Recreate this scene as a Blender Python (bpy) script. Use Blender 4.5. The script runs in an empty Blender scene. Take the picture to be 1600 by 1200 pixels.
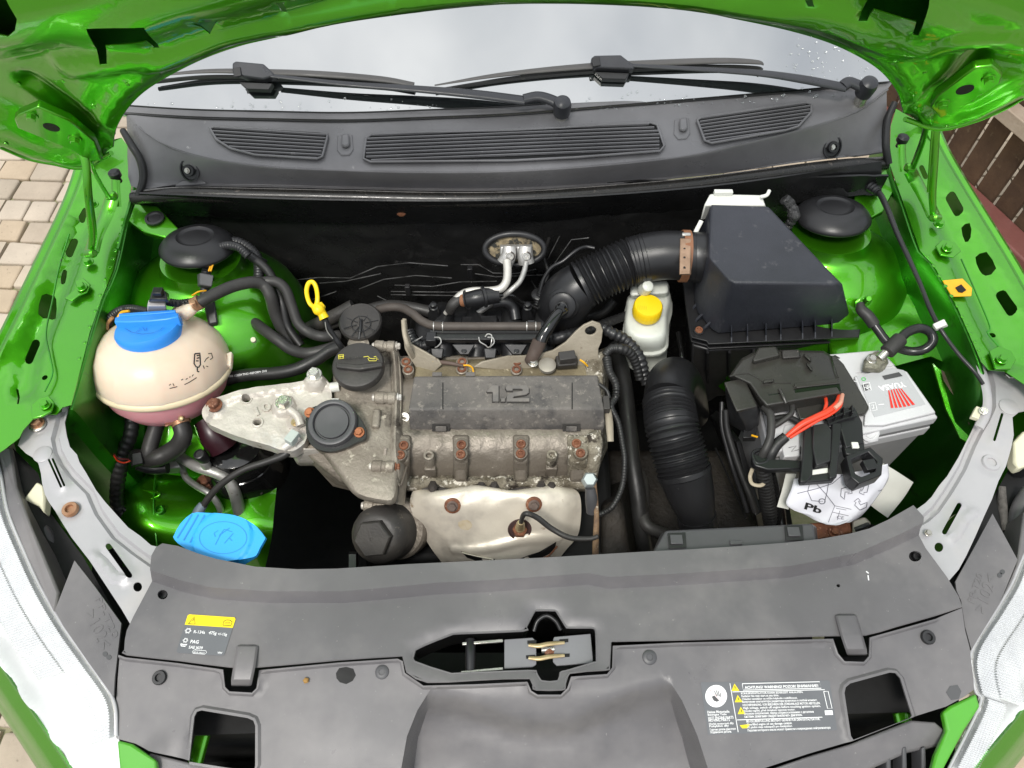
import bpy, bmesh, math, random
from mathutils import Vector as V, Matrix, noise as mn
from mathutils.geometry import tessellate_polygon
R = math.radians
random.seed(7)
sc = bpy.context.scene
# ---------------------------------------------------------------- camera
PITCH = R(57); CAM = V((0, -.25, 1.82)); FP = 1200.0
cd_ = bpy.data.cameras.new("camera"); cam = bpy.data.objects.new("camera", cd_); sc.collection.objects.link(cam)
cam.location = CAM; cam.rotation_euler = (math.pi/2 - PITCH, 0, 0)
cd_.sensor_width = 36; cd_.lens = 27.0; cd_.clip_end = 500; cd_.clip_start = .02
sc.camera = cam
# ---------------------------------------------------------------- sky and sun (thin overcast)
SUN_EL, SUN_AZ = R(62), R(205)
w = bpy.data.worlds.new("World"); sc.world = w; w.use_nodes = True
nt = w.node_tree; nt.nodes.clear()
N = nt.nodes.new; L = nt.links.new
out = N("ShaderNodeOutputWorld"); bg = N("ShaderNodeBackground"); sky = N("ShaderNodeTexSky")
sky.sky_type = 'NISHITA'; sky.sun_disc = False; sky.sun_elevation = SUN_EL; sky.sun_rotation = SUN_AZ
tc = N("ShaderNodeTexCoord"); mp = N("ShaderNodeMapping"); mp.inputs['Scale'].default_value = (1, 1, 2.2)
nz = N("ShaderNodeTexNoise"); nz.inputs['Scale'].default_value = 1.7; nz.inputs['Detail'].default_value = 6; nz.inputs['Roughness'].default_value = .55
cr = N("ShaderNodeValToRGB"); cr.color_ramp.elements[0].position = .3; cr.color_ramp.elements[0].color = (.62,.62,.62,1)
cr.color_ramp.elements[1].position = .62; cr.color_ramp.elements[1].color = (1,1,1,1)
nz2 = N("ShaderNodeTexNoise"); nz2.inputs['Scale'].default_value = 2.3; nz2.inputs['Detail'].default_value = 5
cr2 = N("ShaderNodeValToRGB"); cr2.color_ramp.elements[0].position = .32; cr2.color_ramp.elements[0].color = (7.2,7.6,8.0,1)
cr2.color_ramp.elements[1].position = .68; cr2.color_ramp.elements[1].color = (13.0,13.2,13.2,1)
mx = N("ShaderNodeMix"); mx.data_type = 'RGBA'
L(tc.outputs['Generated'], mp.inputs[0]); L(mp.outputs[0], nz.inputs['Vector']); L(mp.outputs[0], nz2.inputs['Vector'])
L(nz.outputs['Fac'], cr.inputs[0]); L(nz2.outputs['Fac'], cr2.inputs[0])
L(cr.outputs[0], mx.inputs[0]); L(sky.outputs[0], mx.inputs[6]); L(cr2.outputs[0], mx.inputs[7])
# overcast dome: brightest overhead, a third of that at the horizon
sx = N("ShaderNodeSeparateXYZ"); L(tc.outputs['Generated'], sx.inputs[0]); mr = N("ShaderNodeMapRange")
mr.inputs['From Min'].default_value = 0; mr.inputs['From Max'].default_value = 1; mr.inputs['To Min'].default_value = .30; mr.inputs['To Max'].default_value = 1.0; mr.clamp = True
L(sx.outputs[2], mr.inputs['Value']); vm = N("ShaderNodeVectorMath"); vm.operation = 'SCALE'; L(cr2.outputs[0], vm.inputs[0]); L(mr.outputs[0], vm.inputs['Scale'])
L(vm.outputs[0], mx.inputs[7]); L(mx.outputs[2], bg.inputs[0]); bg.inputs[1].default_value = .09; L(bg.outputs[0], out.inputs[0])
sd = bpy.data.lights.new("sun", 'SUN'); sd.energy = 1.5; sd.angle = R(14); sd.color = (1, .96, .9)
sun = bpy.data.objects.new("sun", sd); sc.collection.objects.link(sun)
sv = V((math.sin(SUN_AZ)*math.cos(SUN_EL), math.cos(SUN_AZ)*math.cos(SUN_EL), math.sin(SUN_EL)))
sun.rotation_euler = sv.to_track_quat('Z', 'Y').to_euler(); sun.location = (0, -3, 6)
sc.view_settings.view_transform = 'Standard'; sc.view_settings.look = 'None'
sc.view_settings.exposure = 0.95; sc.view_settings.gamma = 1; sc.view_settings.use_curve_mapping = False
# ---------------------------------------------------------------- measuring helpers: photo sight lines met with real planes
CD = V((0, math.cos(PITCH), -math.sin(PITCH))); CU = V((0, math.sin(PITCH), math.cos(PITCH))); CR = V((1, 0, 0))
def ray(x, y): return CD + CR*((x-800)/FP) + CU*((600-y)/FP)
def P(x, y, z):
    r = ray(x, y); return CAM + r*((z-CAM.z)/r.z)
def PY(x, y, Y):
    r = ray(x, y); return CAM + r*((Y-CAM.y)/r.y)
def S(x, y, z): return (P(x, y, z)-CAM).dot(CD)/FP          # metres per pixel there
def W(p): return p if isinstance(p, V) else P(*p)
class Fr:
    def __init__(s, A, n, u=None):
        s.A = V(A); s.n = V(n).normalized(); u = V(u) if u else V((1,0,0))
        s.u = (u - s.n*u.dot(s.n)).normalized(); s.v = s.n.cross(s.u)
    def hit(s, x, y):
        r = ray(x, y); return CAM + r*((s.A-CAM).dot(s.n)/r.dot(s.n))
    def uv(s, x, y):
        d = s.hit(x, y)-s.A; return V((d.dot(s.u), d.dot(s.v)))
    def pt(s, u, v, h=0): return s.A + s.u*u + s.v*v + s.n*h
def HZ(z): return Fr((0,0,z), (0,0,1))
def crs(pts, k=6, closed=False):
    pts = [V(p) for p in pts]; n = len(pts); o = []
    if n < 3 and not closed: k = max(k, 2)
    segs = n if closed else n-1
    for i in range(segs):
        if closed: a, b, c, d = pts[(i-1)%n], pts[i], pts[(i+1)%n], pts[(i+2)%n]
        else: b, c = pts[i], pts[i+1]; a = pts[i-1] if i else b*2-c; d = pts[i+2] if i+2 < n else c*2-b
        for j in range(k):
            t = j/k; o.append(.5*((2*b)+(c-a)*t+(2*a-5*b+4*c-d)*t*t+(3*b-a-3*c+d)*t*t*t))
    if not closed: o.append(pts[-1])
    return o
def sm(pts, k=4, closed=True): return [tuple(p) for p in crs([V(p) for p in pts], k, closed)]
def ell(x, y, rx, ry=None, n=16, rot=0):
    ry = rx if ry is None else ry; c, s_ = math.cos(R(rot)), math.sin(R(rot)); o = []
    for i in range(n):
        a = 2*math.pi*i/n; X, Y = rx*math.cos(a), ry*math.sin(a); o.append((x+X*c-Y*s_, y+X*s_+Y*c))
    return o
def slot(x0, y0, x1, y1, r, n=5):
    a = math.atan2(y1-y0, x1-x0); o = []
    for i in range(n+1):
        t = a - math.pi/2 + math.pi*i/n; o.append((x1+r*math.cos(t), y1+r*math.sin(t)))
    for i in range(n+1):
        t = a + math.pi/2 + math.pi*i/n; o.append((x0+r*math.cos(t), y0+r*math.sin(t)))
    return o
def dseg(p, a, b):
    ab = b-a; t = max(0, min(1, (p-a).dot(ab)/max(ab.length_squared, 1e-9))); return (p-a-ab*t).length
def dpoly(p, L_): return min(dseg(p, L_[i], L_[i+1]) for i in range(len(L_)-1))
def sst(t): t = max(0, min(1, t)); return t*t*(3-2*t)
# ---------------------------------------------------------------- materials
MC = {}
def mat(name, c1, c2=None, rough=.5, rvar=.1, metal=0, scale=8, spec=.5, bump=0, bscale=60, coat=0, c3=None, s3=40, t3=.62, w3=.06,
        trans=0, ior=1.45, sss=0, aniso=None, alpha=1, emis=None, sssc=None, c4=None, s4=5, t4=.6, w4=.1, coatr=.08, det=6):
    if name in MC: return MC[name]
    m = bpy.data.materials.new(name); m.use_nodes = True; t = m.node_tree; b = t.nodes['Principled BSDF']; n = t.nodes.new; l = t.links.new
    c2 = c2 or tuple(x*.8 for x in c1)
    tx = n("ShaderNodeTexCoord"); geo = n("ShaderNodeNewGeometry"); src = geo.outputs['Position']
    def nzz(s_, d=5, rg=.6):
        q = n("ShaderNodeTexNoise"); q.inputs['Scale'].default_value = s_; q.inputs['Detail'].default_value = d; q.inputs['Roughness'].default_value = rg
        l(src, q.inputs['Vector']); return q.outputs['Fac']
    def ramp(f, a, e):
        q = n("ShaderNodeMapRange"); q.inputs['From Min'].default_value = a; q.inputs['From Max'].default_value = e; q.clamp = True; l(f, q.inputs['Value']); return q.outputs[0]
    def mixc(f, A, B):
        q = n("ShaderNodeMix"); q.data_type = 'RGBA'; l(f, q.inputs[0])
        for i, X in ((6, A), (7, B)):
            if isinstance(X, tuple): q.inputs[i].default_value = (*X, 1)
            else: l(X, q.inputs[i])
        return q.outputs[2]
    f1 = nzz(scale, det); col = mixc(ramp(f1, .35, .65), c1, c2)
    if c4: col = mixc(ramp(nzz(s4, 5, .65), t4, t4+w4), col, c4)
    if c3: col = mixc(ramp(nzz(s3, 4, .7), t3, t3+w3), col, c3)
    l(col, b.inputs['Base Color'])
    rr = n("ShaderNodeMapRange"); rr.inputs['From Min'].default_value = .3; rr.inputs['From Max'].default_value = .7
    rr.inputs['To Min'].default_value = max(.02, rough-rvar); rr.inputs['To Max'].default_value = min(1, rough+rvar)
    l(nzz(scale*2.3, 5), rr.inputs['Value']); l(rr.outputs[0], b.inputs['Roughness'])
    b.inputs['Metallic'].default_value = metal; b.inputs['Specular IOR Level'].default_value = spec; b.inputs['IOR'].default_value = ior
    b.inputs['Transmission Weight'].default_value = trans; b.inputs['Coat Weight'].default_value = coat; b.inputs['Coat Roughness'].default_value = coatr
    if sss:
        b.inputs['Subsurface Weight'].default_value = sss; b.inputs['Subsurface Radius'].default_value = sssc or (.02,.02,.02); b.inputs['Subsurface Scale'].default_value = 1
    if alpha < 1: b.inputs['Alpha'].default_value = alpha
    if bump:
        q = n("ShaderNodeBump"); q.inputs['Strength'].default_value = min(1, bump); q.inputs['Distance'].default_value = .001 if bump <= 1 else .001*bump
        l(nzz(bscale, 4), q.inputs['Height']); l(q.outputs[0], b.inputs['Normal'])
    MC[name] = m; return m
GREEN = mat("green_metallic_paint", (.086,.41,.008), (.068,.35,.007), rough=.33, rvar=.03, metal=.88, scale=3, coat=1.0, bump=.12, bscale=900, coatr=.06)
GREEND = mat("green_paint_dusty", (.045,.34,.012), (.03,.19,.012), rough=.42, rvar=.1, metal=.6, scale=9, coat=.6, c3=(.05,.07,.035), s3=28, t3=.6, w3=.12, bump=.15, bscale=300, coatr=.15)
GREENO = mat("green_paint_shaded_grimy", (.035,.25,.010), (.028,.19,.010), rough=.36, metal=.8, scale=5, coat=.5, c3=(.025,.04,.018), s3=11, t3=.58, w3=.12, bump=.2, bscale=300, coatr=.25)  # darker copy of the body green: bay shade painted in, plus random grime spots
TRIM = mat("grey_black_plastic", (.128,.123,.127), (.100,.096,.100), rough=.36, rvar=.09, scale=6, c3=(.25,.24,.235), s3=170, t3=.68, w3=.05, bump=.22, bscale=1500, c4=(.192,.181,.180), s4=4.5, t4=.46, w4=.28)
TRIMB = mat("dark_grey_plastic", (.075,.074,.078), (.06,.06,.064), rough=.42, rvar=.06, scale=6, c3=(.1,.1,.1), s3=150, t3=.73, w3=.05, bump=.12, bscale=1400)
COWL = mat("cowl_plastic", (.175,.17,.175), (.11,.107,.11), rough=.32, rvar=.07, scale=5, c3=(.30,.29,.28), s3=60, t3=.68, w3=.08, bump=.10, bscale=1200)
BLACK = mat("black_plastic", (.022,.022,.023), (.014,.014,.015), rough=.38, rvar=.1, scale=12, c3=(.06,.058,.052), s3=90, t3=.7, w3=.06, bump=.1, bscale=800)
BLACKM = mat("black_satin_plastic", (.015,.015,.016), (.011,.011,.012), rough=.36, rvar=.06, scale=7, bump=.1, bscale=900)
AIRB = mat("airbox_plastic", (.030,.032,.041), (.022,.024,.030), rough=.44, rvar=.09, scale=9, c3=(.075,.075,.08), s3=38, t3=.62, w3=.12, bump=.5, bscale=420)
RUB = mat("black_rubber", (.018,.0175,.017), (.012,.012,.012), rough=.45, rvar=.1, scale=20, c3=(.075,.07,.06), s3=70, t3=.66, w3=.1, bump=.2, bscale=300)
HOSE = mat("dusty_hose_rubber", (.036,.034,.032), (.024,.023,.022), rough=.5, rvar=.1, scale=15, c3=(.10,.09,.075), s3=50, t3=.66, w3=.12, bump=.2, bscale=300)
GLOSS = mat("glossy_black", (.008,.008,.008), (.006,.006,.006), rough=.12, rvar=.06, scale=20, coat=.3)
DEEP = mat("deep_shade_black", (.005,.005,.005), (.003,.003,.003), rough=.7, scale=8, bump=.5, bscale=40)  # near-black with the shade of gaps, slots and bay depths painted in
FIRE = mat("insulation_black", (.016,.016,.016), (.009,.009,.009), rough=.28, rvar=.12, scale=5, c3=(.035,.03,.028), s3=14, t3=.64, w3=.12, bump=1.5, bscale=22)
PRIMER = mat("grey_primer_steel", (.41,.40,.41), (.35,.345,.355), rough=.36, rvar=.05, scale=6, metal=.15, c3=(.34,.31,.28), s3=14, t3=.66, w3=.12, c4=(.44,.41,.39), s4=4, t4=.5, w4=.2, bump=.08, bscale=500)
CAST = mat("dirty_cast_aluminium", (.33,.295,.245), (.19,.162,.13), rough=.55, rvar=.1, metal=.25, scale=9, c3=(.42,.38,.31), s3=55, t3=.60, w3=.07, c4=(.05,.04,.032), s4=13, t4=.54, w4=.14, bump=2.2, bscale=120)
CAST2 = mat("brown_oily_casting", (.225,.197,.162), (.14,.118,.095), rough=.42, rvar=.08, metal=.25, scale=6, c3=(.36,.32,.27), s3=75, t3=.66, w3=.05, c4=(.04,.034,.028), s4=10, t4=.6, w4=.12, bump=1.3, bscale=140)
CRUST = mat("corroded_alloy_crust", (.30,.27,.21), (.12,.10,.07), rough=.75, scale=30, metal=.1, c3=(.62,.58,.5), s3=80, t3=.56, w3=.05, c4=(.05,.04,.03), s4=24, t4=.55, w4=.06, bump=4, bscale=150)
ALU = mat("weathered_aluminium", (.62,.58,.52), (.47,.43,.38), rough=.5, rvar=.08, metal=.35, scale=10, c3=(.20,.16,.12), s3=40, t3=.63, w3=.08, c4=(.60,.58,.55), s4=12, t4=.55, w4=.1, bump=1.2, bscale=160)
PIPE = mat("dull_aluminium_pipe", (.50,.49,.47), (.36,.35,.33), rough=.4, metal=.6, scale=25, c3=(.22,.19,.15), s3=60, t3=.63, w3=.08, bump=.5, bscale=200)
SHIELD = mat("heat_shield_metal", (.74,.68,.57), (.64,.58,.49), rough=.42, rvar=.08, metal=.25, scale=7, c3=(.30,.22,.14), s3=26, t3=.64, w3=.08, c4=(.42,.38,.33), s4=6, t4=.56, w4=.14, bump=.8, bscale=40)
RUST = mat("rusty_steel", (.22,.085,.04), (.11,.04,.022), rough=.7, scale=60, c3=(.36,.20,.13), s3=160, t3=.58, w3=.08, bump=1.5, bscale=300)
COPPER = mat("bronzed_bolt", (.42,.25,.15), (.30,.15,.08), rough=.4, metal=.5, scale=60, bump=.6, bscale=200)
STEEL = mat("bright_steel", (.55,.54,.50), (.40,.38,.34), rough=.3, metal=.85, scale=30, bump=.4, bscale=200)
BRASS = mat("yellow_zinc", (.50,.40,.24), (.36,.27,.14), rough=.4, metal=.6, scale=50)
VCOV = mat("dusty_cover_plastic", (.135,.122,.110), (.085,.079,.074), rough=.6, rvar=.1, scale=13, c3=(.21,.19,.165), s3=90, t3=.56, w3=.14, c4=(.062,.058,.056), s4=26, t4=.53, w4=.12, bump=1.4, bscale=120)
DUSTB = mat("dusty_black_plastic", (.045,.041,.037), (.028,.026,.025), rough=.5, rvar=.08, scale=20, c3=(.10,.088,.072), s3=80, t3=.62, w3=.1, bump=.4, bscale=250)
YEL = mat("yellow_plastic", (.86,.60,.01), (.82,.55,.008), rough=.4, scale=20)
YELO = mat("amber_plastic", (.80,.42,.015), (.74,.36,.012), rough=.5, scale=20)
BLUE = mat("blue_cap_plastic", (.035,.27,.80), (.03,.25,.76), rough=.38, rvar=.05, scale=8, bump=.1, bscale=400)
BLUE2 = mat("sky_blue_plastic", (.025,.36,.82), (.025,.34,.79), rough=.42, rvar=.05, scale=8, bump=.1, bscale=400)
TANK = mat("cream_translucent_plastic", (.74,.60,.47), (.70,.55,.43), rough=.34, rvar=.04, scale=9, sss=.5, sssc=(.03,.018,.012), bump=.12, bscale=60)
TANKP = mat("pink_coolant_plastic", (.93,.33,.38), (.92,.42,.45), rough=.3, rvar=.04, scale=6, sss=.4, sssc=(.03,.012,.012))
RES = mat("milky_plastic", (.60,.62,.56), (.53,.55,.49), rough=.35, scale=14, sss=.4)
CREAM = mat("cream_plastic", (.66,.64,.47), (.60,.58,.42), rough=.45, scale=20)
BATT = mat("battery_grey_plastic", (.60,.60,.61), (.54,.54,.55), rough=.45, rvar=.05, scale=7, c3=(.66,.66,.65), s3=60, t3=.68, w3=.06, bump=.15, bscale=500)
LABELG = mat("printed_silver_label", (.45,.455,.465), (.42,.425,.435), rough=.32, scale=12)
LABELD = mat("dark_sticker", (.10,.105,.115), (.09,.095,.105), rough=.35, scale=12)
INKW = mat("white_ink", (.80,.80,.80), (.76,.76,.76), rough=.5); INKK = mat("black_ink", (.015,.015,.015), rough=.5)
INKG = mat("green_ink", (.05,.5,.08), rough=.5); INKR = mat("red_ink", (.72,.035,.02), (.66,.03,.018), rough=.4); INKY = mat("yellow_ink", (.86,.68,.01), rough=.45)
EMB = mat("embossed_grey", (.075,.075,.078), rough=.5); INKP = mat("pale_pink_ink", (.75,.5,.5), rough=.5); INKOLD = mat("faded_yellow_print", (.62,.55,.06), rough=.6)
PAPER = mat("crumpled_paper", (.66,.66,.71), (.61,.61,.66), rough=.7, scale=10)
WHT = mat("white_plastic", (.66,.67,.62), (.62,.62,.57), rough=.45, scale=14)
REDW = mat("red_cable", (.75,.06,.02), (.65,.05,.02), rough=.35)
GLASS = mat("windscreen_glass", (.016,.02,.02), (.013,.017,.017), rough=.03, rvar=.01, scale=3, spec=1.0, ior=2.6)
LENS = mat("clear_lamp_lens", (.95,.96,.96), (.95,.96,.96), rough=.04, rvar=.01, trans=1, ior=1.25)
SKYWHITE = mat("lamp_reflector_sky_white", (.88,.88,.87), (.80,.80,.80), rough=.42, rvar=.05, metal=.15, scale=14)  # whitish diffuse base paints in the sky a mirror finish would reflect
DROP = mat("water", (.9,.92,.92), (.9,.92,.92), rough=.02, rvar=0, trans=.9, ior=1.33)
PAVE = [mat("paving_block_%d"%i, c, tuple(x*.82 for x in c), rough=.85, scale=7, c3=tuple(x*.6 for x in c), s3=60, t3=.62, w3=.1, bump=1.5, bscale=90) for i, c in
        enumerate([(.44,.37,.285),(.40,.33,.255),(.46,.39,.31),(.37,.31,.24),(.43,.34,.24)])]
JOINT = mat("sandy_joint", (.30,.27,.18), (.20,.21,.10), rough=.95, scale=25, bump=2, bscale=120)
WOOD = mat("brown_fence_board", (.105,.062,.034), (.06,.034,.020), rough=.75, scale=9, c3=(.16,.12,.07), s3=26, t3=.6, w3=.15, bump=1.5, bscale=70)
RAILW = mat("weathered_fence_rail", (.42,.35,.28), (.32,.25,.19), rough=.8, scale=10, bump=1.5, bscale=80)
BEAM = mat("maroon_painted_timber", (.17,.06,.05), (.13,.048,.04), rough=.6, scale=8, bump=.6, bscale=90)
def thin_glass(name, tint=(.97,.98,.98)):
    m = bpy.data.materials.new(name); m.use_nodes = True; t = m.node_tree; t.nodes.clear(); n = t.nodes.new; l = t.links.new
    o = n("ShaderNodeOutputMaterial"); a = n("ShaderNodeBsdfTransparent"); g = n("ShaderNodeBsdfGlossy"); f = n("ShaderNodeLayerWeight"); p = n("ShaderNodeMath"); q = n("ShaderNodeMath"); x = n("ShaderNodeMixShader")
    a.inputs[0].default_value = (*tint, 1); g.inputs['Roughness'].default_value = .04; f.inputs[0].default_value = .5
    p.operation = 'POWER'; p.inputs[1].default_value = 4; q.operation = 'MULTIPLY_ADD'; q.inputs[1].default_value = .9; q.inputs[2].default_value = .06
    l(f.outputs['Facing'], p.inputs[0]); l(p.outputs[0], q.inputs[0]); l(q.outputs[0], x.inputs[0]); l(a.outputs[0], x.inputs[1]); l(g.outputs[0], x.inputs[2]); l(x.outputs[0], o.inputs[0]); return m
LAMPG = thin_glass("lamp_cover_polycarbonate")
# ---------------------------------------------------------------- object helpers
COL = sc.collection; ORG = {}
def thing(name, label, cat, loc, group=None):
    o = bpy.data.objects.new(name, None); COL.objects.link(o); o.location = W(loc); o.empty_display_size = .05
    ORG[o.name] = W(loc).copy(); o['label'] = label; o['category'] = cat
    if group: o['group'] = group
    return o
def tag(o, label, cat, group=None):
    o['label'] = label; o['category'] = cat
    if group: o['group'] = group
    return o
def link(name, verts, faces, m, parent=None, bevel=0, smooth=35, seg=2, label=None, mats=None, fm=None):
    verts = [V(v) for v in verts]
    if parent: org = ORG[parent.name]
    else:
        n = len(verts); org = V((sum(v.x for v in verts)/n, sum(v.y for v in verts)/n, min(v.z for v in verts)))
    me = bpy.data.meshes.new(name); me.from_pydata([tuple(v-org) for v in verts], [], faces); me.update()
    bm = bmesh.new(); bm.from_mesh(me); bmesh.ops.recalc_face_normals(bm, faces=bm.faces); bm.to_mesh(me); bm.free()
    for k in (mats or [m]): me.materials.append(k)
    if fm:
        for i, f in enumerate(me.polygons): f.material_index = fm[i]
    if smooth:
        for p in me.polygons: p.use_smooth = True
        me.set_sharp_from_angle(angle=R(smooth))
    o = bpy.data.objects.new(name, me); COL.objects.link(o)
    if parent: o.parent = parent
    else: o.location = org
    ORG[o.name] = org.copy()
    if bevel:
        b = o.modifiers.new("bevel", 'BEVEL'); b.width = bevel; b.segments = seg; b.limit_method = 'ANGLE'; b.angle_limit = R(35); b.harden_normals = False
    if label: o['label'] = label
    return o
import numpy as np
from mathutils.geometry import delaunay_2d_cdt
def pin_poly(px_, py_, poly):
    r = np.zeros(len(px_), bool); n = len(poly)
    for i in range(n):
        A, B = poly[i], poly[(i+1)%n]
        if A.y == B.y: continue
        c = ((A.y > py_) != (B.y > py_)) & (px_ < (B.x-A.x)*(py_-A.y)/(B.y-A.y)+A.x); r ^= c
    return r
def offs(L_, d):
    o = []
    for i, p in enumerate(L_):
        t = (L_[min(i+1, len(L_)-1)]-L_[max(i-1, 0)]).normalized(); o.append(V((p.x-t.y*d, p.y+t.x*d)))
    return o
def sheet(name, F, outline, m, parent=None, holes=(), hf=None, thick=.003, grid=None, bevel=0, smooth=35, label=None, res=60, pxo=True, feats=()):
    loops = [[(F.uv(*p) if pxo else V(p)) for p in L_] for L_ in [outline]+list(holes)]
    flat = [p for L_ in loops for p in L_]
    bm = bmesh.new()
    if not grid:
        tris = tessellate_polygon([[V((p.x, p.y, 0)) for p in L_] for L_ in loops])
        vs = [bm.verts.new((p.x, p.y, 0)) for p in flat]
        for t in tris:
            try: bm.faces.new([vs[i] for i in t])
            except ValueError: pass
        bmesh.ops.dissolve_limit(bm, angle_limit=.01, verts=bm.verts[:], edges=bm.edges[:])
    else:
        xs = [p.x for p in flat]; ys = [p.y for p in flat]; g = max(grid, max(max(xs)-min(xs), max(ys)-min(ys))/res)
        pts, edges = [], []
        def addl(L_, closed):
            k = len(pts); q = []
            for i in range(len(L_) if closed else len(L_)-1):
                A, B = L_[i], L_[(i+1)%len(L_)]; n = max(1, int((B-A).length/g)); q += [A.lerp(B, j/n) for j in range(n)]
            if not closed: q.append(L_[-1])
            pts.extend(q); n = len(q); edges.extend([(k+i, k+(i+1)%n) for i in range(n if closed else n-1)])
        for L_ in loops: addl(L_, True)
        for L_, ds in feats:
            for d in ds: addl(offs(L_, d), False)
        PX, PY_ = [], []; yy = min(ys); r = 0
        while yy < max(ys):
            xx = min(xs)+(g*.5 if r%2 else 0)
            while xx < max(xs): PX.append(xx); PY_.append(yy); xx += g
            yy += g*.87; r += 1
        PX, PY_ = np.array(PX), np.array(PY_); ok = pin_poly(PX, PY_, loops[0])
        C_ = np.array([(p.x, p.y) for p in pts])
        PX, PY_ = PX[ok], PY_[ok]
        keep = np.ones(len(PX), bool)
        for c in range(0, len(C_), 400):
            d = (PX[:,None]-C_[None,c:c+400,0])**2+(PY_[:,None]-C_[None,c:c+400,1])**2; keep &= (d.min(1) > (g*.45)**2)
        pts += [V((a, b)) for a, b in zip(PX[keep], PY_[keep])]
        rv, re_, rf, _, _, _ = delaunay_2d_cdt(pts, edges, [], 0, 1e-6)
        cx = np.array([sum(rv[i].x for i in f)/3 for f in rf]); cy = np.array([sum(rv[i].y for i in f)/3 for f in rf]); ok = pin_poly(cx, cy, loops[0])
        for h_ in loops[1:]: ok &= ~pin_poly(cx, cy, h_)
        vs = [bm.verts.new((p.x, p.y, 0)) for p in rv]
        for f, k in zip(rf, ok):
            if k:
                try: bm.faces.new([vs[i] for i in f])
                except ValueError: pass
        bmesh.ops.delete(bm, geom=[v for v in bm.verts if not v.link_faces], context='VERTS')
    if thick:
        r = bmesh.ops.extrude_face_region(bm, geom=bm.faces[:])
        for v in [g_ for g_ in r['geom'] if isinstance(g_, bmesh.types.BMVert)]: v.co.z = -1
    vv = []
    for v in bm.verts:
        h = hf(v.co.x, v.co.y) if hf else 0
        vv.append(F.pt(v.co.x, v.co.y, h + v.co.z*thick))
    bm.verts.index_update(); fs = [[v.index for v in f.verts] for f in bm.faces]; bm.free()
    return link(name, vv, fs, m, parent, bevel, smooth, label=label)
def rings(name, rs, m, parent=None, cap=(1, 1), bevel=0, smooth=35, closed=True, label=None, seg=2):
    rs = [[W(p) for p in r] for r in rs]; n = len(rs[0]); vs = [p for r in rs for p in r]; fs = []
    for i in range(len(rs)-1):
        for j in range(n if closed else n-1):
            k = (j+1) % n; fs.append([i*n+j, i*n+k, (i+1)*n+k, (i+1)*n+j])
    if closed and cap[0]: fs.append(list(range(n))[::-1])
    if closed and cap[1]: fs.append([(len(rs)-1)*n+j for j in range(n)])
    return link(name, vs, fs, m, parent, bevel, smooth, label=label, seg=seg)
def loft(name, curves, m, parent=None, n=40, thick=.003, smooth=35, hf=None, label=None, k=0):
    """open strip surface through curves across the car, with real thickness (k: extra rows between curves)"""
    rows = []
    for c in curves:
        pts = crs([W(p) for p in c], 12); Ls = [0]
        for a, b in zip(pts, pts[1:]): Ls.append(Ls[-1]+(b-a).length)
        row = []
        for i in range(n+1):
            t = Ls[-1]*i/n; j = 0
            while j < len(Ls)-2 and Ls[j+1] < t: j += 1
            f = (t-Ls[j])/max(Ls[j+1]-Ls[j], 1e-9); row.append(pts[j].lerp(pts[j+1], min(1, max(0, f))))
        rows.append(row)
    if k:
        cols = [crs([r[i] for r in rows], k) for i in range(n+1)]; rows = [[c[j] for c in cols] for j in range(len(cols[0]))]
    nr = len(rows)
    if hf: rows = [[p + V(hf(i/n, j/(nr-1))) for i, p in enumerate(r)] for j, r in enumerate(rows)]
    vs = [p for r in rows for p in r]; fs = []; q = n+1
    for j in range(nr-1):
        for i in range(n): fs.append([j*q+i, j*q+i+1, (j+1)*q+i+1, (j+1)*q+i])
    if thick:
        nrm = [V((0,0,0)) for _ in vs]
        for f in fs:
            nn = (vs[f[1]]-vs[f[0]]).cross(vs[f[3]]-vs[f[0]])
            for i in f: nrm[i] += nn
        s_ = -1 if sum(x.z for x in nrm) >= 0 else 1
        b0 = len(vs); fs2 = [[i+b0 for i in f[::-1]] for f in fs]
        vs2 = [v + (nn.normalized()*s_*thick if nn.length > 0 else V((0,0,-thick))) for v, nn in zip(vs, nrm)]
        ed = []
        for j in range(nr-1): ed += [[j*q, (j+1)*q, (j+1)*q+b0, j*q+b0], [j*q+n, (j+1)*q+n, (j+1)*q+n+b0, j*q+n+b0]]
        for i in range(n): ed += [[i, i+1, i+1+b0, i+b0], [(nr-1)*q+i, (nr-1)*q+i+1, (nr-1)*q+i+1+b0, (nr-1)*q+i+b0]]
        vs += vs2; fs += fs2+ed
    return link(name, vs, fs, m, parent, 0, smooth, label=label)
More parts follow.
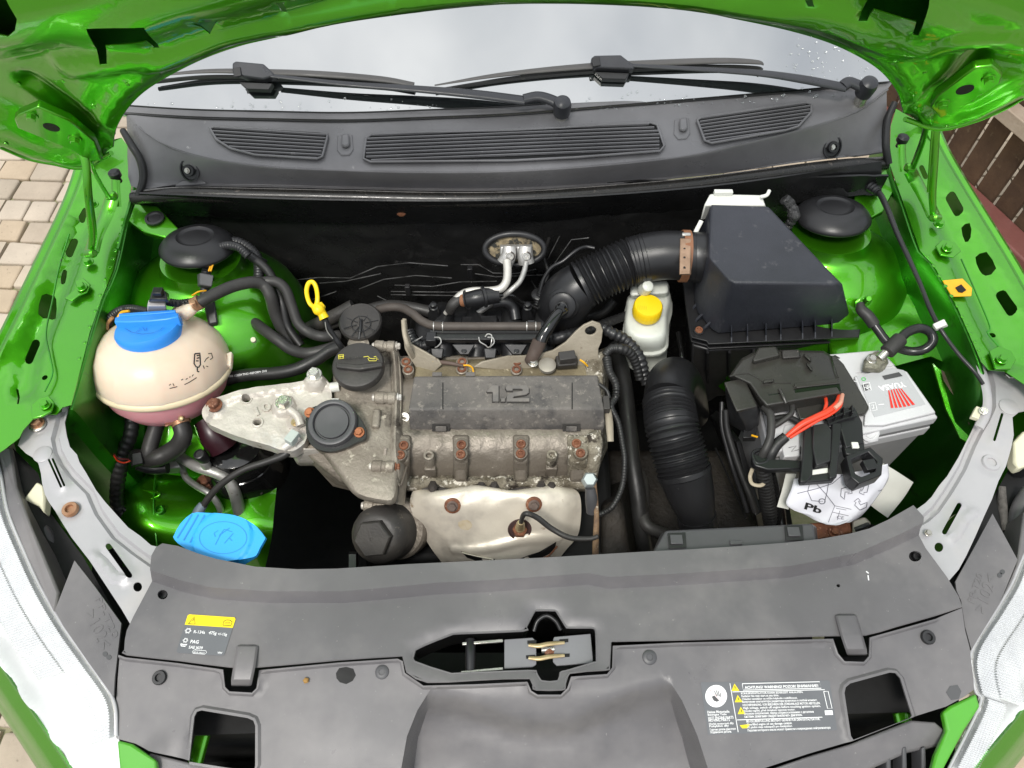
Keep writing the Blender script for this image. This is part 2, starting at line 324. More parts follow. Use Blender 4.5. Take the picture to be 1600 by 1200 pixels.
def tube(name, pts, r, m, parent=None, k=8, seg=12, prof=None, smooth=50, cap=True, label=None, px=True, flat=1.0):
    """pts: (px,py,z) or world vectors; r: radius in photo pixels at that depth (list or number); prof(s)->factor, s = metres along"""
    wp = [W(p) for p in pts]; rl = r if isinstance(r, (list, tuple)) else [r]*len(wp)
    rl = [(rr*(p-CAM).dot(CD)/FP if px else rr) for rr, p in zip(rl, wp)]
    c = crs(wp, k); rr = [x.x for x in crs([V((a,0,0)) for a in rl], k)]
    if prof:                                   # resample finely for corrugation
        Ls = [0]
        for a, b in zip(c, c[1:]): Ls.append(Ls[-1]+(b-a).length)
        step = .0013; n = int(Ls[-1]/step); c2, r2 = [], []; j = 0
        for i in range(n+1):
            t = Ls[-1]*i/n
            while j < len(Ls)-2 and Ls[j+1] < t: j += 1
            f = (t-Ls[j])/max(Ls[j+1]-Ls[j], 1e-9); c2.append(c[j].lerp(c[j+1], f)); r2.append((rr[j]*(1-f)+rr[j+1]*f)*prof(t, Ls[-1]))
        c, rr = c2, r2
    rs = []; t0 = (c[1]-c[0]).normalized(); up = V((0,0,1)) if abs(t0.z) < .9 else V((0,1,0)); a = t0.cross(up).normalized()
    for i, p in enumerate(c):
        t = (c[min(i+1, len(c)-1)]-c[max(i-1, 0)])
        if t.length < 1e-9: t = t0
        t = t.normalized(); a = (a - t*a.dot(t)).normalized(); b = t.cross(a)
        rs.append([p + a*(math.cos(2*math.pi*q/seg)*rr[i]) + b*(math.sin(2*math.pi*q/seg)*rr[i]*flat) for q in range(seg)])
    return rings(name, rs, m, parent, cap=(cap, cap), smooth=smooth, label=label)
def lathe(name, c, prof, m, parent=None, axis=(0,0,1), seg=32, smooth=35, label=None, sx=1, mod=None, cap=(1,1)):
    """prof: (radius m, height m) from bottom to top"""
    c = W(c); a = V(axis).normalized(); u = a.cross(V((0,1,0)) if abs(a.y) < .9 else V((1,0,0))).normalized(); v = a.cross(u)
    rs = [[c + a*h + (u*(math.cos(2*math.pi*q/seg)*sx) + v*math.sin(2*math.pi*q/seg))*(r*(mod(q/seg, i) if mod else 1)) for q in range(seg)] for i, (r, h) in enumerate(prof)]
    return rings(name, rs, m, parent, smooth=smooth, label=label, cap=cap)
def prism(name, pts, h, m, parent=None, bevel=.0015, label=None, smooth=35, seg=2):
    """pts: top outline (px,py,z); extruded straight down by h metres"""
    t = [W(p) for p in pts]; return rings(name, [[p-V((0,0,h)) for p in t], t], m, parent, bevel=bevel, label=label, smooth=smooth, seg=seg)
def boxw(name, c, sx, sy, sz, m, parent=None, rot=0, bevel=.001, tilt=0, label=None, seg=2):
    M = Matrix.Rotation(rot, 3, 'Z') @ Matrix.Rotation(tilt, 3, 'X'); c = W(c)
    q = [(-1,-1),(1,-1),(1,1),(-1,1)]
    return rings(name, [[c + M @ V((a*sx/2, b*sy/2, e*sz/2)) for a, b in q] for e in (-1, 1)], m, parent, bevel=bevel, label=label, seg=seg)
MESH = {}
def unit_bolt(kind, m):
    key = (kind, m.name)
    if key in MESH: return MESH[key]
    bm = bmesh.new()
    def ring(r, z, n=6, off=0): return [bm.verts.new((r*math.cos(2*math.pi*(i+off)/n), r*math.sin(2*math.pi*(i+off)/n), z)) for i in range(n)]
    def lo(a, b):
        for i in range(len(a)): bm.faces.new([a[i], a[(i+1)%len(a)], b[(i+1)%len(a)], b[i]])
    if kind == 'hex':          # washer flange + hexagon head
        L_ = [ring(1.0, 0, 18), ring(1.0, .16, 18), ring(.92, .22, 18)]
        lo(L_[0], L_[1]); lo(L_[1], L_[2]); bm.faces.new(L_[2])
        h = [ring(.72, .2), ring(.72, .78), ring(.62, .88)]; lo(h[0], h[1]); lo(h[1], h[2]); bm.faces.new(h[2])
    elif kind == 'torx':       # round head with a socket
        L_ = [ring(1.0, 0, 18), ring(1.0, .35, 18), ring(.9, .5, 18), ring(.55, .5, 18), ring(.5, .1, 18)]
        for a, b in zip(L_, L_[1:]): lo(a, b)
        bm.faces.new(L_[-1])
    else:                      # dome: low push rivet with centre dimple
        L_ = [ring(1.0, 0, 18), ring(.95, .15, 18), ring(.7, .27, 18), ring(.45, .28, 18), ring(.40, .18, 18)]
        for a, b in zip(L_, L_[1:]): lo(a, b)
        bm.faces.new(L_[-1])
    bmesh.ops.recalc_face_normals(bm, faces=bm.faces)
    me = bpy.data.meshes.new(kind); bm.to_mesh(me); bm.free(); me.materials.append(m)
    for p in me.polygons: p.use_smooth = True
    me.set_sharp_from_angle(angle=R(35)); MESH[key] = me; return me
def bolt(parent, x, y, z, r, m=None, kind='hex', axis=(0,0,1), name='bolt', label=None, world=None):
    m = m or RUST; p = world if world is not None else P(x, y, z); s_ = r*(p-CAM).dot(CD)/FP
    o = bpy.data.objects.new(name, unit_bolt(kind, m)); COL.objects.link(o); o.scale = (s_,)*3
    q = V(axis).normalized().to_track_quat('Z', 'Y').to_euler(); o.rotation_euler = q
    if parent: o.parent = parent; o.location = p-ORG[parent.name]
    else: o.location = p
    ORG[o.name] = p
    if label: o['label'] = label
    return o
def inst(name, me, loc, parent=None, rot=(0,0,0), scale=(1,1,1)):
    o = bpy.data.objects.new(name, me); COL.objects.link(o); o.rotation_euler = rot; o.scale = scale
    if parent: o.parent = parent; o.location = V(loc)-ORG[parent.name]
    else: o.location = loc
    return o
def text(name, s_, p0, p1, F, m, parent=None, h=.0004, ext=.0002, bold=0, maxh=None, flip=False, label=None, lines=None):
    """lettering lying on frame F, running from pixel p0 to p1 along its baseline"""
    cu = bpy.data.curves.new(name, 'FONT'); cu.body = s_; cu.extrude = .0; cu.resolution_u = 2; cu.offset = bold
    to = bpy.data.objects.new("tmp", cu); COL.objects.link(to)
    me = bpy.data.meshes.new_from_object(to); bpy.data.objects.remove(to)
    a, b = F.uv(*p0), F.uv(*p1); d = b-a; wd = d.length; d.normalize(); up = V((-d.y, d.x))
    xs = [v.co.x for v in me.vertices]; ys = [v.co.y for v in me.vertices]
    if not xs: return None
    x0, x1 = min(xs), max(xs); y0 = min(0, min(ys)) if lines else 0; sx = wd/(x1-x0); sy = sx if maxh is None else maxh/(max(ys)-min(ys)+1e-9)
    vs = []
    for v in me.vertices:
        q = a + d*((v.co.x-x0)*sx) + up*((v.co.y-y0)*sy); vs.append(F.pt(q.x, q.y, h))
    fs = [list(p.vertices) for p in me.polygons]; bpy.data.meshes.remove(me)
    bm = bmesh.new(); bv = [bm.verts.new(v) for v in vs]
    for f in fs:
        try: bm.faces.new([bv[i] for i in f])
        except ValueError: pass
    r = bmesh.ops.extrude_face_region(bm, geom=bm.faces[:]); dn = F.n*-(ext+h*.5)
    for g in r['geom']:
        if isinstance(g, bmesh.types.BMVert): g.co += dn
    bm.verts.index_update(); vv = [v.co.copy() for v in bm.verts]; ff = [[v.index for v in f.verts] for f in bm.faces]; bm.free()
    return link(name, vv, ff, m, parent, smooth=0, label=label)
def flat(name, F, outline, m, parent=None, h=.0004, t=.0003, holes=(), label=None):
    return sheet(name, F, outline, m, parent, holes=holes, thick=t, hf=(lambda u, v: h), label=label)
def line(name, F, pts, wpx, m, parent=None, h=.0004):
    """a printed stroke as a thin flat ribbon"""
    q = [F.uv(*p) for p in pts]; s_ = S(pts[0][0], pts[0][1], F.A.z) if abs(F.n.z) > .3 else .001; w_ = wpx*s_/2; vs = []; fs = []
    for i, p in enumerate(q):
        d = (q[min(i+1, len(q)-1)]-q[max(i-1, 0)]).normalized(); nn = V((-d.y, d.x))*w_
        vs += [F.pt(p.x+nn.x, p.y+nn.y, h), F.pt(p.x-nn.x, p.y-nn.y, h)]
        if i: fs.append([2*i-2, 2*i, 2*i+1, 2*i-1])
    return vs, fs
def strokes(name, F, lists, wpx, m, parent=None, h=.0004):
    vs, fs = [], []
    for L_ in lists:
        a, b = line(name, F, L_, wpx, m, h=h); k = len(vs); vs += a; fs += [[i+k for i in f] for f in b]
    return link(name, vs, fs, m, parent, smooth=0)
# ================================================================ THE SETTING: paving, fence
pav = bpy.data.objects.new("paving", None); COL.objects.link(pav); pav['kind'] = 'structure'; ORG["paving"] = V((0,0,0))
link("paving_bed", [(-60,-60,-.012),(60,-60,-.012),(60,60,-.012),(-60,60,-.012)], [[0,1,2,3]], JOINT, pav, smooth=0)
def brick_mesh(m, k):
    bm = bmesh.new(); bmesh.ops.create_cube(bm, size=1)
    for v in bm.verts: v.co += V((random.uniform(-.03,.03), random.uniform(-.03,.03), 0))
    bmesh.ops.bevel(bm, geom=[e for e in bm.edges if any(v.co.z > 0 for v in e.verts)], offset=.09, segments=2, affect='EDGES', profile=.6)
    bm.faces.ensure_lookup_table()
    me = bpy.data.meshes.new("paving_block"); bm.to_mesh(me); bm.free(); me.materials.append(m)
    for p in me.polygons: p.use_smooth = True
    return me
BR = [brick_mesh(m, k) for k, m in enumerate(PAVE*2)]
def seen(p, mg=60):
    d = p-CAM; z = d.dot(CD)
    if z < .1: return False
    x = 800+FP*d.dot(CR)/z; y = 600-FP*d.dot(CU)/z; return -mg < x < 1600+mg and -mg < y < 1200+mg
nb = 0
far_v, far_f = [], []
for row in range(-14, 40):
    y = row*.0945 + .02; x = -3.3 + random.uniform(0, .1)
    while x < 3.3:
        w_ = random.choice((.088,.112,.118,.125,.15)); cx, cy = x+w_/2, y
        rot = R(-3); px_ = cx*math.cos(rot)-cy*math.sin(rot); py_ = cx*math.sin(rot)+cy*math.cos(rot)
        if abs(px_) > .78:
            q = V((px_, py_, -.028+random.uniform(-.002,.003)))
            vis = seen(q, 10) and (px_ < -.95 or px_ > 1.0) and not (px_ > 0 and py_ > 1.25)
            if vis and nb < 290:
                inst("paving_block", random.choice(BR), q, pav, (random.uniform(-.01,.01), random.uniform(-.01,.01), rot+random.uniform(-.02,.02)), (w_-.007, .087, .06)); nb += 1
            elif abs(px_) < 3 and -1 < py_ < 3.2:
                k = len(far_v); a, b = (w_-.007)/2, .0435; M = Matrix.Rotation(rot, 3, 'Z')
                for e in (-.05, 0):
                    for sx, sy in ((-a,-b),(a,-b),(a,b),(-a,b)): far_v.append(q+V((0,0,.028))+M@V((sx,sy,e)))
                far_f += [[k+4,k+5,k+6,k+7],[k,k+1,k+5,k+4],[k+1,k+2,k+6,k+5],[k+2,k+3,k+7,k+6],[k+3,k,k+4,k+7]]
        x += w_
o = link("more_paving_blocks", far_v, far_f, PAVE[0], pav, smooth=0); o['kind'] = 'stuff'
# fence on the right
fd = (P(1600,361,.12)-P(1472,243,.12)).normalized(); fo = P(1472,243,.12); fnn = V((-fd.y, fd.x, 0)); fnn = -fnn if fnn.x > 0 else fnn
def FP_(s_, z, o_=0): return V((fo.x, fo.y, 0)) + fd*s_ + fnn*o_ + V((0,0,z))
fence = thing("board_fence", "brown vertical board fence with pale toothed rail beyond the right side of the car", "fence", FP_(0,0))
def fbox(name, s0, s1, z0, z1, o0, o1, m, bev=.003, tilt=0):
    return rings(name, [[FP_(a, z, b) for a, b in ((s0,o0),(s1,o0),(s1,o1),(s0,o1))] for z in (z0, z1)], m, fence, bevel=bev)
fbox("beam", -1.6, 1.6, -.02, .12, 0, .085, BEAM, .006)
sb = -1.55
gap = .0815
k = 0
while sb < 1.5:
    ww = gap-.012; fbox("board", sb, sb+ww, .02, 1.0+.01*math.sin(k*3), -.016+.002*math.sin(k*7), -.002, WOOD, .002); sb += gap; k += 1
fbox("rail", -1.6, 1.6, .365, .41, .0, .05, RAILW, .003)
fbox("cap_rail", -1.6, 1.6, .62, .66, .0, .05, BEAM, .003)
# pale light behind board gaps: a far rendered garden wall
tag(rings("garden_wall", [[FP_(a, z, b) for a, b in ((-4,-1.3),(3,-1.3),(3,-1.5),(-4,-1.5))] for z in (0, 1.3)], mat("pale_render", (.80,.74,.64), rough=.9, bump=1, bscale=60)), "pale rendered garden wall glimpsed through the gaps of the brown fence", "wall")

# ================================================================ CAR BODY
car = thing("car_body", "bright metallic green car body with open engine bay, fender rails and strut towers", "car", (0,.4,0))
Lw1 = [(0,572,.885),(40,470,.89),(83,400,.895),(132,290,.9),(150,225,.91),(170,150,.93)]       # outer edge of left fender rail
Lw2 = [(42,676,.87),(108,634,.885),(138,521,.89),(160,462,.892),(178,420,.893),(196,345,.894),(206,300,.9),(215,240,.915),(225,180,.93)]
HL = HZ(.885)
railL = [(-60,760),(-60,668),(0,570),(40,487),(83,399),(132,291),(150,230),(190,215),(208,240),(204,302),(190,365),(176,424),(158,468),(140,520),(128,568),(111,633),(98,636),(88,648),(66,646),(52,654),(36,672),(30,684),(10,700),(-20,720)]
def hfL(u, v):
    p = V((u, v)); h = 0
    h += .007*sst((.022-dpoly(p, LA))/.012)                                   # raised outer ridge
    h -= .006*sst((.020-dpoly(p, LB))/.010)
    h += .004*sst((.013-dseg(p, LC, LC))/.004)
    return h
LA = [HL.uv(*q) for q in ((-30,590),(20,520),(62,430),(112,320),(150,235))]
LB = [HL.uv(*q) for q in ((36,610),(44,560),(76,490),(105,420),(130,345))]
LC = HL.uv(70,630)
sheet("left_rail", HL, railL, GREEN, car, holes=[slot(42,559,53,533,6.5), sm([(59,490),(66,462),(78,458),(85,464),(84,494),(72,494)],2), sm([(92,432),(96,418),(102,420),(99,438),(93,440)],2), slot(106,393,114,374,5.5), slot(126,340,133,329,4.5), ell(70,590,5,3.5,10,-30), slot(24,606,28,630,1.6,3)],
      hf=hfL, thick=.0012, grid=.012)
prism("left_rail_plate", [(48,634,.894),(60,622,.894),(76,618,.894),(84,628,.894),(80,642,.894),(66,650,.894),(50,654,.894)], .004, GREEN, car, .001)
prism("left_rail_plate", [(100,466,.894),(116,452,.894),(118,438,.894),(130,434,.894),(141,444,.894),(136,456,.894),(122,462,.894),(112,470,.894)], .003, GREEN, car, .001)
railR = [(1660,640),(1660,560),(1600,470),(1560,400),(1510,315),(1460,232),(1446,196),(1400,170),(1392,196),(1390,256),(1412,318),(1438,392),(1458,412),(1496,480),(1533,565),(1545,578),(1570,580),(1582,588),(1600,600),(1620,620)]
HRf = HZ(.895)
RA = [HRf.uv(*q) for q in ((1630,560),(1590,470),(1530,366),(1478,275),(1440,200))]
RB = [HRf.uv(*q) for q in ((1580,560),(1545,500),(1512,430),(1478,350),(1450,300))]
def hfR(u, v):
    p = V((u, v)); return .007*sst((.022-dpoly(p, RA))/.012) - .006*sst((.020-dpoly(p, RB))/.010)
sheet("right_rail", HRf, railR, GREEN, car, holes=[slot(1484,310,1496,332,6.5), sm([(1502,356),(1512,353),(1516,372),(1508,378)],2), sm([(1524,402),(1538,398),(1553,424),(1540,431),(1530,422)],2), slot(1563,462,1579,487,7), ell(1554,520,5.5,3.5,10,20), slot(1440,262,1446,276,4)],
      hf=hfR, thick=.0012, grid=.012)
prism("right_rail_plate", [(1546,548,.903),(1560,540,.903),(1580,548,.903),(1588,562,.903),(1580,576,.903),(1556,576,.903)], .004, GREEN, car, .001)
prism("right_rail_plate", [(1462,384,.903),(1472,374,.903),(1492,378,.903),(1502,392,.903),(1490,402,.903),(1470,398,.903)], .003, GREEN, car, .001)
for x, y, z in ((128,449,.896),(71,633,.896),(138,410,.892),(1480,388,.905),(1565,562,.905),(1467,351,.902),(146,320,.9)): bolt(car, x, y, z, 8.5, GREEN)
for (x0,y0,x1,y1,z) in ((168,436,128,560,.892),(196,352,176,418,.896),(1446,400,1492,478,.902),(1500,495,1532,560,.902)):
    for k in range(6): bolt(car, x0+(x1-x0)*k/5-4*(1 if x0 < 800 else -1), y0+(y1-y0)*k/5, z, 3.2, GREEN, 'dome', name="spot_weld")
# sheet-metal fold lines on the rails
tube("left_seam_bead", [(108,366,.894),(92,420,.894),(82,470,.893),(72,520,.892),(78,556,.892),(82,584,.892),(70,612,.892)], 1.4, GREEND, car, seg=6)
tube("right_seam_bead", [(1502,405,.903),(1520,446,.903),(1546,508,.903),(1543,520,.903),(1560,541,.903)], 1.4, GREEND, car, seg=6)
# outer fender skins
def off(p, dx, dy, dz): return P(*p)+V((dx,dy,dz))
loft("left_fender", [[(-80,700,.88),(0,571,.886),(83,400,.886),(132,290,.888),(160,190,.93)],
     [off(q,-.016,0,-.006) for q in ((-80,700,.88),(0,571,.886),(83,400,.886),(132,290,.888),(160,190,.93))],
     [off(q,-.045,0,-.07) for q in ((-80,700,.88),(0,571,.886),(83,400,.886),(132,290,.888),(160,190,.93))],
     [off(q,-.055,0,-.6) for q in ((-80,700,.88),(0,571,.886),(83,400,.886),(132,290,.888),(160,190,.93))]], GREEN, car, n=30, k=5)
loft("right_fender", [[off(q,a,0,b) for q in ((1720,660,.88),(1600,470,.896),(1560,400,.896),(1460,232,.9),(1430,150,.94))] for a, b in ((0,0),(.016,-.006),(.045,-.07),(.055,-.6))], GREEN, car, n=30, k=5)
# inner wings (walls under the rails), strut towers, chassis legs
L2s = [(70,800,.66),(84,740,.74),(96,690,.80),(108,638,.872),(134,545,.884),(158,468,.884),(178,424,.884),(196,345,.886),(206,300,.888),(225,180,.92)]
loft("left_inner_wing", [L2s, [off(q,.003,0,-.02) for q in L2s], [off(q,-.004,0,-.16) for q in L2s], [off(q,0,0,-.55) for q in L2s]], GREENO, car, n=30, k=4)
R2s = [(1500,800,.66),(1520,740,.74),(1535,680,.80),(1540,610,.872),(1533,565,.890),(1496,480,.892),(1458,412,.892),(1438,392,.892),(1412,318,.892),(1390,256,.895),(1386,190,.92)]
loft("right_inner_wing", [R2s, [off(q,-.003,0,-.02) for q in R2s], [off(q,.004,0,-.16) for q in R2s], [off(q,0,0,-.55) for q in R2s]], GREENO, car, n=30, k=4)
def tower(name, x, y, z, sg):
    c = P(x, y, z)
    pr_ = [(.182,-.30),(.180,-.27),(.186,-.262),(.186,-.252),(.176,-.24),(.166,-.17),(.156,-.12),(.138,-.078),(.112,-.052),(.086,-.036),(.072,-.030),(.066,-.022),(.064,-.006)]
    def md(t, i):
        a = (t*2*math.pi); return 1+.05*math.cos(2*a+.5)*(1 if i < 9 else 0)
    lathe(name, c, pr_, GREEN, car, seg=64, mod=md, axis=(-.06*sg,.16,1), smooth=70)
tower("left_strut_tower", 312, 400, .868, -1); tower("right_strut_tower", 1300, 356, .875, 1)
# shelf panels joining tower and wing
sheet("left_wing_shelf", HZ(.80), [(150,560),(152,470),(176,424),(196,340),(240,320),(300,335),(330,400),(240,470),(200,560)], GREEND, car, thick=.002, grid=.02, hf=lambda u,v: -.02*sst((u+.62)/.1)-.02*math.sin((v-.4)*7))
RSF = HZ(.775); RG = [[RSF.uv(*q) for q in L_] for L_ in ([(1318,446),(1370,440),(1420,450),(1466,474),(1500,506)],[(1330,470),(1390,468),(1440,486),(1490,530)],[(1345,505),(1400,505),(1440,524)])]
def hfRS(u, v):
    p = V((u, v)); return .005*math.exp(-(dpoly(p,RG[0])/.006)**2) + .003*math.exp(-(dpoly(p,RG[1])/.006)**2) - .006*math.exp(-(dpoly(p,RG[2])/.02)**2) + .22*max(0,u-.52)
sheet("right_wing_shelf", RSF, [(1250,440),(1320,400),(1350,330),(1400,320),(1440,390),(1490,470),(1528,560),(1500,610),(1440,575),(1380,585),(1300,575),(1290,500)], GREEN, car, thick=.002, grid=.007, res=90, hf=hfRS, smooth=80)
prism("front_gusset", [(1456,566,.80),(1478,584,.80),(1536,640,.80),(1532,672,.79),(1512,692,.78),(1500,684,.78),(1478,640,.78)], .004, GREEN, car, .001)
flat("worn_patch", HZ(.805), [(1470,578),(1484,586),(1492,600),(1502,612),(1516,622),(1530,640),(1524,656),(1514,664),(1508,650),(1500,642),(1496,626),(1484,610),(1474,594)], mat("bare_brown_primer", (.085,.06,.04), (.06,.045,.03), rough=.8, scale=60), car)
prism("left_corner_panel", [(210,318,.885),(246,322,.885),(278,356,.885),(262,372,.885),(225,362,.885),(200,345,.885)], .01, GREEN, car, .002)
prism("right_corner_panel", [(1336,306,.885),(1386,262,.89),(1396,300,.885),(1380,330,.885),(1350,345,.88),(1330,330,.88)], .01, GREEN, car, .002)
lathe("grommet", (242,342,.887), [(.016,0),(.016,.003),(.012,.0035),(.010,.001),(.004,.001)], BLACKM, car, seg=24)
lathe("grommet", (1356,290,.889), [(.020,0),(.020,.004),(.014,.008),(.011,.012),(.006,.014)], BLACKM, car, seg=24, axis=(-.2,-.5,1))
# lower green chassis leg on the left, with pressed dimples
def lh(u, v): return V((0, 0, .012*math.sin(u*9)*math.sin(v*3.1) - .02*max(0, .25-u)))
loft("left_chassis_leg", [[(150,728,.56),(300,722,.57),(440,716,.56)],[(165,745,.605),(300,742,.61),(436,738,.605)],[(172,795,.62),(300,794,.625),(430,796,.61)],[(185,850,.60),(300,850,.60),(424,848,.59)],[(196,930,.48),(300,930,.48),(405,925,.48)]], GREEN, car, n=40, k=6, hf=lh)
loft("left_inner_panel", [[(185,600,.66),(300,620,.66),(430,680,.62)],[(190,680,.645),(300,690,.65),(430,724,.61)],[(186,745,.61),(300,745,.605),(430,750,.59)]], GREEN, car, n=30, k=6, hf=lambda u, v: V((0,0,.012*math.sin(u*8)+.008*math.sin(v*9))))
tube("chassis_leg_bead", [(182,776,.623),(215,766,.626),(250,772,.632),(222,784,.626),(182,790,.622)], 2.5, GREEN, car, seg=8)
tube("chassis_leg_flange", [(244,730,.622),(240,790,.632),(246,860,.608)], 1.5, GREEND, car, seg=6)
lathe("drain_hole", (249,796,.633), [(.008,-.01),(.008,.001),(.006,.0015),(.005,-.006)], GREENO, car, seg=16)
# floor, cross panels
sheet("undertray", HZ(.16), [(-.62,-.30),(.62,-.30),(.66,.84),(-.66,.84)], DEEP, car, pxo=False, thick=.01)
sheet("dark_gap_backing", HZ(.55), [(-.56,-.20),(.60,-.20),(.66,-.10),(.70,.0),(.74,.22),(.60,.30),(.50,.06),(-.48,.06),(-.58,.30),(-.72,.22),(-.68,.0)], DEEP, car, pxo=False, thick=.01)  # added black sheet, stands in for the shade seen through the front gaps
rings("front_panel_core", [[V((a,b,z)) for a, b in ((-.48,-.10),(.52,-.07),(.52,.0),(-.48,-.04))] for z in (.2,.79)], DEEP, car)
sheet("firewall", Fr((0,.745,.6),(0,-1,0)), [(-.66,-.44),(.64,-.44),(.635,.325),(-.64,.31)], FIRE, car, pxo=False, thick=.004, grid=.012, hf=lambda u,v: .006*math.sin(u*5+1)*math.sin(v*7)+.006*mn.noise(V((u*6,v*6,1)))-.007*abs(mn.noise(V((u*9,v*16,4))))+.003*mn.noise(V((u*40,v*40,2))), smooth=80, res=110)
loft("scuttle_underside", [[(218,300,.925),(500,310,.93),(800,310,.93),(1100,290,.93),(1376,252,.932)],[PY(218,330,.745),PY(500,345,.745),PY(800,345,.745),PY(1100,330,.745),PY(1376,300,.745)]], FIRE, car, n=20)
# insulation fold edges on the bulkhead, sky reflection painted in as lighter grey
FW = Fr((0,.722,.6),(0,-1,0)); BEAD = mat('bead_sheen_grey', (.13,.13,.13), (.03,.03,.03), rough=.2, scale=40, coat=.5)
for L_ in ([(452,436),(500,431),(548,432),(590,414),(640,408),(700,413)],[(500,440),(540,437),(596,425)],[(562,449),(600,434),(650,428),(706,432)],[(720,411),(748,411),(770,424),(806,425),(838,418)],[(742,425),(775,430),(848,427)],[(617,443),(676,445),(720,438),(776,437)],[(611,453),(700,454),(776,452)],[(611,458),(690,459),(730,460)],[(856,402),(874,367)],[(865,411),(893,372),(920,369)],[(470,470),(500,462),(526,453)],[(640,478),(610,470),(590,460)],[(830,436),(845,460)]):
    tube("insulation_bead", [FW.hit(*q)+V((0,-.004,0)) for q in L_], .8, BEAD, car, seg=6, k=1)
for x, y in ((638,448),(735,420)):
    boxw("bead_clip", FW.hit(x,y)+V((0,-.008,0)), .010, .010, .026, BLACK, car)
lathe("rust_mark_stud", PY(627,330,.72), [(.010,0),(.008,.005),(.003,.007)], RUST, car, axis=(0,-1,.1), seg=9)
# cowl end seals
for L_ in ([(192,204,.975),(205,226,.97),(219,250,.955),(224,278,.935),(216,306,.915)],[(1398,160,.985),(1386,190,.965),(1384,225,.95),(1388,256,.925)]):
    tube("cowl_end_seal", L_, [5,6,6,6,5][:len(L_)], RUB, car, seg=8)
tube("wing_edge_seal", [(206,312,.9),(196,346,.898),(185,390,.897)], 3.2, GREENO, car, seg=6)
# orange plate, hood stops
yp = prism("orange_plate", [(1473,438,.902),(1504,435,.902),(1519,450,.902),(1518,462,.902),(1488,463,.902)], .002, YELO, car, .0006)
prism("orange_plate_hole", [(1493,449,.9035),(1502,444,.9035),(1510,453,.9035),(1504,457,.9035),(1498,456,.9035)], .001, DEEP, car, 0)
for x, y, z in ((181,275,.93),(1409,220,.94)):
    tube("bonnet_stop_bracket", [(x+2,y+48,z-.03),(x,y+20,z-.01),(x,y+6,z)], 7, GREEN, car, flat=.4, seg=8)
    lathe("bonnet_stop", (x,y,z), [(.006,-.012),(.006,-.002),(.010,0),(.010,.008),(.006,.011)], BLACKM, car, seg=18)
# ---------------------------------------------------------------- windscreen
wsn = V((0, -math.sin(R(29)), math.cos(R(29)))); WF = Fr(P(800,178,.985), wsn)
ws = thing("windscreen", "rain-spotted windscreen reflecting the pale overcast sky", "windscreen", P(800,178,.985))
gl = [(186,176),(300,179),(420,184),(540,187),(660,182),(800,176),(950,164),(1100,151),(1250,137),(1396,122),(1420,60),(1380,-60),(1200,-170),(800,-200),(400,-190),(180,-60),(150,80)]
sheet("glass_pane", WF, gl, GLASS, ws, thick=.005, grid=.05, hf=lambda u,v: -.012*(u/.7)**2)
random.seed(3)
dv = []
bm = bmesh.new(); bmesh.ops.create_icosphere(bm, subdivisions=1, radius=1); base = [v.co.copy() for v in bm.verts]; bf = [[v.index for v in f.verts] for f in bm.faces]; bm.free()
vs, fs = [], []
for i in range(420):
    if i < 340:
        x = random.uniform(205, 700) if i % 2 else random.uniform(830, 1330); t = random.random(); y = 182-36*t*random.random() - (0 if i%2 else (x-830)*.045)
    else: x = random.uniform(1230, 1390); y = random.uniform(40, 125)
    h = WF.uv(x,y); s_ = random.choice((.6,.8,1,1.4,1.9))*.0014; p = WF.pt(h.x,h.y,-.012*(h.x/.7)**2); k = len(vs)
    vs += [p + WF.u*(b.x*s_) + WF.v*(b.y*s_) + WF.n*(b.z*s_*.5) for b in base]; fs += [[a+k for a in f] for f in bf]
o = link("raindrops", vs, fs, DROP, ws); o['kind'] = 'stuff'
# ---------------------------------------------------------------- cowl panel
cw = thing("cowl_panel", "grey plastic scuttle panel with three slatted air grilles at the foot of the windscreen", "cowl panel", P(800,240,.96))
CF = Fr(P(800,180,.986), (0,-.17,1))
def onC(L_, h=0): return [CF.hit(*q)+CF.n*h for q in L_]
c0 = onC([(186,170),(300,181),(420,187),(540,190),(660,185),(800,179),(950,167),(1100,154),(1250,141),(1400,124)])
c1 = onC([(197,178),(236,215),(304,240),(405,257),(540,264),(680,267),(800,265),(930,257),(1070,242),(1161,223),(1262,198),(1340,172),(1386,140)])
c1b = [p+V((0,-.004,-.004)) for p in c1]
c2 = [(199,215,.955),(215,268,.935),(283,283,.925),(405,286,.922),(540,290,.922),(680,293,.922),(800,292,.922),(930,285,.922),(1070,272,.922),(1161,261,.924),(1276,246,.928),(1345,236,.93),(1386,220,.935)]
c3 = [(199,246,.935),(209,294,.92),(283,288,.922),(405,290,.92),(540,293,.92),(680,296,.92),(800,295,.92),(930,288,.92),(1070,275,.92),(1161,264,.92),(1276,249,.924),(1345,242,.926),(1388,236,.93)]
loft("top_panel", [c0, c1], COWL, cw, n=70, thick=.003, hf=lambda u,v: V((0,0,.0025*math.sin(v*math.pi))), k=5)
loft("front_step", [c1, c1b, c2, c3], COWL, cw, n=70, thick=.003, k=5)
seal = [(206,300,.918),(283,294,.922),(405,296,.922),(540,299,.922),(680,302,.922),(800,301,.922),(930,293,.922),(1070,281,.922),(1161,270,.924),(1276,256,.926),(1340,250,.928),(1386,246,.93)]
tube("front_lip", seal, 2.2, mat("worn_lip", (.22,.21,.2), (.12,.115,.11), rough=.35, scale=30), cw, seg=8)
tube("bonnet_seal", [(x, y+10, z-.010) for x, y, z in seal], [9,12,12,12,12,12,12,12,12,13,13,9], GLOSS if False else mat("wet_seal_rubber", (.02,.018,.016), (.012,.012,.011), rough=.28, rvar=.12, scale=30, c3=(.10,.085,.07), s3=60, t3=.62, w3=.1), cw, seg=14)
